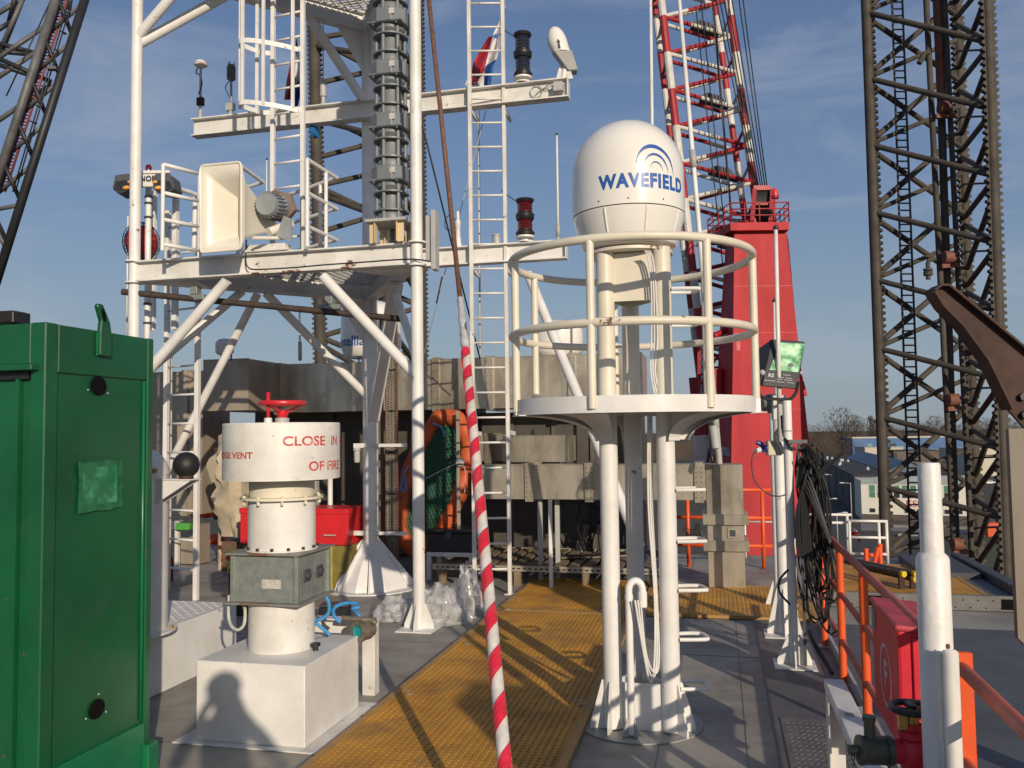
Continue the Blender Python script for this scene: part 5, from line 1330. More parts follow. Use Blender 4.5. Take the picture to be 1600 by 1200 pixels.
# whips
def whip(label, pb, pt, r0, r1, collar=None, mtl=WHITE, extra=None):
    g = thing('whip_antenna', label, 'antenna', pb)
    m = MB(); m.tube(pb, pt, r0, 8, r1); m.build('whip', mtl, g)
    if collar:
        m = MB(); m.tube(pb + (pt - pb) * collar[0], pb + (pt - pb) * collar[1], r0 * 1.6, 10); m.build('ferrule', GREYL, g)
    m = MB(); m.sphere(pt, r1 * 1.5, 8, 6); m.build('tip', BLACK, g)
    return g
b = at_beam(872, 372, LTOP)
whip('thin white whip antenna with clamp on the lower crossbeam right end', b, PY(870, 210, UBY), .017, .012, (.04, .16))
b = at_beam(716, 396, LTOP); g = thing('stub_antenna', 'stubby white antenna with loop cable on the lower crossbeam', 'antenna', b); zt = PY(713, 331, UBY).z
m = MB(); m.lathe(b, [(.06, .001), (.04, .06), (.04, .12), (.03, .13), (.03, .26), (.036, .27), (.036, .34), (.02, .36), (.02, zt - b.z), (0, zt - b.z + .01)], 14); m.build('body', WHITE, g)
m = MB(); m.path(smoothpath([V(b.x + .02, b.y, b.z + .3), V(b.x - .1, b.y, b.z + .42), V(b.x - .17, b.y, b.z + .36), V(b.x - .16, b.y, b.z + .25), V(b.x - .05, b.y, b.z + .22)], 5), .006, 5); m.build('cable', BLACK, g)
whip('very long white whip antenna rising past the left of the red boom', Q(1024, 640, 10.8), Q(1016, -40, 10.8), .024, .020)
g = whip('long leaning white whip antenna passing in front of the red boom', Q(1124, 725, 10.6), Q(1058, -40, 10.6), .040, .022)
m = MB()
for y0, y1 in ((235, 262), (640, 668)):
    a = Q(1124 + (1058 - 1124) * (725 - y0) / 765, y0, 10.6); b = Q(1124 + (1058 - 1124) * (725 - y1) / 765, y1, 10.6); m.tube(a, b, .042, 10)
m.tube(Q(1114, 665, 10.55), Q(1119, 700, 10.55), .055, 12); m.build_each('clamp', GREYL, g)
m = MB(); m.tube(Q(1105, 723, 10.5), Q(1110, 700, 10.5), .02, 8); m.tube(Q(1114, 723, 10.4), Q(1109, 700, 10.5), .02, 8); m.build('tripod_foot', BLACK, g)
whip('thin white whip antenna beyond the left end of the mast platform', Q(469, 564, 12.6), Q(468, 480, 12.6), .018, .014, (.02, .35))
whip('slim white whip antenna beside the fog horn motor', Q(417, 340, 10.3), Q(417, 249, 10.3), .012, .010)
whip('slender vertical white rod hanging behind the tall free ladder', Q(750, 556, 11.6), Q(748, 150, 11.6), .016, .014)
# left: floodlight bracket with red beacon, white post
base = Q(228, 700, 10.2); zt = Q(232, 290, 10.2).z
fb = thing('floodlight_mast', 'thin white light mast with twin black floodlights behind the left post', 'light mast', (base.x, base.y, 0))
m = MB(); m.tube((base.x, base.y, .002), (base.x, base.y, zt), .036, 12); m.build('pole', WHITE, fb)
m = MB()
for py in (340, 318, 308, 475, 505, 535): z = Q(230, py, 10.2).z; m.lathe((base.x, base.y, z), [(.045, -.012), (.05, 0), (.045, .012)], 14)
m.build('pole_clamp', DKGREY, fb)
c0 = Q(232, 285, 10.0)
m = MB(); m.box(c0 + V(0.05, 0, .02), (.34, .05, .16), R(13)); m.box(c0 + V(.1, 0.0, .11), (.34, .07, .035), R(13)); m.build('header_plate', WHITE, fb, .004)
lettering('lettering', 'NOERM', INK, fb, flat_map(c0 + V(.08, -.03, .03) - FWD * .01, RGT, (0, 0, 1)), .085, .002)
for px, s in ((197, -1), (262, 1)):
    c = Q(px, 291, 10.0); h = MB()
    hw_ = .11 if s < 0 else .13
    pts = [(-hw_ * .7, .10), (hw_ * .8, .12), (hw_, .0), (hw_ * .9, -.08), (-hw_ * .4, -.12), (-hw_, -.06)]
    if s > 0: pts = [(-x, z) for x, z in pts][::-1]
    h.prism([c + RGT * x + V(0, 0, z) - FWD * .12 for x, z in pts], FWD * .26); o = h.build('floodlight', mat('floodlight_grey_%d' % px, (.07, .08, .085), .45, var=.15, scale=6), fb, .012)
    m = MB(); m.sphere(c + RGT * (-s * .06) + V(0, 0, -.055) - FWD * .13, .03, 12, 8, sc=(1.6, .7, .8)); m.sphere(c + RGT * (-s * .10) + V(0, 0, .015) - FWD * .125, .022, 12, 8, sc=(1.6, .7, .8)); m.build('bulb_glass', mat('amber_glass_%d' % px, (.85, .42, .10), .15, var=.1), o)
    m = MB(); m.prism([c + RGT * x * .8 + V(0, 0, z * .55 - .03) - FWD * .123 for x, z in pts], FWD * .003); m.build('front_recess', BLACK, o)
m = MB(); m.lathe(c0 + V(0, 0, .135), [(.035, 0), (.035, .05), (.025, .075), (0, .085)], 16); m.build('red_beacon', LENSRED, fb)
# red buoy in a wire basket
c = Q(221, 379, 10.4); g = thing('radar_reflector', 'red ball in a black wire basket behind the left mast post', 'reflector', c)
m = MB(); m.sphere(c, .19, 18, 12, sc=(1, 1, 1.12)); m.build('red_ball', mat('red_fabric', (.48, .03, .04), .6, var=.25, scale=9), g)
m = MB()
for a in range(6): m.path([c + (RGT * math.cos(a * math.pi / 6) + FWD * math.sin(a * math.pi / 6)) * .215 * math.cos(t) + V(0, 0, .25 * math.sin(t)) for t in [2 * math.pi * i / 28 for i in range(28)]], .005, 5, closed=True)
for z in (-.15, -.07, 0, .07, .15): r = .215 * math.sqrt(1 - (z / .25) ** 2); m.path([c + RGT * r * math.cos(t) + FWD * r * math.sin(t) + V(0, 0, z) for t in [2 * math.pi * i / 26 for i in range(26)]], .004, 5, closed=True)
m.build('wire_basket', BLACK, g)
m = MB(); m.tube(Q(198, 520, 10.4), Q(200, 338, 10.4), .011, 6); m.bar(Q(199, 400, 10.4), Q(221, 405, 10.4), .02, .02); m.build('rod', WHITE, g)
# upright handrails of the left ladder above the platform
hr = thing('handrail', 'white hooped handrail at the head of the left access ladder', 'handrail', Q(258, 400, 10.6))
m = MB(); a = Q(240, 420, 10.5); b = Q(274, 420, 10.4); ztt = Q(240, 299, 10.5).z
m.bar((a.x, a.y, 3.3), (a.x, a.y, ztt), .05, .05); m.bar((b.x, b.y, 3.3), (b.x, b.y, ztt - .02), .06, .06); m.build('stile', WHITE, hr)
m = MB(); c_ = Q(312, 306, 10.0); m.path(smoothpath([V(a.x, a.y, ztt), V(b.x, b.y, ztt), c_], 5), .028, 10); m.tube(Q(305, 306, 10.1), Q(303, 395, 10.1), .028, 10); m.build('top_rail', WHITE, hr)
# ---- stays and wires
g = thing('taped_stay', 'rusty stay wire wrapped white and in red and white spiral warning tape', 'stay', Q(792, 1250, 3.9))
A, B = Q(795, 1260, 3.95), Q(719, 467, 7.15)
axd = (A - B).normalized()
T0 = Q(728, 552, 6.62)
MB().tube(A, T0, .0345, 20, .0345).build('sleeve_core', TAPE_W, g)
lenT = (T0 - A).length; pitch = .275
u = axd.orthogonal().normalized(); w = axd.cross(u)
m = MB(); n = 28; steps = int(lenT / pitch * 22)
r = .0360
wdt = pitch * .5
for st_ in range(steps):                 # helical red band
    s0, s1 = st_ / steps * lenT, (st_ + 1) / steps * lenT
    vs = []
    for s in (s0, s1):
        a = 2 * math.pi * s / pitch
        for off in (0, wdt * .25, wdt * .5, wdt * .75, wdt):
            ss = s; aa = -a + 2 * math.pi * off / pitch
            vs.append(A - axd * ss + (u * math.cos(aa) + w * math.sin(aa)) * r)
    m.add(vs, [(i, i + 1, 6 + i, 5 + i) for i in range(4)], 0, True)
m.build('red_spiral', TAPE_R, g)
m = MB(); random.seed(2); k = 26
m.path([T0 + (B - T0) * (i / k) for i in range(k + 1)], [.034 + random.uniform(-.004, .005) - .008 * i / k for i in range(k + 1)], 12); m.build('white_wrapping', mat('grubby_wrap', (.50, .49, .48), .6, var=.2, scale=16, bump=.4, bscale=30), g)
up = Q(664, -60, 7.8)
MB().tube(B, up, .021, 10, .021).build('rusty_rod', RUSTROD, g)
def wire(label, p, q, r=.008, mtl=WIRE):
    m = MB(); m.tube(p, q, r, 5); o = m.build('wire', mtl, None); tag(o, label, 'wire'); return o
wire('black wire slanting from the right mast post to the duct', Q(659, 190, 8.9), Q(750, 560, 11.5), .011)
wire('pale thin wire rising from the duct toward the tall ladder', Q(663, 552, 11.0), Q(760, 170, 11.2), .006, GREYL)
wire('dark thin rod leaning beside the right mast post', Q(682, 474, 10.5), Q(691, 432, 10.5), .010)
# ================================================================= RIGHT-HAND SIDE OF THE DECK
# orange deck rail
RX = .895
orr = thing('guard_rail', 'long orange tubular guard rail running down the right of the walkway', 'railing', (RX, 4, 0))
for z in (1.06, .70, .34): MB().tube((RX, 1.2, z), (RX, 9.2, z), .026 if z > 1 else .022, 14).build('rail', ORPIPE, orr)
for y in (8.4, 7.2, 6.06, 2.6): MB().tube((RX - .002, y, .012), (RX - .002, y, 1.05), .029, 14).build('post', ORANGE, orr)
for y in (8.4, 7.2, 6.06, 2.6): MB().bx(RX - .06, RX + .06, y - .06, y + .06, .006, .016).build('foot', GREYL, orr)
MB().bx(RX - .035, RX + .04, 3.70, 3.73, .02, 1.12).build('flat_post', ORANGE, orr, .004)
# kerb under the rail
kb = thing('rail_kerb', 'low grey kerb strip with lashing holes under the orange guard rail', 'kerb', (RX + .06, 6, 0))
m = MB(); m.bx(RX + .035, RX + .06, 2.2, 9.3, .006, .09); m.bx(RX - .03, RX + .034, 6.2, 6.4, .006, .085); m.build('strip', GREYL, kb, .003)
# fire hose box hung on the rail
hb = thing('fire_hose_box', 'red fire hose box with pale F in an oval hung on the orange rail', 'fire box', (.9, 4.6, .5))
X0, X1, Y0, Y1, Z0, Z1 = .768, 1.010, 4.34, 5.04, .50, 1.085
m = MB(); m.bx(X0 + .012, X1 - .012, Y0 + .01, Y1 - .01, Z0, Z1 - .03); m.build('body', REDDARK, hb, .015, 2)
m = MB(); m.hexa([V(X0, Y0 - .005, Z1 - .03), V(X1, Y0 - .005, Z1 - .05), V(X1, Y1, Z1 - .05), V(X0, Y1, Z1 - .03)], [V(X0, Y0 - .005, Z1), V(X1, Y0 - .005, Z1 - .02), V(X1, Y1, Z1 - .02), V(X0, Y1, Z1)]); m.build('lid', mat('sky_sheen_red_lid', (.50, .06, .07), .55, var=.2, scale=8), hb, .012, 2)  # pinker red paints the sky's reflection onto the lid
m = MB(); m.bx(X0 + .075, X1 - .04, Y0 - .004, Y0 + .006, Z0 + .05, Z1 - .06); m.build('front_panel', REDDARK, hb, .02, 3)
yc_, zc2 = (Y0 + Y1) / 2, (Z0 + Z1) / 2 - .03
m = MB()
N_ = 40
ov = [(math.cos(2 * math.pi * i / N_), math.sin(2 * math.pi * i / N_)) for i in range(N_)]
vs = [V(X0 + .0105, .0 + yc_ - .02 + .15 * a, zc2 + .155 * b) for a, b in ov] + [V(X0 + .0105, yc_ - .02 + .130 * a, zc2 + .137 * b) for a, b in ov]
m.add(vs, [(i, (i + 1) % N_, N_ + (i + 1) % N_, N_ + i) for i in range(N_)]); m.build('oval_mark', PALE, hb)
lettering('lettering', 'F', PALE, hb, flat_map((X0 + .0105, yc_ - .02, zc2), (0, -1, 0), (0, 0, 1)), .18, .006)
m = MB(); m.bx(X0 + .009, X0 + .0105, Y1 - .12, Y1 - .02, Z1 - .16, Z1 - .05); m.build('sticker', mat('grey_sticker', (.24, .24, .23), .6), hb)
m = MB(); m.bx(X0 + .02, X0 + .06, Y0 - .012, Y0 - .001, Z0 - .02, Z0 + .055); m.tube((X0 + .04, Y0 - .014, Z0 + .035), (X0 + .04, Y0 - .012, Z0 + .035), .008, 8); m.build('hinge_plate', GREYL, hb, .003)
m = MB(); m.bx(RX - .06, RX + .06, Y0 + .1, Y0 + .16, Z0 - .06, Z0 - .001); m.bx(RX - .06, RX + .06, Y1 - .16, Y1 - .1, Z0 - .06, Z0 - .001); m.build('hanger', ORANGE, hb)
# hydrant
hy = thing('fire_hydrant', 'red fire hydrant valve with black handwheel and capped brass hose coupling', 'hydrant', Q(1425, 1190, 3.0))
c = Q(1428, 1174, 3.2); cx_ = (Q(1345, 1172, 3.2) - c).normalized()
m = MB(); m.sphere(c, .062, 22, 14, sc=(1, 1, 1.1)); m.tube(c, V(c.x, c.y, .03), .048, 18); m.tube(c + cx_ * .02, c + cx_ * .085, .044, 18); m.lathe(c, [(.05, .05), (.055, .055), (.055, .075), (.03, .08), (.03, .10)], 20); m.build('body', REDDARK, hy)
m = MB(); zw = c.z + .155
m.path([V(c.x, c.y, zw) + RGT * (.072 * math.cos(t)) + FWD * (.072 * math.sin(t)) for t in [2 * math.pi * i / 30 for i in range(30)]], .0125, 10, closed=True)
for k in range(4): a = k * math.pi / 2; m.tube(V(c.x, c.y, zw - .01), V(c.x, c.y, zw) + RGT * .07 * math.cos(a) + FWD * .07 * math.sin(a), .009, 8)
m.tube(V(c.x, c.y, zw - .02), V(c.x, c.y, zw + .012), .018, 12); m.build('handwheel', BLACK, hy)
m = MB(); m.tube(V(c.x, c.y, c.z + .075), V(c.x, c.y, zw), .022, 12); m.bx(c.x - .05, c.x - .02, c.y - .02, c.y + .02, c.z + .08, c.z + .13); m.build('spindle', BRASSY, hy)
m = MB(); e = c + cx_ * .085
m.lathe(e, [(.0, 0), (.052, 0), (.052, .02), (.046, .022), (.05, .03), (.05, .10), (.053, .105), (.053, .115), (.04, .12), (0, .122)], 26, axis=cx_); m.lathe(e + cx_ * .122, [(.018, 0), (.018, .03), (0, .031)], 14, axis=cx_)
m.tube(e + cx_ * .075 + V(0, 0, .04), e + cx_ * .075 + V(0, 0, .11), .019, 14); m.lathe(e + cx_ * .075 + V(0, 0, .105), [(.024, 0), (.024, .018), (0, .019)], 14)
m.build('coupling', BRASS, hy)
m = MB(); p0 = e + cx_ * .14
for i in range(7): cc = p0 + V(0.002 * i, 0, -.012 - i * .016); m.path([cc + (V(1, 0, 0) if i % 2 else V(0, 1, 0)) * .005 * math.cos(t) + V(0, 0, .010 * math.sin(t)) for t in [2 * math.pi * k / 10 for k in range(10)]], .0022, 5, closed=True)
m.build('chain', DKGREY, hy)
# white angle bench carrying the hydrant line
wb = thing('pipe_support', 'white box section pipe support frame beside the hydrant', 'support frame', (.56, 4.2, 0))
ya, yb2 = 4.86, 3.1; z = .68
m = MB(); m.bx(.505, .605, yb2, ya, z - .05, z); m.build('top_bar', WHITE2, wb, .005)
m = MB(); m.bx(.51, .60, ya - .012, ya - .002, .013, z - .051); m.bx(.51, .522, ya - .10, ya - .013, .013, z - .051); m.build('leg', WHITE2, wb, .003)
m = MB(); m.bx(.51, .60, 3.9, 3.912, .013, z - .051); m.bx(.51, .522, 3.80, 3.899, .013, z - .051); m.build('leg', WHITE2, wb, .003)
m = MB(); m.bx(.53, .57, 4.25, 4.30, z + .0005, z + .002); m.build('worn_patch', mat('worn_primer', (.34, .31, .22), .6, var=.3, scale=40), wb)
# large white post in the foreground
p = Q(1462, 1000, 3.05); zt = Q(1449, 723, 3.05).z; zs = Q(1460, 868, 3.05).z
wp = thing('stepped_post', 'thick white stepped pipe post standing closest to the camera on the right', 'post', (p.x, p.y, 0))
m = MB(); m.lathe((p.x, p.y, 0), [(.056, .006), (.055, zs - .012), (.050, zs), (.0385, zs + .012), (.0375, zt - .008), (.034, zt), (0, zt + .002)], 36); m.build('pipe', mat('brushed_white_paint', (.75, .73, .68), .4, var=.06, scale=3, bump=.5, bscale=16, rust=.12, rustscale=9), wp)
m = MB(); c = Q(1481, 1016, 2.93); zb0 = 0.3; n_ = -FWD
m.prism([V(c.x, c.y, 0) + RGT * x + V(0, 0, z) for x, z in [(-.022, zb0), (.038, zb0), (.038, c.z - .012), (.03, c.z), (-.012, c.z), (-.022, c.z - .012)]], FWD * .012); m.bar(V(c.x, c.y, zb0) + RGT * -.022 + FWD * .03, V(c.x, c.y, c.z - .01) + RGT * -.022 + FWD * .03, .007, .06); m.build('side_bracket', WHITE2, wp, .004)
m = MB(); q_ = Q(1482, 1010, 2.99); m.sphere(q_, .006, 8, 6, sc=(1, .6, 1.6)); m.build('rust_spot', LEGRED, wp)
# tall posts with the floodlight
def post(label, gpx, gpy, r, ptop, w=.13, h=.27, name='pipe_post'):
    b = G(gpx, gpy); t = thing(name, label, 'post', b); zt = Q(ptop[0], ptop[1], (b - EYEV).dot(FWD)).z
    m = MB(); m.tube(b + V(0, 0, .01), V(b.x, b.y, zt), r, 20); m.build('pipe', WHITE, t); foot(t, b.x, b.y, r, w, h, WHITE2); return t, b, zt
t3, b3_, z3 = post('white pipe post with footplate nearest the cable bundle', 1242, 1040, .038, (1231, 626), .14, .26)
m = MB()
for z in (1.98, 1.90): m.lathe((b3_.x, b3_.y, z), [(.039, -.006), (.043, -.006), (.043, .006), (.039, .006)], 18)
m.build('band_clamp', GREYL, t3)
t2, b2_, z2 = post('thicker white pipe post carrying the black floodlight', 1226, 992, .052, (1218, 640), .16, .45)
t1, b1_, z1_ = post('slim white pipe post farthest of the group beside the red crane', 1217, 950, .045, (1205, 640), .14, .3)
whip('tall thin white whip antenna in front of the red crane mast', Q(1219, 690, 7.6), Q(1212, 356, 7.6), .022, .017)
whip('short thin white whip antenna beside the tall one before the crane mast', Q(1213, 640, 8.3), Q(1210, 470, 8.3), .016, .014)
# floodlight
fd = 7.7
fl = thing('floodlight', 'black floodlight with green tinted glass clamped on the post group', 'floodlight', Q(1222, 606, fd))
fA = [Q(1205, 529, fd), Q(1260, 533, fd), Q(1247, 609, fd - .15), Q(1189, 604, fd - .15)]
back = FWD * .22 + RGT * -.10 + V(0, 0, .02)
m = MB(); cen = sum(fA, V(0, 0, 0)) / 4
m.add(fA + [cen + (p_ - cen) * .62 + back for p_ in fA], [(0, 1, 2, 3), (4, 7, 6, 5), (0, 4, 5, 1), (1, 5, 6, 2), (2, 6, 7, 3), (3, 7, 4, 0)]); m.build('housing', mat('floodlight_black', (.025, .025, .03), .45, var=.2, scale=10), fl, .012)
def fm(a, b, e=0.0):
    x0 = fA[0] + (fA[1] - fA[0]) * a; x1 = fA[3] + (fA[2] - fA[3]) * a; return x0 + (x1 - x0) * b - FWD * (.004 + e)
m = MB(); m.add([fm(.27, .07), fm(.96, .06), fm(.92, .65), fm(.13, .65)], [(0, 1, 2, 3)])
gm = bpy.data.materials.new('green_glare_glass'); gm.use_nodes = True; bb_ = gm.node_tree.nodes['Principled BSDF']; bb_.inputs['Base Color'].default_value = (.16, .42, .20, 1); bb_.inputs['Roughness'].default_value = .12; bb_.inputs['Metallic'].default_value = 0.0
_t = gm.node_tree; _g = _t.nodes.new('ShaderNodeNewGeometry'); _n = _t.nodes.new('ShaderNodeTexNoise'); _n.inputs['Scale'].default_value = 13; _t.links.new(_g.outputs['Position'], _n.inputs['Vector']); _r = _t.nodes.new('ShaderNodeValToRGB'); _r.color_ramp.elements[0].position = .35; _r.color_ramp.elements[0].color = (.06, .26, .10, 1); _r.color_ramp.elements[1].position = .68; _r.color_ramp.elements[1].color = (.62, .95, .62, 1); _t.links.new(_n.outputs['Fac'], _r.inputs['Fac']); _t.links.new(_r.outputs['Color'], bb_.inputs['Base Color'])  # bright green blotches paint the glare into the glass colour
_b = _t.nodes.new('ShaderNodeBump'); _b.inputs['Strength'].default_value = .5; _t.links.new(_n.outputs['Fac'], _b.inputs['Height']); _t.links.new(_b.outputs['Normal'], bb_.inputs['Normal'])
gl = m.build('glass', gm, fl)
m = MB(); c = fm(.68, .52, .003); m.lathe(c, [(0, 0), (.022, 0), (.022, .004), (0, .004)], 16, axis=-FWD); m.build('lamp_socket', DKGREY, gl)
lettering('lettering', 'RS', mat('grey_print', (.45, .45, .45), .5), fl, flat_map(fm(.20, .76, .002), fA[1] - fA[0], fA[0] - fA[3]), .05, .002)
m = MB()
for (a0, a1, bb0) in ((.52, .72, .72), (.40, .56, .78), (.60, .78, .78), (.38, .52, .82), (.58, .80, .82), (.38, .60, .87), (.66, .86, .87), (.04, .35, .86)):
    m.add([fm(a0, bb0, .002), fm(a1, bb0 + .002, .002), fm(a1, bb0 + .014, .002), fm(a0, bb0 + .012, .002)], [(0, 1, 2, 3)])
m.build('fine_print', fl.children[-1].data.materials[0], fl)
m = MB(); u_ = fm(-.04, .8) ; v_ = fm(1.02, .92)
m.path(smoothpath([fm(-.05, .72) , fm(-.06, 1.05), fm(.12, 1.22) , fm(.5, 1.22), fm(.82, 1.2), fm(.95, 1.06), fm(.97, .85)], 4), .014, 8); m.build('yoke', BLACK, fl)
m = MB(); m.sphere(fm(-.05, .72), .028, 12, 8); m.sphere(fm(1.0, .66), .018, 10, 6); m.build('pivot_knob', GREYL, fl)
m = MB(); c = Q(1216, 632, 7.75); m.bx(c.x - .06, c.x + .07, c.y - .05, c.y + .05, c.z - .14, c.z + .08); m.build('mount_bracket', WHITE2, fl, .006)
# round grey lamp beside it
c = Q(1197, 631, 7.8); lm = thing('bulkhead_lamp', 'grey round bulkhead lamp facing left on the post group', 'lamp', c)
m = MB(); ax2 = (-RGT - FWD * .25).normalized(); m.lathe(c - ax2 * .06, [(.085, 0), (.09, .03), (.08, .06), (.05, .105), (0, .12)], 24, axis=ax2); m.build('glass_bowl', mat('frosted_grey_glass', (.20, .20, .19), .25, var=.2, scale=14), lm)
m = MB(); m.lathe(c - ax2 * .075, [(0, -.03), (.06, -.03), (.092, 0), (.092, .02), (.085, .025)], 24, axis=ax2); m.build('housing', WHITE2, lm)
m = MB()
random.seed(9)
for i in range(5): m.path(smoothpath([c + V(.08, 0, -.05), c + V(.13 + random.uniform(-.03, .03), -.03, -.15), c + V(.10 + random.uniform(-.04, .04), -.03, -.3), c + V(.14 + random.uniform(-.03, .03), -.02, -.45)], 4), .011, 6)
m.build('wiring', DKGREY, lm)
# junction box with plug
c = Q(1209, 700, 7.85); jb = thing('socket_box', 'beige socket box with white and blue plug on the post group', 'socket box', c)
m = MB(); m.box(c, (.13, .09, .135), R(13)); m.build('box', mat('beige_box', (.52, .48, .36), .5, var=.08), jb, .008)
m = MB(); e = c - RGT * .065; m.tube(e, e - RGT * .05 - V(0, 0, .01), .032, 14); m.tube(e - RGT * .03 + V(0, 0, .03), e - RGT * .09 + V(0, 0, .055), .022, 10); m.build('blue_socket', mat('blue_plastic', (.03, .04, .22), .4), jb)
m = MB(); m.tube(e - RGT * .05 - V(0, 0, .01), e - RGT * .11 - V(0, 0, .03), .026, 14, .02); m.build('white_plug', GEL, jb)
m = MB(); s0 = e - RGT * .11 - V(0, 0, .03); m.path(smoothpath([s0, s0 + V(-.03, 0, -.08), s0 + V(-.01, 0, -.26), s0 + V(.10, -.02, -.38), s0 + V(.22, -.03, -.40), s0 + V(.32, -.05, -.34)], 6), .006, 6); m.build('flex', GREYL, jb)
# black cable bundle hung on a hook
cb = thing('cable_bundle', 'thick bundle of black cables hung in long coils between posts and orange rail', 'cable bundle', Q(1262, 1000, 7.2))
random.seed(31); hk = Q(1246, 690, 7.3)
m = MB()
for i in range(18):
    ln = random.uniform(.9, 1.62); sp = random.uniform(.03, .21); dx = random.uniform(-.02, .07); dyv = random.uniform(-.12, .12); zt = hk.z + random.uniform(-.12, .0)
    mid = V(hk.x, hk.y, 0) + RGT * (dx * 1.3 + .06) + FWD * dyv
    drift = RGT * random.uniform(.02, .07)
    pts = []
    for k_ in range(15):
        t = 2 * math.pi * k_ / 14
        zz = zt - ln / 2 + ln / 2 * math.cos(t); fr_ = (zt - zz) / 1.6
        pts.append(mid + RGT * (sp * .62 * math.sin(t) * (.5 + .7 * fr_)) + drift * fr_ * 1.6 + FWD * (.06 * math.cos(2 * t + i * 1.7)) + V(0, 0, zz) + RGT * (random.uniform(-.02, .02) + .025 * math.sin(k_ * 1.1 + i * 2.3)))
    m.path(smoothpath(pts, 3), random.choice((.008, .009, .011)), 6)
m.build('coils', RUBBER, cb)
m = MB()
for i in range(6):
    a = Q(1250 + i * 2, 780 - i * 8, 7.2); b = Q(1318 - i * 4, 706 + i * 3, 7.1) if i < 2 else Q(1275 + i * 6, 800 + i * 14, 7.0)
    m.path(smoothpath([Q(1248 + 4 * i, 870, 7.1), a, b], 6), .012, 6)
m.path(smoothpath([Q(1300, 990, 6.9), Q(1316, 980, 6.9), Q(1318, 960, 6.9), Q(1305, 940, 6.9), Q(1290, 935, 6.9)], 5), .008, 6)
m.path(smoothpath([Q(1265, 985, 7.0), Q(1275, 1010, 6.9), Q(1290, 1035, 6.7), Q(1300, 1052, 6.5)], 5), .018, 6); m.path(smoothpath([Q(1232, 890, 7.2), Q(1219, 905, 7.2), Q(1218, 925, 7.2), Q(1235, 945, 7.2)], 5), .010, 6)
m.path(smoothpath([Q(1222, 650, 7.5), Q(1224, 675, 7.4), Q(1232, 695, 7.3), Q(1243, 702, 7.3)], 5), .014, 6)
m.build('loose_ends', RUBBER, cb)
m = MB(); m.bar(hk - RGT * .08, hk + RGT * .08, .03, .03); m.bar(V(hk.x, hk.y, .012) + RGT * .01, hk + RGT * .01, .022, .022); m.build('hook_post', DKGREY, cb)
# right deck: coaming, gutter, pipes with yellow caps, bollards
cg = thing('deck_coaming', 'grey drilled coaming strip across the right deck in front of the yellow grating', 'coaming', (2.2, 10.3, 0))
m = MB(); m.bx(RX + .07, DX1 - .2, 10.28, 10.33, .006, .17); m.build('strip', mat('dull_grey_strip', (.15, .145, .135), .6, var=.2, scale=6, rust=.4), cg, .004)
m = MB()
for i in range(30): x = RX + .2 + i * .075; m.tube((x, 10.277, .04 + .08 * (i % 2)), (x, 10.2795, .04 + .08 * (i % 2)), .008, 8)
for x in (1.55, 2.9): m.bx(x, x + .16, 10.272, 10.278, .03, .14)
m.build_each('hole', HOLE, cg)
ed = thing('deck_edge_gutter', 'dark raised deck edge gutter along the right side of the ship', 'gutter', (DX1 - .15, 11, 0))
m = MB(); m.bx(DX1 - .16, DX1 - .02, 8.0, 14.0, .006, .13); m.bx(DX1 - .9, DX1 - .2, 12.3, 13.9, .006, .10); m.build('coaming', DKGREY, ed, .01)
rp = thing('roof_patch', 'dark bitumen deck patch inside the right deck edge', 'deck patch', (2.8, 12, 0)); m = MB(); m.bx(3.02, DX1 - .18, 10.4, 13.9, .006, .02); m.build('sheet', DECKDK, rp)
for i, (px, py) in enumerate(((1412, 897), (1431, 897), (1430, 905))):
    c = Q(px, py, 10.4); t = thing('capped_pipe', ['dark pipe with yellow end cap lying on the yellow grating', 'second yellow capped dark pipe, the upper of the right pair', 'third yellow capped dark pipe, the lower of the right pair'][i], 'pipe', c)
    d = (FWD * .9 - RGT * .25).normalized()
    MB().tube(c, c + d * 1.1 + V(0, 0, .0), .034, 14).build('pipe', mat('grubby_pipe_%d' % i, (.09, .075, .055), .7, var=.3, scale=8), t)
    MB().lathe(c - d * .012, [(0, 0), (.037, 0), (.037, .05), (.034, .05)], 16, axis=d).build('end_cap', YELLOW, t)
    MB().bx(c.x - .03, c.x + .03, c.y + .1, c.y + .2, .045, c.z - .05).build('chock', RUSTY, t)
for i, px in enumerate((1354, 1366, 1376)):
    b = Q(px, 884, 12.6); t = thing('orange_bollard', ['short orange bollard with a side knob beyond the yellow grating, leftmost of three', 'leaning orange bollard between the other two beyond the grating', 'tallest orange bollard at the right of the three beyond the grating'][i], 'bollard', (b.x, b.y, 0)); zt = Q(px, (857, 855, 850)[i], 12.6).z
    m = MB(); m.tube((b.x, b.y, .006), (b.x + (.06 if i == 1 else 0), b.y, zt), .034, 14); m.build('pipe', ORANGE, t)
    m = MB(); m.tube((b.x + .03, b.y, zt * .6), (b.x + .1, b.y, zt * .6), .03, 8) if i == 0 else m.lathe((b.x + (.06 if i == 1 else 0), b.y, zt), [(.037, -.03), (.037, 0), (0, .01)], 14); m.build('knob', ORANGE, t)
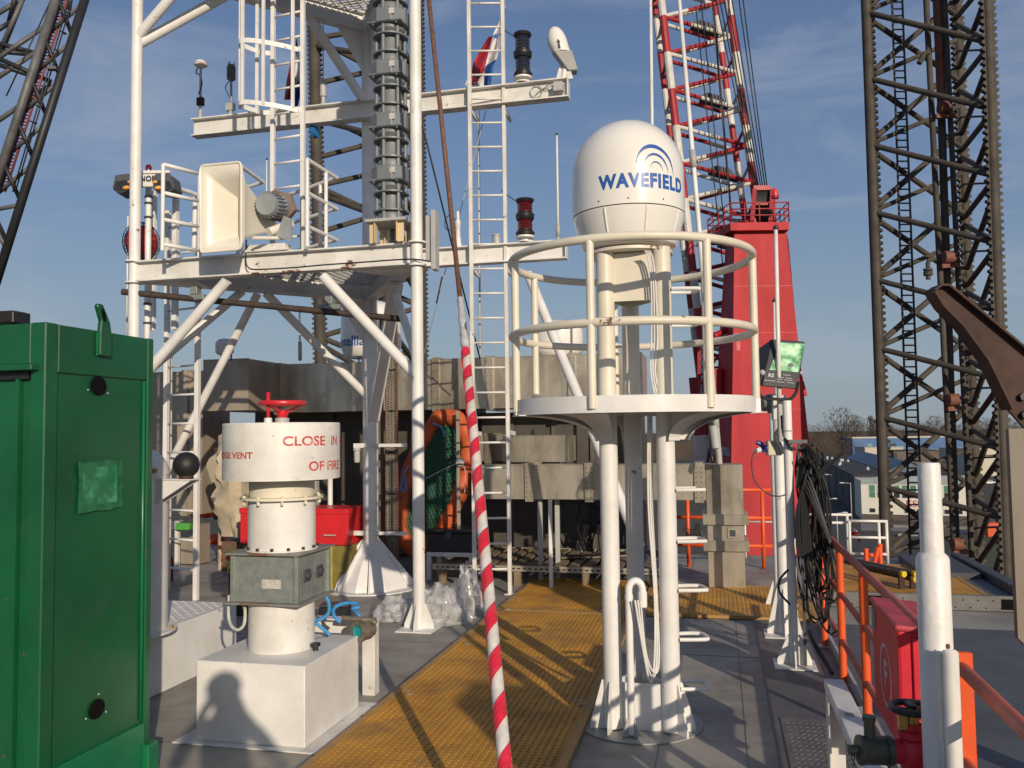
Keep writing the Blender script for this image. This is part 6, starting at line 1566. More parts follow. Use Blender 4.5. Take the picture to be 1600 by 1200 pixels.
# far rails
YF = 14.05
def fence(label, pxs, pyt, ypl, zr, mtl, xs_posts, r=.025, name='guard_rail'):
    t = thing(name, label, 'railing', (PY(pxs[0], 800, ypl).x, ypl, 0)); xa_, xb_ = PY(pxs[0], 800, ypl).x, PY(pxs[1], 800, ypl).x
    for z in zr: MB().tube((xa_, ypl, z), (xb_, ypl, z), r, 10).build('rail', mtl, t)
    for px in xs_posts: x = PY(px, 820, ypl).x; MB().tube((x, ypl, .006), (x, ypl, zr[0]), r * 1.1, 10).build('post', mtl, t)
    return t
fence('orange guard rail in front of the red crane mast base', (1040, 1222), 755, 12.9, (1.12, .72, .32), ORANGE, (1192, 1075), .026)
fence('white guard rail just behind the orange one at the crane base', (1160, 1260), 823, 13.9, (.62, .56), WHITE, (1164,), .014)
fence('low white guard rail at the far deck corner left of the leg', (1262, 1330), 828, 13.7, (.70, .58, .02 + .12), WHITE, (1283, 1324), .02)
fence('taller white guard rail at the far deck corner before the lattice leg', (1326, 1386), 826, 13.6, (.62, .38, .14), WHITE, (1327, 1373, 1385), .02)
# brown davit at the right edge
dv = thing('davit', 'dark rusty davit arm with grey brown upright at the right edge', 'davit', Q(1590, 1010, 4.6))
dd = 4.6
m = MB()
arm = [(1455, 455), (1466, 447), (1478, 447), (1530, 490), (1600, 548), (1680, 612), (1700, 700), (1600, 668), (1576, 640), (1540, 565), (1500, 510), (1470, 480)]
m.prism([Q(x, y, dd) for x, y in arm], FWD * .02)
edge = [(1455, 455), (1466, 447), (1478, 447), (1530, 490), (1600, 548), (1680, 612)]
for a, b in zip(edge[:-1], edge[1:]): m.bar(Q(*a, dd) + FWD * .01, Q(*b, dd) + FWD * .01, .11, .012)
edge = [(1576, 640), (1540, 565), (1500, 510), (1470, 480), (1456, 458)]
for a, b in zip(edge[:-1], edge[1:]): m.bar(Q(*a, dd) + FWD * .01, Q(*b, dd) + FWD * .01, .11, .012)
m.build('arm', RUSTY, dv)
m = MB(); a = Q(1576, 670, dd); zb_ = Q(1590, 1012, dd).z
m.prism([V(a.x, a.y, a.z), V(a.x, a.y, a.z) + RGT * .5, V(a.x, a.y, zb_ - .2) + RGT * .5, V(a.x, a.y, zb_) + RGT * .05, V(a.x, a.y, zb_ + .05)], FWD * .03); m.build('upright_plate', mat('weathered_grey_plate', (.21, .19, .155), .6, col2=(.17, .125, .085), scale=3, streak=True), dv)
m = MB(); m.tube(V(a.x, a.y, 0.006) + RGT * .40 + FWD * .2, V(a.x, a.y, a.z + .3) + RGT * .40 + FWD * .2, .09, 20); m.build('column', GREYL, dv)
m = MB()
for x, y in ((1597, 620), (1600, 648)): c = Q(x, y, dd - .01); m.tube(c, c - FWD * .02, .022, 6)
m.build('bolt', BLACK, dv)
# ================================================================= JUST OUTSIDE THE FRAME (their shadows lie on the walkway and the vent box)
lk = thing('shade_locker', 'unseen tall grey locker added right of the photographer to shade the walkway', 'locker', (2.5, .1, 0))  # unseen locker, added to throw shade on the near walkway grating
m = MB(); m.bx(2.26, 2.68, -.25, .25, .02, 2.30); m.build('body', GREYL, lk, .01)
m = MB(); m.bx(2.28, 2.66, .251, .262, .06, 2.25); m.build('door', GREYL, lk, .004)
m = MB(); m.bx(2.26, 2.68, -.25, .25, .006, .019); m.build('plinth', DKGREY, lk)
# the photographer, holding a phone above eye level
def person():
    B = -FWD * .52 + RGT * .36 + V(0, 0, .62)
    P = lambda r, f, z: B + RGT * r + FWD * f + V(0, 0, z)
    vs, es, rad = [], [], []
    def v(p, r, par=None):
        vs.append(p); rad.append(r); i = len(vs) - 1
        if par is not None: es.append((par, i))
        return i
    pel = v(P(0, 0, .96), .15); wa = v(P(0, .01, 1.12), .145, pel); ch_ = v(P(0, .0, 1.30), .165, wa); cl = v(P(0, -.01, 1.44), .12, ch_); nk = v(P(0, .0, 1.52), .062, cl)
    j = v(P(0, .02, 1.58), .078, nk); hd = v(P(0, .02, 1.66), .098, j); tp_ = v(P(0, -.01, 1.74), .088, hd); v(P(0, .13, 1.65), .016, hd)
    for s in (-1, 1):
        h = v(P(s * .10, 0, .90), .10, pel); k = v(P(s * .11, .03, .50), .068, h); an = v(P(s * .12, -.02, .10), .045, k); v(P(s * .13, .06, .055), .042, an); v(P(s * .14, .16, .045), .035, len(vs) - 1)
        sh = v(P(s * .19, -.01, 1.43), .066, cl); el = v(P(s * .34 - .03, .14, 1.17), .045, sh); wr = v(P(s * .125 - .15, .385, 1.42), .030, el); pa = v(P(s * .098 - .15, .41, 1.475), .026, wr)
        for q in range(4):
            z = 1.455 + q * .021; f1 = v(P(s * .082 - .15, .438 - .002 * q, z + .012), .0095, pa); v(P(s * .057 - .15, .436, z + .014), .0085, f1)
        t1 = v(P(s * .078 - .15, .395, 1.462), .011, pa); v(P(s * .048 - .15, .398, 1.482), .009, t1)
    me = bpy.data.meshes.new('person'); me.from_pydata([tuple(p) for p in vs], es, []); o = bpy.data.objects.new('person', me); COL.objects.link(o)
    o.modifiers.new('skin', 'SKIN'); sk = me.skin_vertices[0].data
    for i, r in enumerate(rad): sk[i].radius = (r, r)
    sk[0].use_root = True
    ss = o.modifiers.new('sub', 'SUBSURF'); ss.levels = ss.render_levels = 2
    me2 = bpy.data.meshes.new_from_object(o.evaluated_get(bpy.context.evaluated_depsgraph_get())); o.modifiers.clear(); o.data = me2
    for m_ in (mat('skin', (.50, .32, .24), .5, var=.06), mat('navy_coverall', (.03, .04, .09), .8, var=.15, scale=9), mat('dark_trousers', (.04, .04, .045), .85, var=.15, scale=9), mat('work_boots', (.03, .022, .016), .6)): me2.materials.append(m_)
    for p in me2.polygons:
        c = p.center - V(0, 0, .62); p.use_smooth = True; f = (c - B).dot(FWD); r = abs((c - B).dot(RGT))
        p.material_index = 0 if (c.z > 1.51 and r < .14 and f < .25) or (c.z > 1.41 and f > .375) else 3 if c.z < .14 else 2 if c.z < .97 else 1
    st = thing('shadow_step_box', 'unseen white step box added under the photographer to raise the shadow', 'step', V(B.x, B.y, 0)); m = MB(); m.box(V(B.x, B.y, .31), (.6, .5, .60), R(YAW)); m.build('box', WHITE, st, .01); m = MB(); m.box(V(B.x, B.y, .615), (.62, .52, .008), R(YAW)); m.build('tread', TREAD, st)  # unseen step, added to lift the photographer's shadow onto the vent box
    tag(o, 'person in navy jacket holding up a phone, whose shadow falls on the vent box', 'person')
    m = MB(); m.sphere(P(0, -.015, 1.70), .112, 20, 12, sc=(.98, 1.05, .95)); hair = m.build('hair', mat('brown_hair', (.04, .025, .016), .7), o)
    m = MB()
    for s in (-1, 1): m.sphere(P(s * .034, .108, 1.675), .012, 10, 8)
    m.build('eyes', GEL, o)
    ph = thing('phone', 'black phone held up in both hands of the photographer', 'phone', P(-.15, .41, 1.49))
    m = MB(); c = P(-.15, .446, 1.495); m.box(c, (.142, .008, .070), R(YAW)); m.build('body', BLACK, ph, .003)
    m = MB(); m.box(c - FWD * .0048, (.125, .001, .062), R(YAW)); m.build('screen', GLASS, ph)
person()
# ================================================================= CRANE
CD = 45.0
def cq(px, py, d=CD): return Q(px, py, d)
cr = thing('crane_mast', 'tall red tapering crane mast with railed head platform and white name on its shaded side', 'crane', cq(1195, 868))
# tapered tower: front face between pixel edges, left side face visible
zt = cq(1195, 362).z; z0 = -14.0
def tow(z, e=0):
    # corners by height, from the photograph's front face edges
    t = (zt - z) / (zt - cq(1195, 700).z)
    lx = 1155 + (1143 - 1155) * t; rx = 1236 + (1262 - 1236) * t
    return lx, rx
def px_at(px, z, d): # point at given height on vertical plane d
    p = Q(px, 668, d); return V(p.x, p.y, z)
lev = [zt, cq(1195, 540).z, cq(1195, 700).z, z0]
loops = []
for i, (lx, rx, bx) in enumerate(((1156, 1238, 1142), (1149, 1252, 1126), (1142, 1264, 1117), (1128, 1290, 1085))):
    z = lev[i]; f0, f1 = px_at(lx, z, CD), px_at(rx, z, CD)
    wdt = (f1 - f0).length; dep = V(0, 0, 0) + FWD * (2.4 + i * .35)
    b0 = px_at(bx, z, CD + 2.4 + i * .35); b1 = f1 + FWD * (2.4 + i * .35) + RGT * .9
    loops.append([f0, f1, b1, b0])
m = MB(); vs = [p for l in loops for p in l]
fs = [(3, 2, 1, 0)]
for i in range(3):
    for k in range(4): a = i * 4 + k; b = i * 4 + (k + 1) % 4; fs.append((a, b, b + 4, a + 4))
m.add(vs, fs); m.build('mast', CRANE, cr)
m = MB()                                   # weld seams and repaired panel
for py in (447, 520, 640):
    z = cq(1195, py).z; i = 0 if z > lev[1] else 1; t = (lev[i] - z) / (lev[i] - lev[i + 1]); a = loops[i][0].lerp(loops[i + 1][0], t); b = loops[i][1].lerp(loops[i + 1][1], t)
    m.bar(a - FWD * .01, b - FWD * .01, .02, .03)
a, b = cq(1150, 520, CD - .03), cq(1157, 548, CD - .03); m.prism([a, V(b.x, b.y, a.z), b, V(a.x, a.y, b.z)], FWD * .02); m.build('weld_seam', mat('crane_red_patch', (.56, .075, .075), .5, var=.1), cr)
m = MB(); a, b, c_, d_ = cq(1247, 566), cq(1255, 604), cq(1262, 616), cq(1249, 618); m.prism([cq(1246, 560, CD + .5), cq(1262, 618, CD + .5), cq(1246, 618, CD + .5)], FWD * 2.0); m.build('side_fin', CRANE, cr)
# name on the shaded left side
f0, b0 = loops[2][0], loops[2][3]; e = (f0 - b0).normalized(); q0 = px_at(1131, cq(1130, 704).z, CD + 1.2)
cc = f0.lerp(b0, .5); cc.z = cq(1130, 704).z; nside = V(-e.y, e.x, 0); nside = nside if nside.dot(-RGT) > 0 else -nside
lettering('lettering', 'Huisman', PALE, cr, flat_map(cc + nside * .03, e, (0, 0, 1)), .95, .02, sx=.8)
# head platform
pa = px_at(1150, zt, CD - .4); pb = px_at(1243, zt, CD - .4)
m = MB(); dz = cq(1195, 350).z - zt
m.prism([pa, pb, pb + FWD * 3.6 + RGT * .2, pa + FWD * 3.6 - RGT * .35], (0, 0, dz)); m.build('head_platform', CRANE, cr)
hr_ = MB; zf = zt + dz; H1 = 1.05
c4 = [pa + V(0, 0, dz), pb + V(0, 0, dz), pb + FWD * 3.6 + RGT * .2 + V(0, 0, dz), pa + FWD * 3.6 - RGT * .35 + V(0, 0, dz)]
RAILRED = mat('rail_red', (.40, .04, .05), .5, var=.1)
for k in range(4):
    a, b = c4[k], c4[(k + 1) % 4]; m = MB()
    for h in (.38, .72, 1.05): m.tube(a + V(0, 0, h), b + V(0, 0, h), .035, 6)
    n = 5
    for i in range(n): p = a.lerp(b, i / (n - 1)); m.tube(p, p + V(0, 0, 1.05), .035, 6)
    m.build('platform_rail', RAILRED, cr)
# sheave frame with ropes
m = MB()
for px in (1178, 1206):
    a = cq(px - 3, 352, CD + 1); b = cq(px + 1, 297, CD + 1); m.bar(a, b, .22, .5); m.prism([cq(px - 8, 352, CD + 1), cq(px + 7, 352, CD + 1), cq(px, 335, CD + 1)], FWD * .3)
m.bar(cq(1177, 294, CD + 1), cq(1204, 294, CD + 1), .2, .25); m.bar(cq(1181, 319, CD + 1), cq(1206, 319, CD + 1), .15, .12); m.build('sheave_frame', BOOMRED, cr)
m = MB()
for i in range(9):
    c = cq(1183 + i * 2.6, 336, CD + 1.2); m.lathe(c, [(.1, -.03), (.52, -.04), (.45, 0), (.52, .04), (.1, .03)], 18, axis=RGT)
m.build('sheaves', BLACK, cr)
m = MB()
for i in range(12): m.tube(cq(1180 + i * 2.2, 346, CD + 1.25), cq(1178 + i * 2.1, 293, CD + 1.05), .055, 5)
m.build('rope_falls', WIRE, cr)
c = cq(1211, 306, CD + .8); m = MB(); m.lathe(c, [(0, 0), (.16, 0), (.16, .25), (.1, .4), (0, .42)], 14); m.build('red_beacon', mat('beacon_red', (.75, .05, .04), .3), cr)
m = MB(); m.lathe(c, [(.2, -.15), (.22, 0), (0, 0)], 14); m.tube(cq(1209, 350, CD + .8), c, .07, 8); m.build('beacon_post', BOOMRED, cr)
# pivot pins and slew machinery left of the mast
m = MB(); a = cq(1118, 524, CD + 1); b = cq(1137, 514, CD + 1.5); m.tube(a, b, .16, 10); m.sphere(a, .2, 12, 8); m.build('pivot_arm', BOOMRED, cr)
m = MB()
for y in (540, 561, 574, 585): m.bar(cq(1090, y, CD + 3), cq(1135, y, CD + 3), .12, .12)
for x in (1092, 1131): m.bar(cq(x, 535, CD + 3), cq(x, 640, CD + 3), .15, .15)
m.bar(cq(1090, 540, CD + 3), cq(1132, 600, CD + 3), .1, .1); m.bar(cq(1132, 540, CD + 3), cq(1095, 600, CD + 3), .1, .1); m.build('winch_frame', BOOMRED, cr)
m = MB(); c = cq(1127, 600, CD + 2); m.tube(c - RGT * .4 - V(0, 0, .8), c - RGT * .4 + V(0, 0, .8), .55, 14); m.build('winch_drum', CRANE, cr)

# ---- the boom
bo = thing('crane_boom', 'red and white banded lattice crane boom rising behind the radome', 'crane boom', cq(1100, 700, 50))
ytop, ybot = -88, 730
def ch(x0, x1, y, d): return cq(x0 + (x1 - x0) * (y - 0) / 640.0, y, d)
chords = [(1033, 1108, 50.0), (1022, 1099, 52.5), (1138, 1226, 50.0), (1116, 1206, 52.5)]
seg = 57
def cp(k, y): x0, x1, d = chords[k]; return ch(x0, x1, y, d)
ys = list(range(ytop, ybot, seg))
for k in range(4):
    for i, y in enumerate(ys):
        r = .24 if k in (0, 2) else .20
        MB().tube(cp(k, y), cp(k, min(y + seg, ybot)), r, 10, caps=False).build('chord', (BOOMRED, BOOMWHITE)[(i + (k % 2)) % 2], bo)
for i, y in enumerate(ys[:-1]):
    A0, A1, B0, B1 = cp(0, y), cp(1, y), cp(2, y + seg * .5), cp(3, y + seg * .5)
    ym = y + seg
    if ym > 640: break
    col_ = (BOOMRED, BOOMWHITE)
    for (a, b, mm) in ((cp(0, y), cp(2, y + seg * .55), i % 2), (cp(2, y + seg * .55), cp(0, ym), (i + 1) % 2), (cp(1, y + 8), cp(3, y + seg * .68), (i + 1) % 2), (cp(3, y + seg * .68), cp(1, ym + 8), i % 2)):
        mid = a.lerp(b, .62 if i % 2 else .4)
        MB().tube(a, mid, .125, 8, caps=False).build('brace', col_[mm], bo); MB().tube(mid, b, .125, 8, caps=False).build('brace', col_[1 - mm] if i % 3 else col_[mm], bo)
    MB().tube(cp(0, y), cp(1, y + seg * .6), .09, 6).build('brace', JIBGREY if i % 2 else BOOMWHITE, bo)
    MB().tube(cp(2, y), cp(3, y + seg * .6), .09, 6).build('brace', BOOMRED if i % 2 else BOOMWHITE, bo)
    if i % 2 == 0:
        a, b = cp(0, y), cp(2, y + seg * .55); p0, p1 = a.lerp(b, .40), a.lerp(b, .80)
        m = MB(); u = (p1 - p0).normalized(); w = V(0, 0, 1)
        m.prism([p0 - w * .12, p1 - w * .12, p1 + w * .22 - u * .3, p1 + w * .45 - u * .5, p0 + w * .45 + u * .5, p0 + w * .22 + u * .1], FWD * .5); m.build('walkway_plate', mat('boom_plate_%d' % i, (.05, .045, .055), .6), bo)
m = MB(); m.bar(cq(1093, 690, 50), cq(1083, 590, 50), .5, .5); m.bar(cq(1093, 690, 50), cq(1110, 590, 50), .5, .5); m.build('foot_leg', BOOMRED, bo)
m = MB(); m.bar(cq(1096, 735, 50), cq(1092, 680, 50), .8, .5); m.bar(cq(1105, 735, 50), cq(1101, 680, 50), .5, .5); m.build('foot_hinge', BOOMWHITE, bo)
# luffing ropes
lr = thing('luffing_ropes', 'fan of dark luffing ropes running from the crane head up beside the boom', 'ropes', cq(1190, 300, 46))
m = MB()
for i in range(7): m.tube(cq(1180 + i * 3.2, 297, 46.2), cq(1104 + i * 7 + (6 if i > 4 else 0), -70, 49), .035, 5)
m.build('rope_set', WIRE, lr)
hr2 = thing('hoist_ropes', 'pair of dark hoist ropes hanging through the open lattice boom', 'ropes', cq(1130, 400, 48))
m = MB()
for a, b in (((1087, 10), (1132, 440)), ((1095, 0), (1141, 440))): m.tube(cq(*a, 49), cq(*b, 49), .035, 5)
m.build('rope_set', WIRE, hr2)
cl_ = thing('rope_ladder', 'beaded dark rope ladder hanging inside the crane boom', 'rope ladder', cq(1140, 330, 49)); m = MB(); a, b = cq(1115, 20, 49), cq(1143, 340, 49)
m.tube(a, b, .03, 5)
for i in range(60): p = a.lerp(b, i / 60); m.box(p, (.13, .10, .16))
m.build('rope', LEGDK, cl_)

# ================================================================= LATTICE LEGS
def rack(p, q, out, r0, depth, pitch, thick, mtl, parent):
    d = (q - p); ln = d.length; d.normalize(); tn = d.cross(out).normalized() * thick / 2; out = out.normalized()
    n = int(ln / pitch); prof = []
    for i in range(n):
        s0 = i * pitch; prof += [(s0, r0 + .02), (s0 + pitch * .18, r0 + depth), (s0 + pitch * .5, r0 + depth), (s0 + pitch * .68, r0 + .02)]
    vs = []
    for s_, o_ in prof:
        c = p + d * s_; vs += [c + out * o_ - tn, c + out * o_ + tn, c + out * (r0 - .12) + tn, c + out * (r0 - .12) - tn]
    m = MB(); fs = []
    for i in range(len(prof) - 1):
        a_, b_ = i * 4, i * 4 + 4; fs += [(a_ + k, a_ + (k + 1) % 4, b_ + (k + 1) % 4, b_ + k) for k in range(4)]
    m.add(vs, fs); return m.build('rack', mtl, parent)
# right leg, placed brace by brace from the photograph
RD = (40.0, 36.0, 43.0)
def rleg():
    label = 'huge brown lattice leg with toothed chords at the right of the view'
    tops, bots = (1353, 1542, 1494), (1382, 1570, 1526)
    P = [(Q(tx, 0, d), Q(bx, 800, d)) for tx, bx, d in zip(tops, bots, RD)]
    t = thing('lattice_tower', label, 'lattice tower', V(P[0][1].x, P[0][1].y, GZ))
    def at(k, z): a, b = P[k]; return a + (b - a) * ((z - a.z) / (b.z - a.z))
    zT = P[0][0].z + 3
    rr = (.235, .215, .215)
    cen_ = sum([a for a, b in P], V(0, 0, 0)) / 3
    for k in range(3):
        c_ = MB().tube(at(k, zT), at(k, GZ - 1), rr[k], 18, caps=False).build('chord', LEG, t)
        dirs = (FWD * -.55 + RGT * .83).normalized() if k == 0 else RGT
        for sgn in ((1,) if k == 0 else (-1, 1)): rack(at(k, zT), at(k, -15), dirs * sgn, rr[k] * .9, .145, .30, .22, LEG, c_)
    ap = lambda k, y: P[k][0] + (P[k][1] - P[k][0]) * (y / 800.0)
    for i in range(-1, 9):
        y = 22 + 106 * i
        for (k, ya, l, yb, r_) in ((0, -2, 1, 46, .132), (0, 6, 2, 108, .132), (0, 98, 2, -22, .14), (0, 102, 2, 42, .115), (2, 18, 1, 45, .13), (2, 112, 1, 54, .13), (1, -28, 2, 88, .13), (2, 60, 1, 58, .05)):
            MB().tube(ap(k, y + ya), ap(l, y + yb), r_, 10, caps=False).build('brace', LEG, t)
    return t, at, P
rl, rat, rP = rleg()
pg_ = thing('riser_pipes', 'three vertical pipes, one rust red at its top, strapped to the right lattice leg', 'pipes', Q(1470, 900, 39))
for (x0, x1, r, mt, ya, yb) in ((1447, 1488, .13, LEG, -60, 880), (1477, 1498, .17, LEG, 150, 900), (1462, 1476, .20, LEGRED, -60, 152), (1476, 1515, .12, LEG, -60, 880)):
    f = lambda y: x0 + (x1 - x0) * y / 800
    if mt is LEGRED: a, b = Q(1462, -60, 38.5), Q(1471, 152, 38.5)
    elif r == .17: a, b = Q(1470, 150, 38.5), Q(1495, 900, 38.5)
    else: a, b = Q(f(ya), ya, 38.2), Q(f(yb), yb, 38.2)
    MB().tube(a, b, r, 14).build('pipe', mt, pg_)
m = MB()
for y in (168, 402, 625, 850):
    c = Q(1466 + y * .03, y, 37.8); m.tube(c - RGT * .1, c + RGT * .35, .28, 12); m.bar(Q(1455 + y * .04, y + 14, 37.9), Q(1487 + y * .03, y + 12, 37.9), .2, .2)
m.build_each('flange', LEGRED, pg_)
m = MB(); c = Q(1450, 411, 37.8); m.path(smoothpath([Q(1462, 405, 37.8), Q(1453, 406, 37.8), c, Q(1450, 418, 37.8)], 4), .10, 8); m.lathe(Q(1450, 424, 37.8), [(0, -.38), (.1, -.36), (.1, -.2), (.2, -.18), (.2, -.02), (.12, 0), (.2, .03), (.2, .12), (0, .15)], 12)
c = Q(1443, 85, 37.8); m.path(smoothpath([Q(1452, 82, 37.8), Q(1444, 84, 37.8), Q(1440, 92, 37.8), Q(1436, 99, 37.8)], 4), .12, 8); m.build_each('hose_fitting', LEG, pg_)
lad = thing('leg_ladder', 'thin dark ladder running down inside the right lattice leg', 'ladder', Q(1430, 780, 40.6))
L0, L1 = (Q(1392, -50, 40.6), Q(1423, 880, 40.6)), (Q(1408, -50, 40.6), Q(1443, 880, 40.6))
for a, b in (L0, L1): MB().tube(a, b, .05, 6).build('stringer', LEGDK, lad)
for i in range(84): t_ = i / 84; MB().tube(L0[0].lerp(L0[1], t_), L1[0].lerp(L1[1], t_), .04, 5).build('rung', LEGDK, lad)
# middle leg behind the mast
def leg2(label, xs, d, mtl, ytop=-60, bay_px=105, node=20):
    P = [(Q(x0, 0, dd), Q(x1, 800, dd)) for (x0, x1), dd in zip(xs, d)]
    t = thing('lattice_tower', label, 'lattice tower', V(P[0][1].x, P[0][1].y, GZ))
    def at(k, z): a, b = P[k]; return a + (b - a) * ((z - a.z) / (b.z - a.z))
    zT = Q(600, -60, d[0]).z
    for k in range(3):
        c_ = MB().tube(at(k, zT), at(k, GZ), .30, 14, caps=False).build('chord', mtl, t)
        for sgn in (-1, 1): rack(at(k, zT), at(k, 0), RGT * sgn, .26, .14, .27, .2, LEGDK, c_)
    bay = bay_px / FPX * d[0]; zn = Q(500, node, d[0]).z
    for i in range(-1, 7):
        z = zn - i * bay
        for a, b in ((at(0, z), at(1, z - bay * .55)), (at(0, z - bay), at(1, z - bay * .55)), (at(0, z - bay * .1), at(2, z - bay * .7)), (at(2, z), at(1, z - bay * .45)), (at(0, z - bay * .62), at(1, z - bay * .1))):
            MB().tube(a, b, .15, 8, caps=False).build('brace', mtl, t)
    return t, at
leg2('brown toothed lattice leg half hidden behind the white mast column', ((490, 505), (652, 662), (600, 612)), (46.0, 48.0, 42.0), LEG, bay_px=120, node=60)
# ---- left jib
jb_ = thing('lattice_jib', 'leaning dark lattice crane jib at the top left corner', 'crane jib', Q(-20, 430, 34))
def jq(x0, y0, x1, y1, d, r, mt=JIB): MB().tube(Q(x0, y0, d), Q(x1, y1, d), r, 8).build('chord', mt, jb_)
jd = 34
jq(137, -15, -12, 460, jd, .17); jq(92, -15, -20, 330, jd, .17, JIBGREY); jq(40, -15, -30, 160, jd + 2, .12); jq(112, -15, 108, 15, jd + 2, .09)
fr = lambda e, t: e[0] + (e[1] - e[0]) * t
E1 = ((135, 0), (-12, 460)); E2 = ((92, 0), (-20, 330))
def ep(E, y): t = (y - E[0][1]) / (E[1][1] - E[0][1]); return E[0][0] + (E[1][0] - E[0][0]) * t, y
def br_(a, b, r=.085, mt=JIB, d=jd): MB().tube(Q(a[0], a[1], d), Q(b[0], b[1], d + .6), r, 6).build('brace', mt, jb_)
for y in (0, 62, 125, 190, 255, 320, 390):
    br_(ep(E2, y), ep(E1, y + 62)); br_(ep(E1, y), ep(E2, min(y + 55, 330)), mt=JIBGREY)
for (a, b, mt) in (((-5, 22), (48, -10), JIBGREY), ((-5, 92), (72, 40), JIBGREY), ((-5, 122), (55, 82), JIBGREY), ((-5, 190), (80, 132), JIBGREY), ((-5, 67), (52, 82), JIB), ((-5, 80), (50, 85), JIB), ((-5, 90), (80, 128), JIB), ((-5, 100), (60, 122), JIB), ((-5, 48), (20, 32), JIB), ((35, 0), (0, 80), JIBGREY), ((24, -5), (14, 35), JIB)): br_(a, b, .10, mt, jd + 1)
m = MB(); a, b = Q(100, -10, jd + .5), Q(0, 300, jd + .5); a2, b2 = Q(108, -10, jd + .5), Q(8, 300, jd + .5)
m.tube(a, b, .045, 6); m.tube(a2, b2, .045, 6)
for i in range(60): m.tube(a.lerp(b, i / 60), a2.lerp(b2, i / 60), .03, 5)
m.build('access_ladder', mat('ladder_rust_red', (.26, .05, .05), .6), jb_)
m = MB()
for y in (20, 50, 78, 105, 135, 165, 190, 218): x = ep(((104, 0), (4, 300)), y)[0]; c = Q(x + 6, y, jd + .3); m.path([c + RGT * .28 * math.cos(t) - FWD * .1 * math.sin(t) + V(0, 0, -.08 * math.cos(t)) for t in [R(-80 + 20 * i) for i in range(9)]], .03, 5)
m.build('ladder_hoops', JIB, jb_)
for (a, b) in (((108, 0), (20, 300)), ((113, 0), (24, 300)), ((80, 0), (10, 150))): wire('thin dark jib rope', Q(*a, jd), Q(*b, jd), .03).parent = jb_
for o in list(COL.objects):
    if o.parent == jb_ and o.name.startswith('wire'):
        o.name = 'rope'; o.data.transform(Matrix.Translation(-wloc(jb_))); del o['label']; del o['category']
m = MB(); c = Q(82, 107, jd - .3); m.box(c, (.35, .25, .12), R(20)); m.build('lamp', JIBGREY, jb_)

# ================================================================= SHORE
def shore(px, py): return G(px, py, GZ)
def lift(p, z): return V(p.x, p.y, GZ + z)
# white office with green blinds
A = shore(1347, 812); Bp = shore(1512, 816); A.z = Bp.z = GZ
ob = thing('office_building', 'white two storey office with green window blinds and red letters', 'building', A)
u = (Bp - A).normalized(); n_ = V(-u.y, u.x, 0); W_ = (Bp - A).length
if n_.dot(FWD) < 0: n_ = -n_
h1 = lambda py: (Q(1345, py, (A - EYEV).dot(FWD)).z - GZ)
HT = h1(747)
OFF = mat('office_white', (.66, .63, .55), .7, var=.06, scale=.1); OFFG = mat('office_grey_fascia', (.30, .34, .36), .6, var=.08, scale=.2); OFFD = mat('dark_plinth', (.085, .07, .065), .7, var=.1, scale=.2)
m = MB(); DU = (shore(1262, 735) - shore(1347, 814)); DU.z = 0; DU.normalize(); m.prism([A, Bp, Bp + DU * 14, A + DU * 14], (0, 0, HT - .6)); m.build('wall', OFF, ob)
m = MB(); m.prism([A - n_ * .1 + V(0, 0, .01), Bp - n_ * .1 + V(0, 0, .01), Bp - n_ * .02 + V(0, 0, .01), A - n_ * .02 + V(0, 0, .01)], (0, 0, h1(803))); m.build('plinth', OFFD, ob)
m = MB(); zt0 = h1(756); m.prism([A - n_ * .15 + V(0, 0, zt0), A - n_ * .15 + V(0, 0, HT), A - n_ * .15 + u * 1.2 + V(0, 0, HT), A - n_ * .15 + u * 4 + V(0, 0, HT + .35), Bp - n_ * .15 + V(0, 0, HT + .7), Bp - n_ * .15 + V(0, 0, zt0)], n_ * 1.0); m.build('fascia', OFFG, ob)
BLIND = GLASSG; DARKW = mat('dark_window', (.03, .035, .035), .2, var=.2, scale=.3)
nw = 11; x = 1.5; cw = (W_ - 2.6) / nw
for i in range(nw):
    x0, x1 = 1.5 + i * cw, 1.5 + (i + .90) * cw; z0, z1 = h1(777), h1(757)
    f = MB()
    p = A + u * x0 - n_ * .05; q = A + u * x1 - n_ * .05
    f.prism([p + V(0, 0, z0 - .1), q + V(0, 0, z0 - .1), q + V(0, 0, z1), p + V(0, 0, z1)], n_ * .04); fr_ = f.build('window', OFF, ob)
    g = MB(); zm = z0 + (z1 - z0) * .45; e = u * .15
    g.add([p + e - n_ * .02 + V(0, 0, zm), q - e - n_ * .02 + V(0, 0, zm), q - e - n_ * .02 + V(0, 0, z1 - .1), p + e - n_ * .02 + V(0, 0, z1 - .1)], [(0, 1, 2, 3)], 0); g.build('blind', BLIND, fr_)
    g = MB(); g.add([p + e - n_ * .02 + V(0, 0, z0), q - e - n_ * .02 + V(0, 0, z0), q - e - n_ * .02 + V(0, 0, zm - .05), p + e - n_ * .02 + V(0, 0, zm - .05)], [(0, 1, 2, 3)], 0); g.build('pane', BLIND if i == 0 else DARKW, fr_)
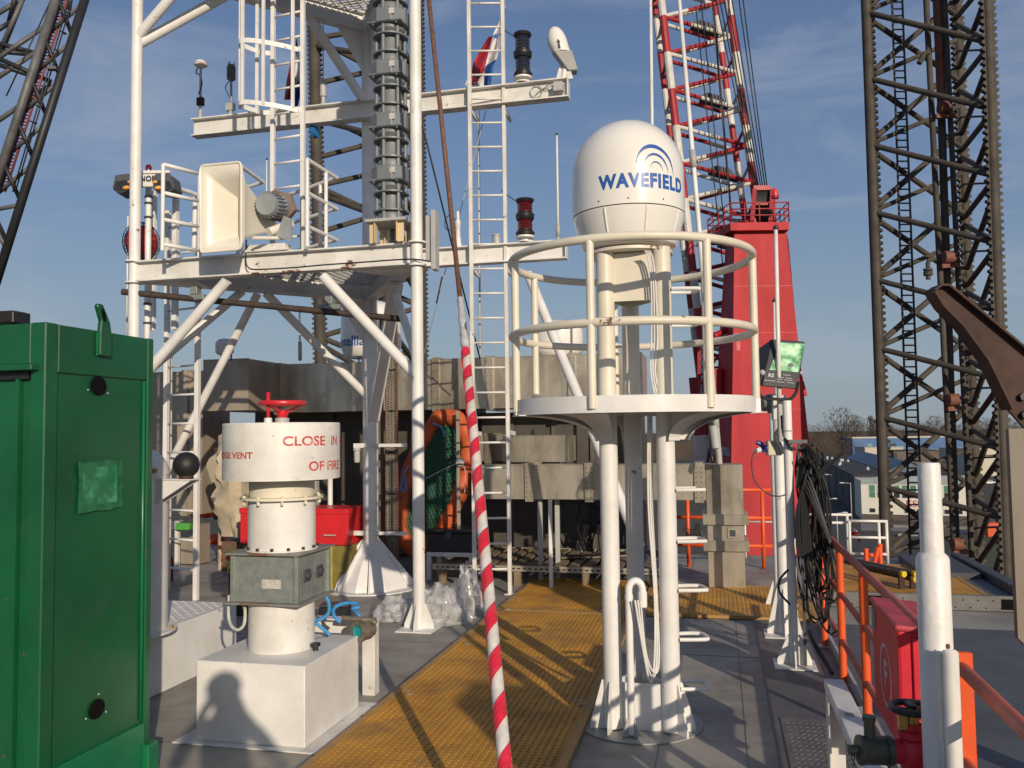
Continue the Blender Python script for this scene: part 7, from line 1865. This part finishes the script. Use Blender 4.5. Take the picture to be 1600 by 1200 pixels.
for (x0, x1) in ((1.5, 2.8), (3.4, 5.4), (8.4, 9.4), (9.6, 10.6), (10.8, 11.8), (12.0, 13.0), (16, 17.5), (18.2, 19.6)):
    if x1 > W_: continue
    p = A + u * x0 - n_ * .06; q = A + u * x1 - n_ * .06; z0, z1 = (h1(801), h1(793)) if x0 != 3.4 else (.2, h1(791))
    f = MB(); f.prism([p + V(0, 0, z0), q + V(0, 0, z0), q + V(0, 0, z1), p + V(0, 0, z1)], n_ * .04); fr_ = f.build('window', OFF if x0 != 3.4 else OFFG, ob)
    g = MB(); e = u * .1; g.add([p + e - n_ * .02 + V(0, 0, z0 + .12), q - e - n_ * .02 + V(0, 0, z0 + .12), q - e - n_ * .02 + V(0, 0, z1 - .12), p + e - n_ * .02 + V(0, 0, z1 - .12)], [(0, 1, 2, 3)]); g.build('pane', DARKW, fr_)
kx = (Q(1424, 786, (A - EYEV).dot(FWD)) - A).dot(u)
lettering('lettering', 'KSF', mat('red_sign', (.60, .06, .07), .5), ob, flat_map(A + u * (kx + .35) - n_ * .12 + V(0, 0, h1(786)), u, (0, 0, 1)), 2.0, .0)
m = MB(); k = A + u * 11 - n_ * 1.5
for i in range(3): m.bar(lift(k, .4 + i * .5), lift(k + u * 4.5, .4 + i * .5), .06, .06)
for i in range(4): p = k + u * i * 1.5; m.bar(lift(p, .01), lift(p, 1.5), .06, .06)
m.build('forecourt_rail', GREYL, ob)
# long dark warehouse to the left of the office
C0 = shore(1347, 812); C0.z = GZ; C0 = C0 + DU * 14.1; far = shore(1262, 735); far.z = GZ
wh = thing('warehouse', 'long dark grey warehouse with blue grey ridge roof behind the office', 'warehouse', C0)
du = (far - C0); du = du.normalized() * min(du.length, 150); HW = HT - .3
WHD = mat('warehouse_cladding', (.050, .053, .062), .6, var=.1, scale=.1); WHR = mat('warehouse_roof', (.040, .036, .034), .8, var=.2, scale=.05); WHB = mat('ridge_sheet', (.13, .17, .21), .5, var=.1, scale=.1)
m = MB(); m.hexa([C0, C0 + n_ * .0 + u * 24, C0 + du + u * 24, C0 + du], [lift(C0, HW), lift(C0 + u * 24, HW), lift(C0 + du + u * 24, HW), lift(C0 + du, HW)]); m.build('wall', WHD, wh)
m = MB(); e = -u * .4
m.hexa([lift(C0 + e, HW), lift(C0 + u * 24, HW), lift(C0 + du + u * 24, HW), lift(C0 + du + e, HW)], [lift(C0 + e, HW + .3), lift(C0 + u * 24, HW + .3), lift(C0 + du + u * 24, HW + .3), lift(C0 + du + e, HW + .3)]); m.build('roof', WHR, wh)
m = MB(); R0 = lift(C0 + u * 9 + du * .10, HW + .31); R1 = lift(C0 + u * 9 + du * .80, HW + .31); ru = u * 4.5
m.add([R0, R0 + ru * 2, R0 + ru + V(0, 0, 2.6), R1, R1 + ru * 2, R1 + ru + V(0, 0, 2.6)], [(0, 1, 2), (3, 5, 4), (0, 2, 5, 3), (1, 4, 5, 2), (0, 3, 4, 1)]); m.build('ridge_roof', WHB, wh)
m = MB(); random.seed(12)
for i in range(9): p = lift(C0 + u * random.uniform(1, 8) + du * random.uniform(.05, .85), HW + .31); m.lathe(p, [(.4, 0), (.4, .5), (.25, .8), (0, .9)], 10)
m.build('roof_vent', GREYL, wh)
m = MB()
for i in range(7): p = C0 + du * (.08 + .13 * i) - u * .05; m.bar(lift(p, .1), lift(p, HW - .1), .12, .25)
m.build('wall_rib', BLACK, wh)
# grey brick block behind, blue hall, cream halls
def block(label, x0, x1, pyb, pyt, depth, mtl, roof=None, cat='building', name='industrial_building', wins=None, base=None):
    a = shore(x0, pyb); d = (a - EYEV).dot(FWD); b = Q(x1, pyb, d); a = Q(x0, pyb, d); a.z = b.z = GZ; top = Q((x0 + x1) / 2, pyt, d).z - GZ
    t = thing(name, label, cat, a); uu = (b - a).normalized(); nn = V(-uu.y, uu.x, 0); nn = nn if nn.dot(FWD) > 0 else -nn
    m = MB(); m.prism([a, b, b + nn * depth, a + nn * depth], (0, 0, top)); m.build('wall', mtl, t)
    if roof:
        m = MB(); m.prism([a - uu * .3 - nn * .3 + V(0, 0, top + .01), b + uu * .3 - nn * .3 + V(0, 0, top + .01), b + nn * depth + V(0, 0, top + .01), a + nn * depth + V(0, 0, top + .01)], (0, 0, top * .07)); m.build('roof', roof, t)
    for (wx0, wx1, wz0, wz1, wm) in (wins or []):
        L_ = (b - a).length; p = a + uu * L_ * wx0 - nn * .15; q = a + uu * L_ * wx1 - nn * .15
        m = MB(); m.prism([p + V(0, 0, top * wz0), q + V(0, 0, top * wz0), q + V(0, 0, top * wz1), p + V(0, 0, top * wz1)], nn * .1); m.build('window', wm, t)
    return t
BLUEH = mat('blue_cladding', (.045, .13, .30), .6, var=.12, scale=.05); CRM = mat('cream_cladding', (.50, .46, .37), .7, var=.06, scale=.05); BRK = mat('grey_brick', (.12, .095, .085), .8, var=.12, scale=.3)
WINB = mat('teal_window', (.12, .25, .22), .3)
block('long bright blue industrial hall before the distant trees', 1333, 1512, 714, 684, 30, BLUEH, CRM, wins=[(.13, .17, .35, .7, WINB), (.32, .38, .35, .7, DARKW), (.60, .66, .2, .55, DARKW), (.53, .55, .05, .75, CRM)])
block('flat cream roofed shed in front of the blue hall', 1352, 1412, 721, 699.5, 15, CRM, OFFG)
block('grey brick block with dark doorway behind the warehouse', 1397, 1470, 727, 705, 20, BRK, WHR, wins=[(.0, .07, .1, .9, DARKW), (.3, .42, .3, .36, DARKW)])
block('cream hall standing beyond the right lattice leg', 1527, 1566, 744, 701, 30, CRM, None, wins=[(.02, .98, .74, .78, DARKW)])
block('low dark shed beneath the cream roof strip', 1412, 1500, 723, 704, 12, mat('dark_shed', (.09, .08, .075), .8, var=.2, scale=.1), CRM)
# car, lamps, bits
c = shore(1547, 757); car = thing('car', 'small white car parked beyond the right lattice leg', 'car', c); c.z = GZ
def cw_(x, y, z): return c + RGT * x + FWD * y + V(0, 0, z)
m = MB(); side = [(-2.1, .35), (2.1, .35), (2.15, .75), (1.3, .95), (.75, 1.42), (-.9, 1.45), (-1.6, .98), (-2.1, .85)]
m.prism([cw_(x, 0, z) for x, z in side], FWD * 1.7); m.build('body', GEL, car, .05)
m = MB(); m.prism([cw_(x, -.02, z) for x, z in [(-1.3, 1.0), (1.1, .98), (.68, 1.36), (-.85, 1.38)]], FWD * .02); m.build('side_windows', GLASS, car)
for x in (-1.3, 1.3): m = MB(); m.tube(cw_(x, -.03, .33), cw_(x, .2, .33), .33, 16); m.build('wheel', RUBBER, car)
def lamp(label, px, pyb, pyt, arm):
    b = shore(px, pyb); b.z = GZ; d = (b - EYEV).dot(FWD); h = Q(px, pyt, d).z - GZ
    t = thing('street_lamp', label, 'street lamp', b); m = MB(); m.tube(lift(b, 0.02), lift(b, h), .11, 8, .07); m.tube(lift(b, h), lift(b, h + .1) + RGT * arm, .06, 6); m.build('pole', GREYL, t)
    m = MB(); e = lift(b, h + .1) + RGT * arm; m.sphere(e, .5, 12, 8, sc=(1.1, .5, .3)); m.build('lamp_head', OFF, t)
lamp('street lamp nearest the office corner with head to the left', 1331, 815, 755, -1.9)
lamp('street lamp at the left of the side street with head to the right', 1293, 822, 780, 1.6)
lamp('street lamp nearest the ship with head to the right', 1309, 846, 802, 1.4)
lamp('short street lamp far along the dark warehouse wall', 1301, 788, 742, -1.4)
# quay clutter: orange containers, pale barrier strips, rubble
def strip(label, x0, y0, x1, y1, h, w, mtl, name='barrier'):
    a, b = shore(x0, y0), shore(x1, y1); a.z = b.z = GZ; t = thing(name, label, name.replace('_', ' '), a)
    MB().bar(lift(a, h / 2 + .03), lift(b, h / 2 + .03), w, h).build('body', mtl, t, .03); return t
strip('pale concrete barrier strip left of the grey riser pipes', 1402, 838, 1434, 838, .5, .6, PAVE)
strip('long pale kerb wall below the office forecourt', 1395, 824, 1600, 829, .35, .5, PAVE, 'kerb_wall')
oc = strip('orange container half hidden behind the right lattice leg', 1536, 838, 1574, 836, 2.4, 2.4, mat('orange_container', (.60, .10, .03), .6, var=.1, scale=.3), 'shipping_container')
strip('dark brown spoil heap wall below the lattice leg', 1530, 800, 1600, 796, 1.2, 3, SOIL, 'spoil_heap')
# small flag on the far white rail
lf_ = thing('flag', 'small drooping white orange and blue flag at the far white rail', 'flag', Q(1330, 860, 13.5))
for cells, mt, nm in (([[(1328, 824), (1336, 825)], [(1329, 830), (1340, 831)]], FLAGW, 'white_stripe'), ([[(1329, 830), (1340, 831)], [(1329, 836), (1343, 836)]], ORANGE, 'orange_stripe'), ([[(1337, 836), (1343, 836)], [(1340, 841), (1345, 841)]], FLAGB, 'blue_stripe'), ([[(1340, 841), (1345, 841)], [(1342, 848), (1345, 846)]], ORANGE, 'orange_tip')):
    for o in cloth(cells, [mt], 13.5, [nm]):
        for v in o.data.vertices: v.co = v.co - wloc(lf_)
        o.parent = lf_
m = MB(); m.tube(Q(1327, 888, 13.5), Q(1327, 822, 13.5), .015, 8); m.build('staff', WHITE, lf_)
# town beyond the left gap
def gapb():
    t = block('small brick and white terrace house seen through the gap left of the vent', 309, 352, 800, 707, 10, BRK, OFFG, name='house', cat='house',
        wins=[(.15, .95, .47, .93, mat('pale_render', (.52, .52, .50), .7, var=.06, scale=.2))] + [(x, x + .22, z, z + .14, mat('white_pane_%d%d' % (i, j), (.50, .54, .54), .4)) for i, x in enumerate((.42, .72)) for j, z in enumerate((.24, .02))])
gapb()
for i, (yy, lab) in enumerate(((705, 'upper orange fender tube in the gap beside the rusty stanchion'), (798, 'middle orange fender tube in the gap beside the rusty stanchion'), (880, 'lower orange fender tube in the gap beside the rusty stanchion'))):
    d_ = 16.5; yy = (705 + i * 4, 799, 846)[i]; a, b = Q(300, yy, d_), Q(352, yy - 2, d_); t = thing('fender_tube', lab, 'fender', a, 'orange fender tubes beyond the left deck edge')
    m = MB(); nn_ = 20; m.path([a.lerp(b, k / nn_) for k in range(nn_ + 1)], [.11 + .035 * abs(math.sin(k * .55)) for k in range(nn_ + 1)], 12); m.build('tube', ORANGE, t)
gn_ = thing('green_crate', 'small green and white crate behind the left ladder', 'crate', Q(288, 823, 13.0)); c = Q(290, 822, 13.0)
m = MB(); m.box(c, (.22, .2, .10), .1); m.build('body', mat('bright_green', (.08, .32, .05), .5), gn_, .01); m = MB(); m.bar(c + V(-.14, 0, -.05), c + V(-.14, 0, -.85), .06, .06); m.box(c + V(-.16, 0, .02), (.08, .2, .12)); m.build('stand', OFF, gn_)
# ---- trees
BARK = mat('bare_twigs', (.062, .048, .038), .9, var=.25, scale=.06); BARK2 = mat('bare_twigs_brown', (.085, .062, .042), .9, var=.25, scale=.06); TRUNK = mat('trunk_bark', (.05, .042, .035), .9, var=.2, scale=.2)
def tree_mesh(seed, h, w, kind):
    rnd_ = random.Random(seed); cr_ = MB(); tr_ = MB()
    tr_.tube((0, 0, -.5), (rnd_.uniform(-.3, .3), 0, h * .45), .35, 6, .18)
    limbs = []
    for i in range(16):
        z0 = h * rnd_.uniform(.18, .5); a = rnd_.uniform(0, 6.28); rr_ = w * rnd_.uniform(.25, .5)
        e = V(math.cos(a) * rr_, math.sin(a) * rr_, z0 + h * rnd_.uniform(.25, .5)); tr_.tube((0, 0, z0), e, .12, 4, .04, caps=False); limbs.append(e)
    for i in range(640):                   # many thin twig sprays
        u1, a, v1 = rnd_.random() ** .5, rnd_.uniform(0, 6.28), rnd_.random()
        zc_ = h * (.20 + .78 * v1); prof_ = math.sin(math.pi * (.12 + .80 * v1)) ** .7 if kind != 'poplar' else (.5 + .5 * math.sin(math.pi * (.1 + .9 * v1)))
        r_ = w * .5 * u1 * prof_ * (1 + .25 * math.sin(3 * a + seed))
        p = V(math.cos(a) * r_, math.sin(a) * r_, zc_); L_ = rnd_.uniform(.6, 1.7) * h / 20
        d = (V(p.x, p.y, 0) * .06 + V(rnd_.uniform(-.5, .5), rnd_.uniform(-.5, .5), 1)).normalized() * L_
        wv = d.cross(V(rnd_.uniform(-1, 1), rnd_.uniform(-1, 1), .1)).normalized() * rnd_.uniform(.05, .17) * h / 20
        cr_.add([p - wv, p + wv, p + d], [(0, 1, 2)]); d2 = (d + V(rnd_.uniform(-1, 1), rnd_.uniform(-1, 1), 0) * L_ * .7)
        cr_.add([p - wv * .8, p + wv * .8, p + d2 * .8], [(0, 1, 2)])
    return cr_, tr_
protos = []
for i, (h, w, kd) in enumerate(((15, 11, 'round'), (17, 14, 'round'), (14, 16, 'round'), (20, 4.5, 'poplar'))):
    c_, t_ = tree_mesh(50 + i, h, w, kd); protos.append((c_, t_, h))
def plant_tree(label, x, y, k, s, group, mt=BARK, z=GZ):
    c_, t_, h = protos[k]
    t = thing('bare_tree', label, 'tree', (x, y, z), group)
    key = (k, mt.name)
    if key not in _tm:
        a = MB(); a.v, a.f, a.m, a.s = [v.copy() for v in c_.v], c_.f, c_.m, c_.s
        o1 = a.build('crown', mt, None); b = MB(); b.v, b.f, b.m, b.s = [v.copy() for v in t_.v], t_.f, t_.m, t_.s; o2 = b.build('trunk', TRUNK, None); _tm[key] = (o1.data, o2.data); bpy.data.objects.remove(o1); bpy.data.objects.remove(o2)
    for nm, dt in zip(('crown', 'trunk'), _tm[key]): o = bpy.data.objects.new(nm, dt); COL.objects.link(o); o.parent = t
    t.scale = (s, s, s); t.rotation_euler = (0, 0, random.uniform(0, 6.28)); return t
_tm = {}
random.seed(77)
# individually visible trees above the wood, right of the crane
for (px, d, k, s, lab) in ((1316, 470, 1, 1.55, 'broad bare tree rising above the wood right of the crane'), (1334, 480, 0, 1.5, 'second broad bare tree touching the first above the wood'), (1276, 520, 2, .95, 'low bare tree at the left of the far wood beside the crane'), (1362, 560, 3, 1.15, 'thin poplar left of the toothed chord'), (1369, 565, 3, 1.05, 'shorter thin poplar close to the toothed chord'), (1462, 500, 0, 1.45, 'pale bare tree seen between the lattice leg pipes'), (1445, 640, 3, .85, 'small pointed tree in front of the sky inside the lattice leg'), (1555, 600, 1, 1.1, 'bare tree beyond the right toothed chord')):
    d *= 1.28; s *= 1.28; p = Q(px, 700, d); plant_tree(lab, p.x, p.y, k, s, None, BARK2 if k < 3 else BARK)
# the wood as one mass
m = MB(); random.seed(5)
nf = 0
def mass(x0, x1, d0, d1, count, hh):
    global nf
    for i in range(count):
        px = random.uniform(x0, x1); d = random.uniform(d0, d1); p = Q(px, 700, d); k = random.choice((0, 1, 2)); s = hh * random.uniform(.75, 1.25)
        c_, t_, h = protos[k]; ca, sa = math.cos(i), math.sin(i); o = V(p.x, p.y, GZ)
        st = random.randint(0, 2)
        for j in range(st, len(c_.f), 3):
            f = c_.f[j]; m.add([o + V(ca * c_.v[q].x - sa * c_.v[q].y, sa * c_.v[q].x + ca * c_.v[q].y, c_.v[q].z) * s * 1.0 for q in f], [(0, 1, 2)])
mass(1240, 1720, 650, 850, 170, 1.3); mass(-140, 1240, 600, 820, 150, 1.12); mass(1255, 1322, 300, 470, 40, .62); mass(1270, 1335, 480, 640, 26, .9)
wood = m.build('far_wood', BARK2, None); tag(wood, 'brown leafless wood stretching along the horizon beyond the buildings', 'wood', kind='stuff')
m = MB(); random.seed(6)                    # undergrowth bank under the wood
for (x0, x1, d0, d1, h) in ((1240, 1720, 660, 880, 12), (-140, 1240, 580, 820, 9), (1250, 1322, 320, 480, 4)):
    n = 60
    for row in range(4):
        d = d0 + (d1 - d0) * row / 3; pts = []
        for i in range(n + 1): p = Q(x0 + (x1 - x0) * i / n, 700, d); pts.append(V(p.x, p.y, GZ))
        hs = [h * (.75 + .5 * random.random()) for _ in pts]
        for i in range(n):
            w3 = FWD * 14
            m.add([pts[i], pts[i + 1], pts[i + 1] + V(0, 0, hs[i + 1]), pts[i] + V(0, 0, hs[i]), pts[i] + w3, pts[i + 1] + w3], [(0, 1, 2, 3), (3, 2, 5, 4)])
tag(m.build('undergrowth', BARK, None), 'dense brown undergrowth filling the foot of the far wood', 'undergrowth', kind='stuff')
# distant town on the left skyline
random.seed(14)
for i, (px, w, h) in enumerate(((322, 5, 9), (334, 7, 12), (343, 4, 10))):
    block(['pale distant block on the skyline in the left gap', 'taller pale distant block on the skyline in the left gap', 'narrow pale distant block on the skyline in the left gap'][i], px, px + w, 688, 688 - h * .45, 20, mat('far_pale_%d' % i, (.30, .29, .28), .8))
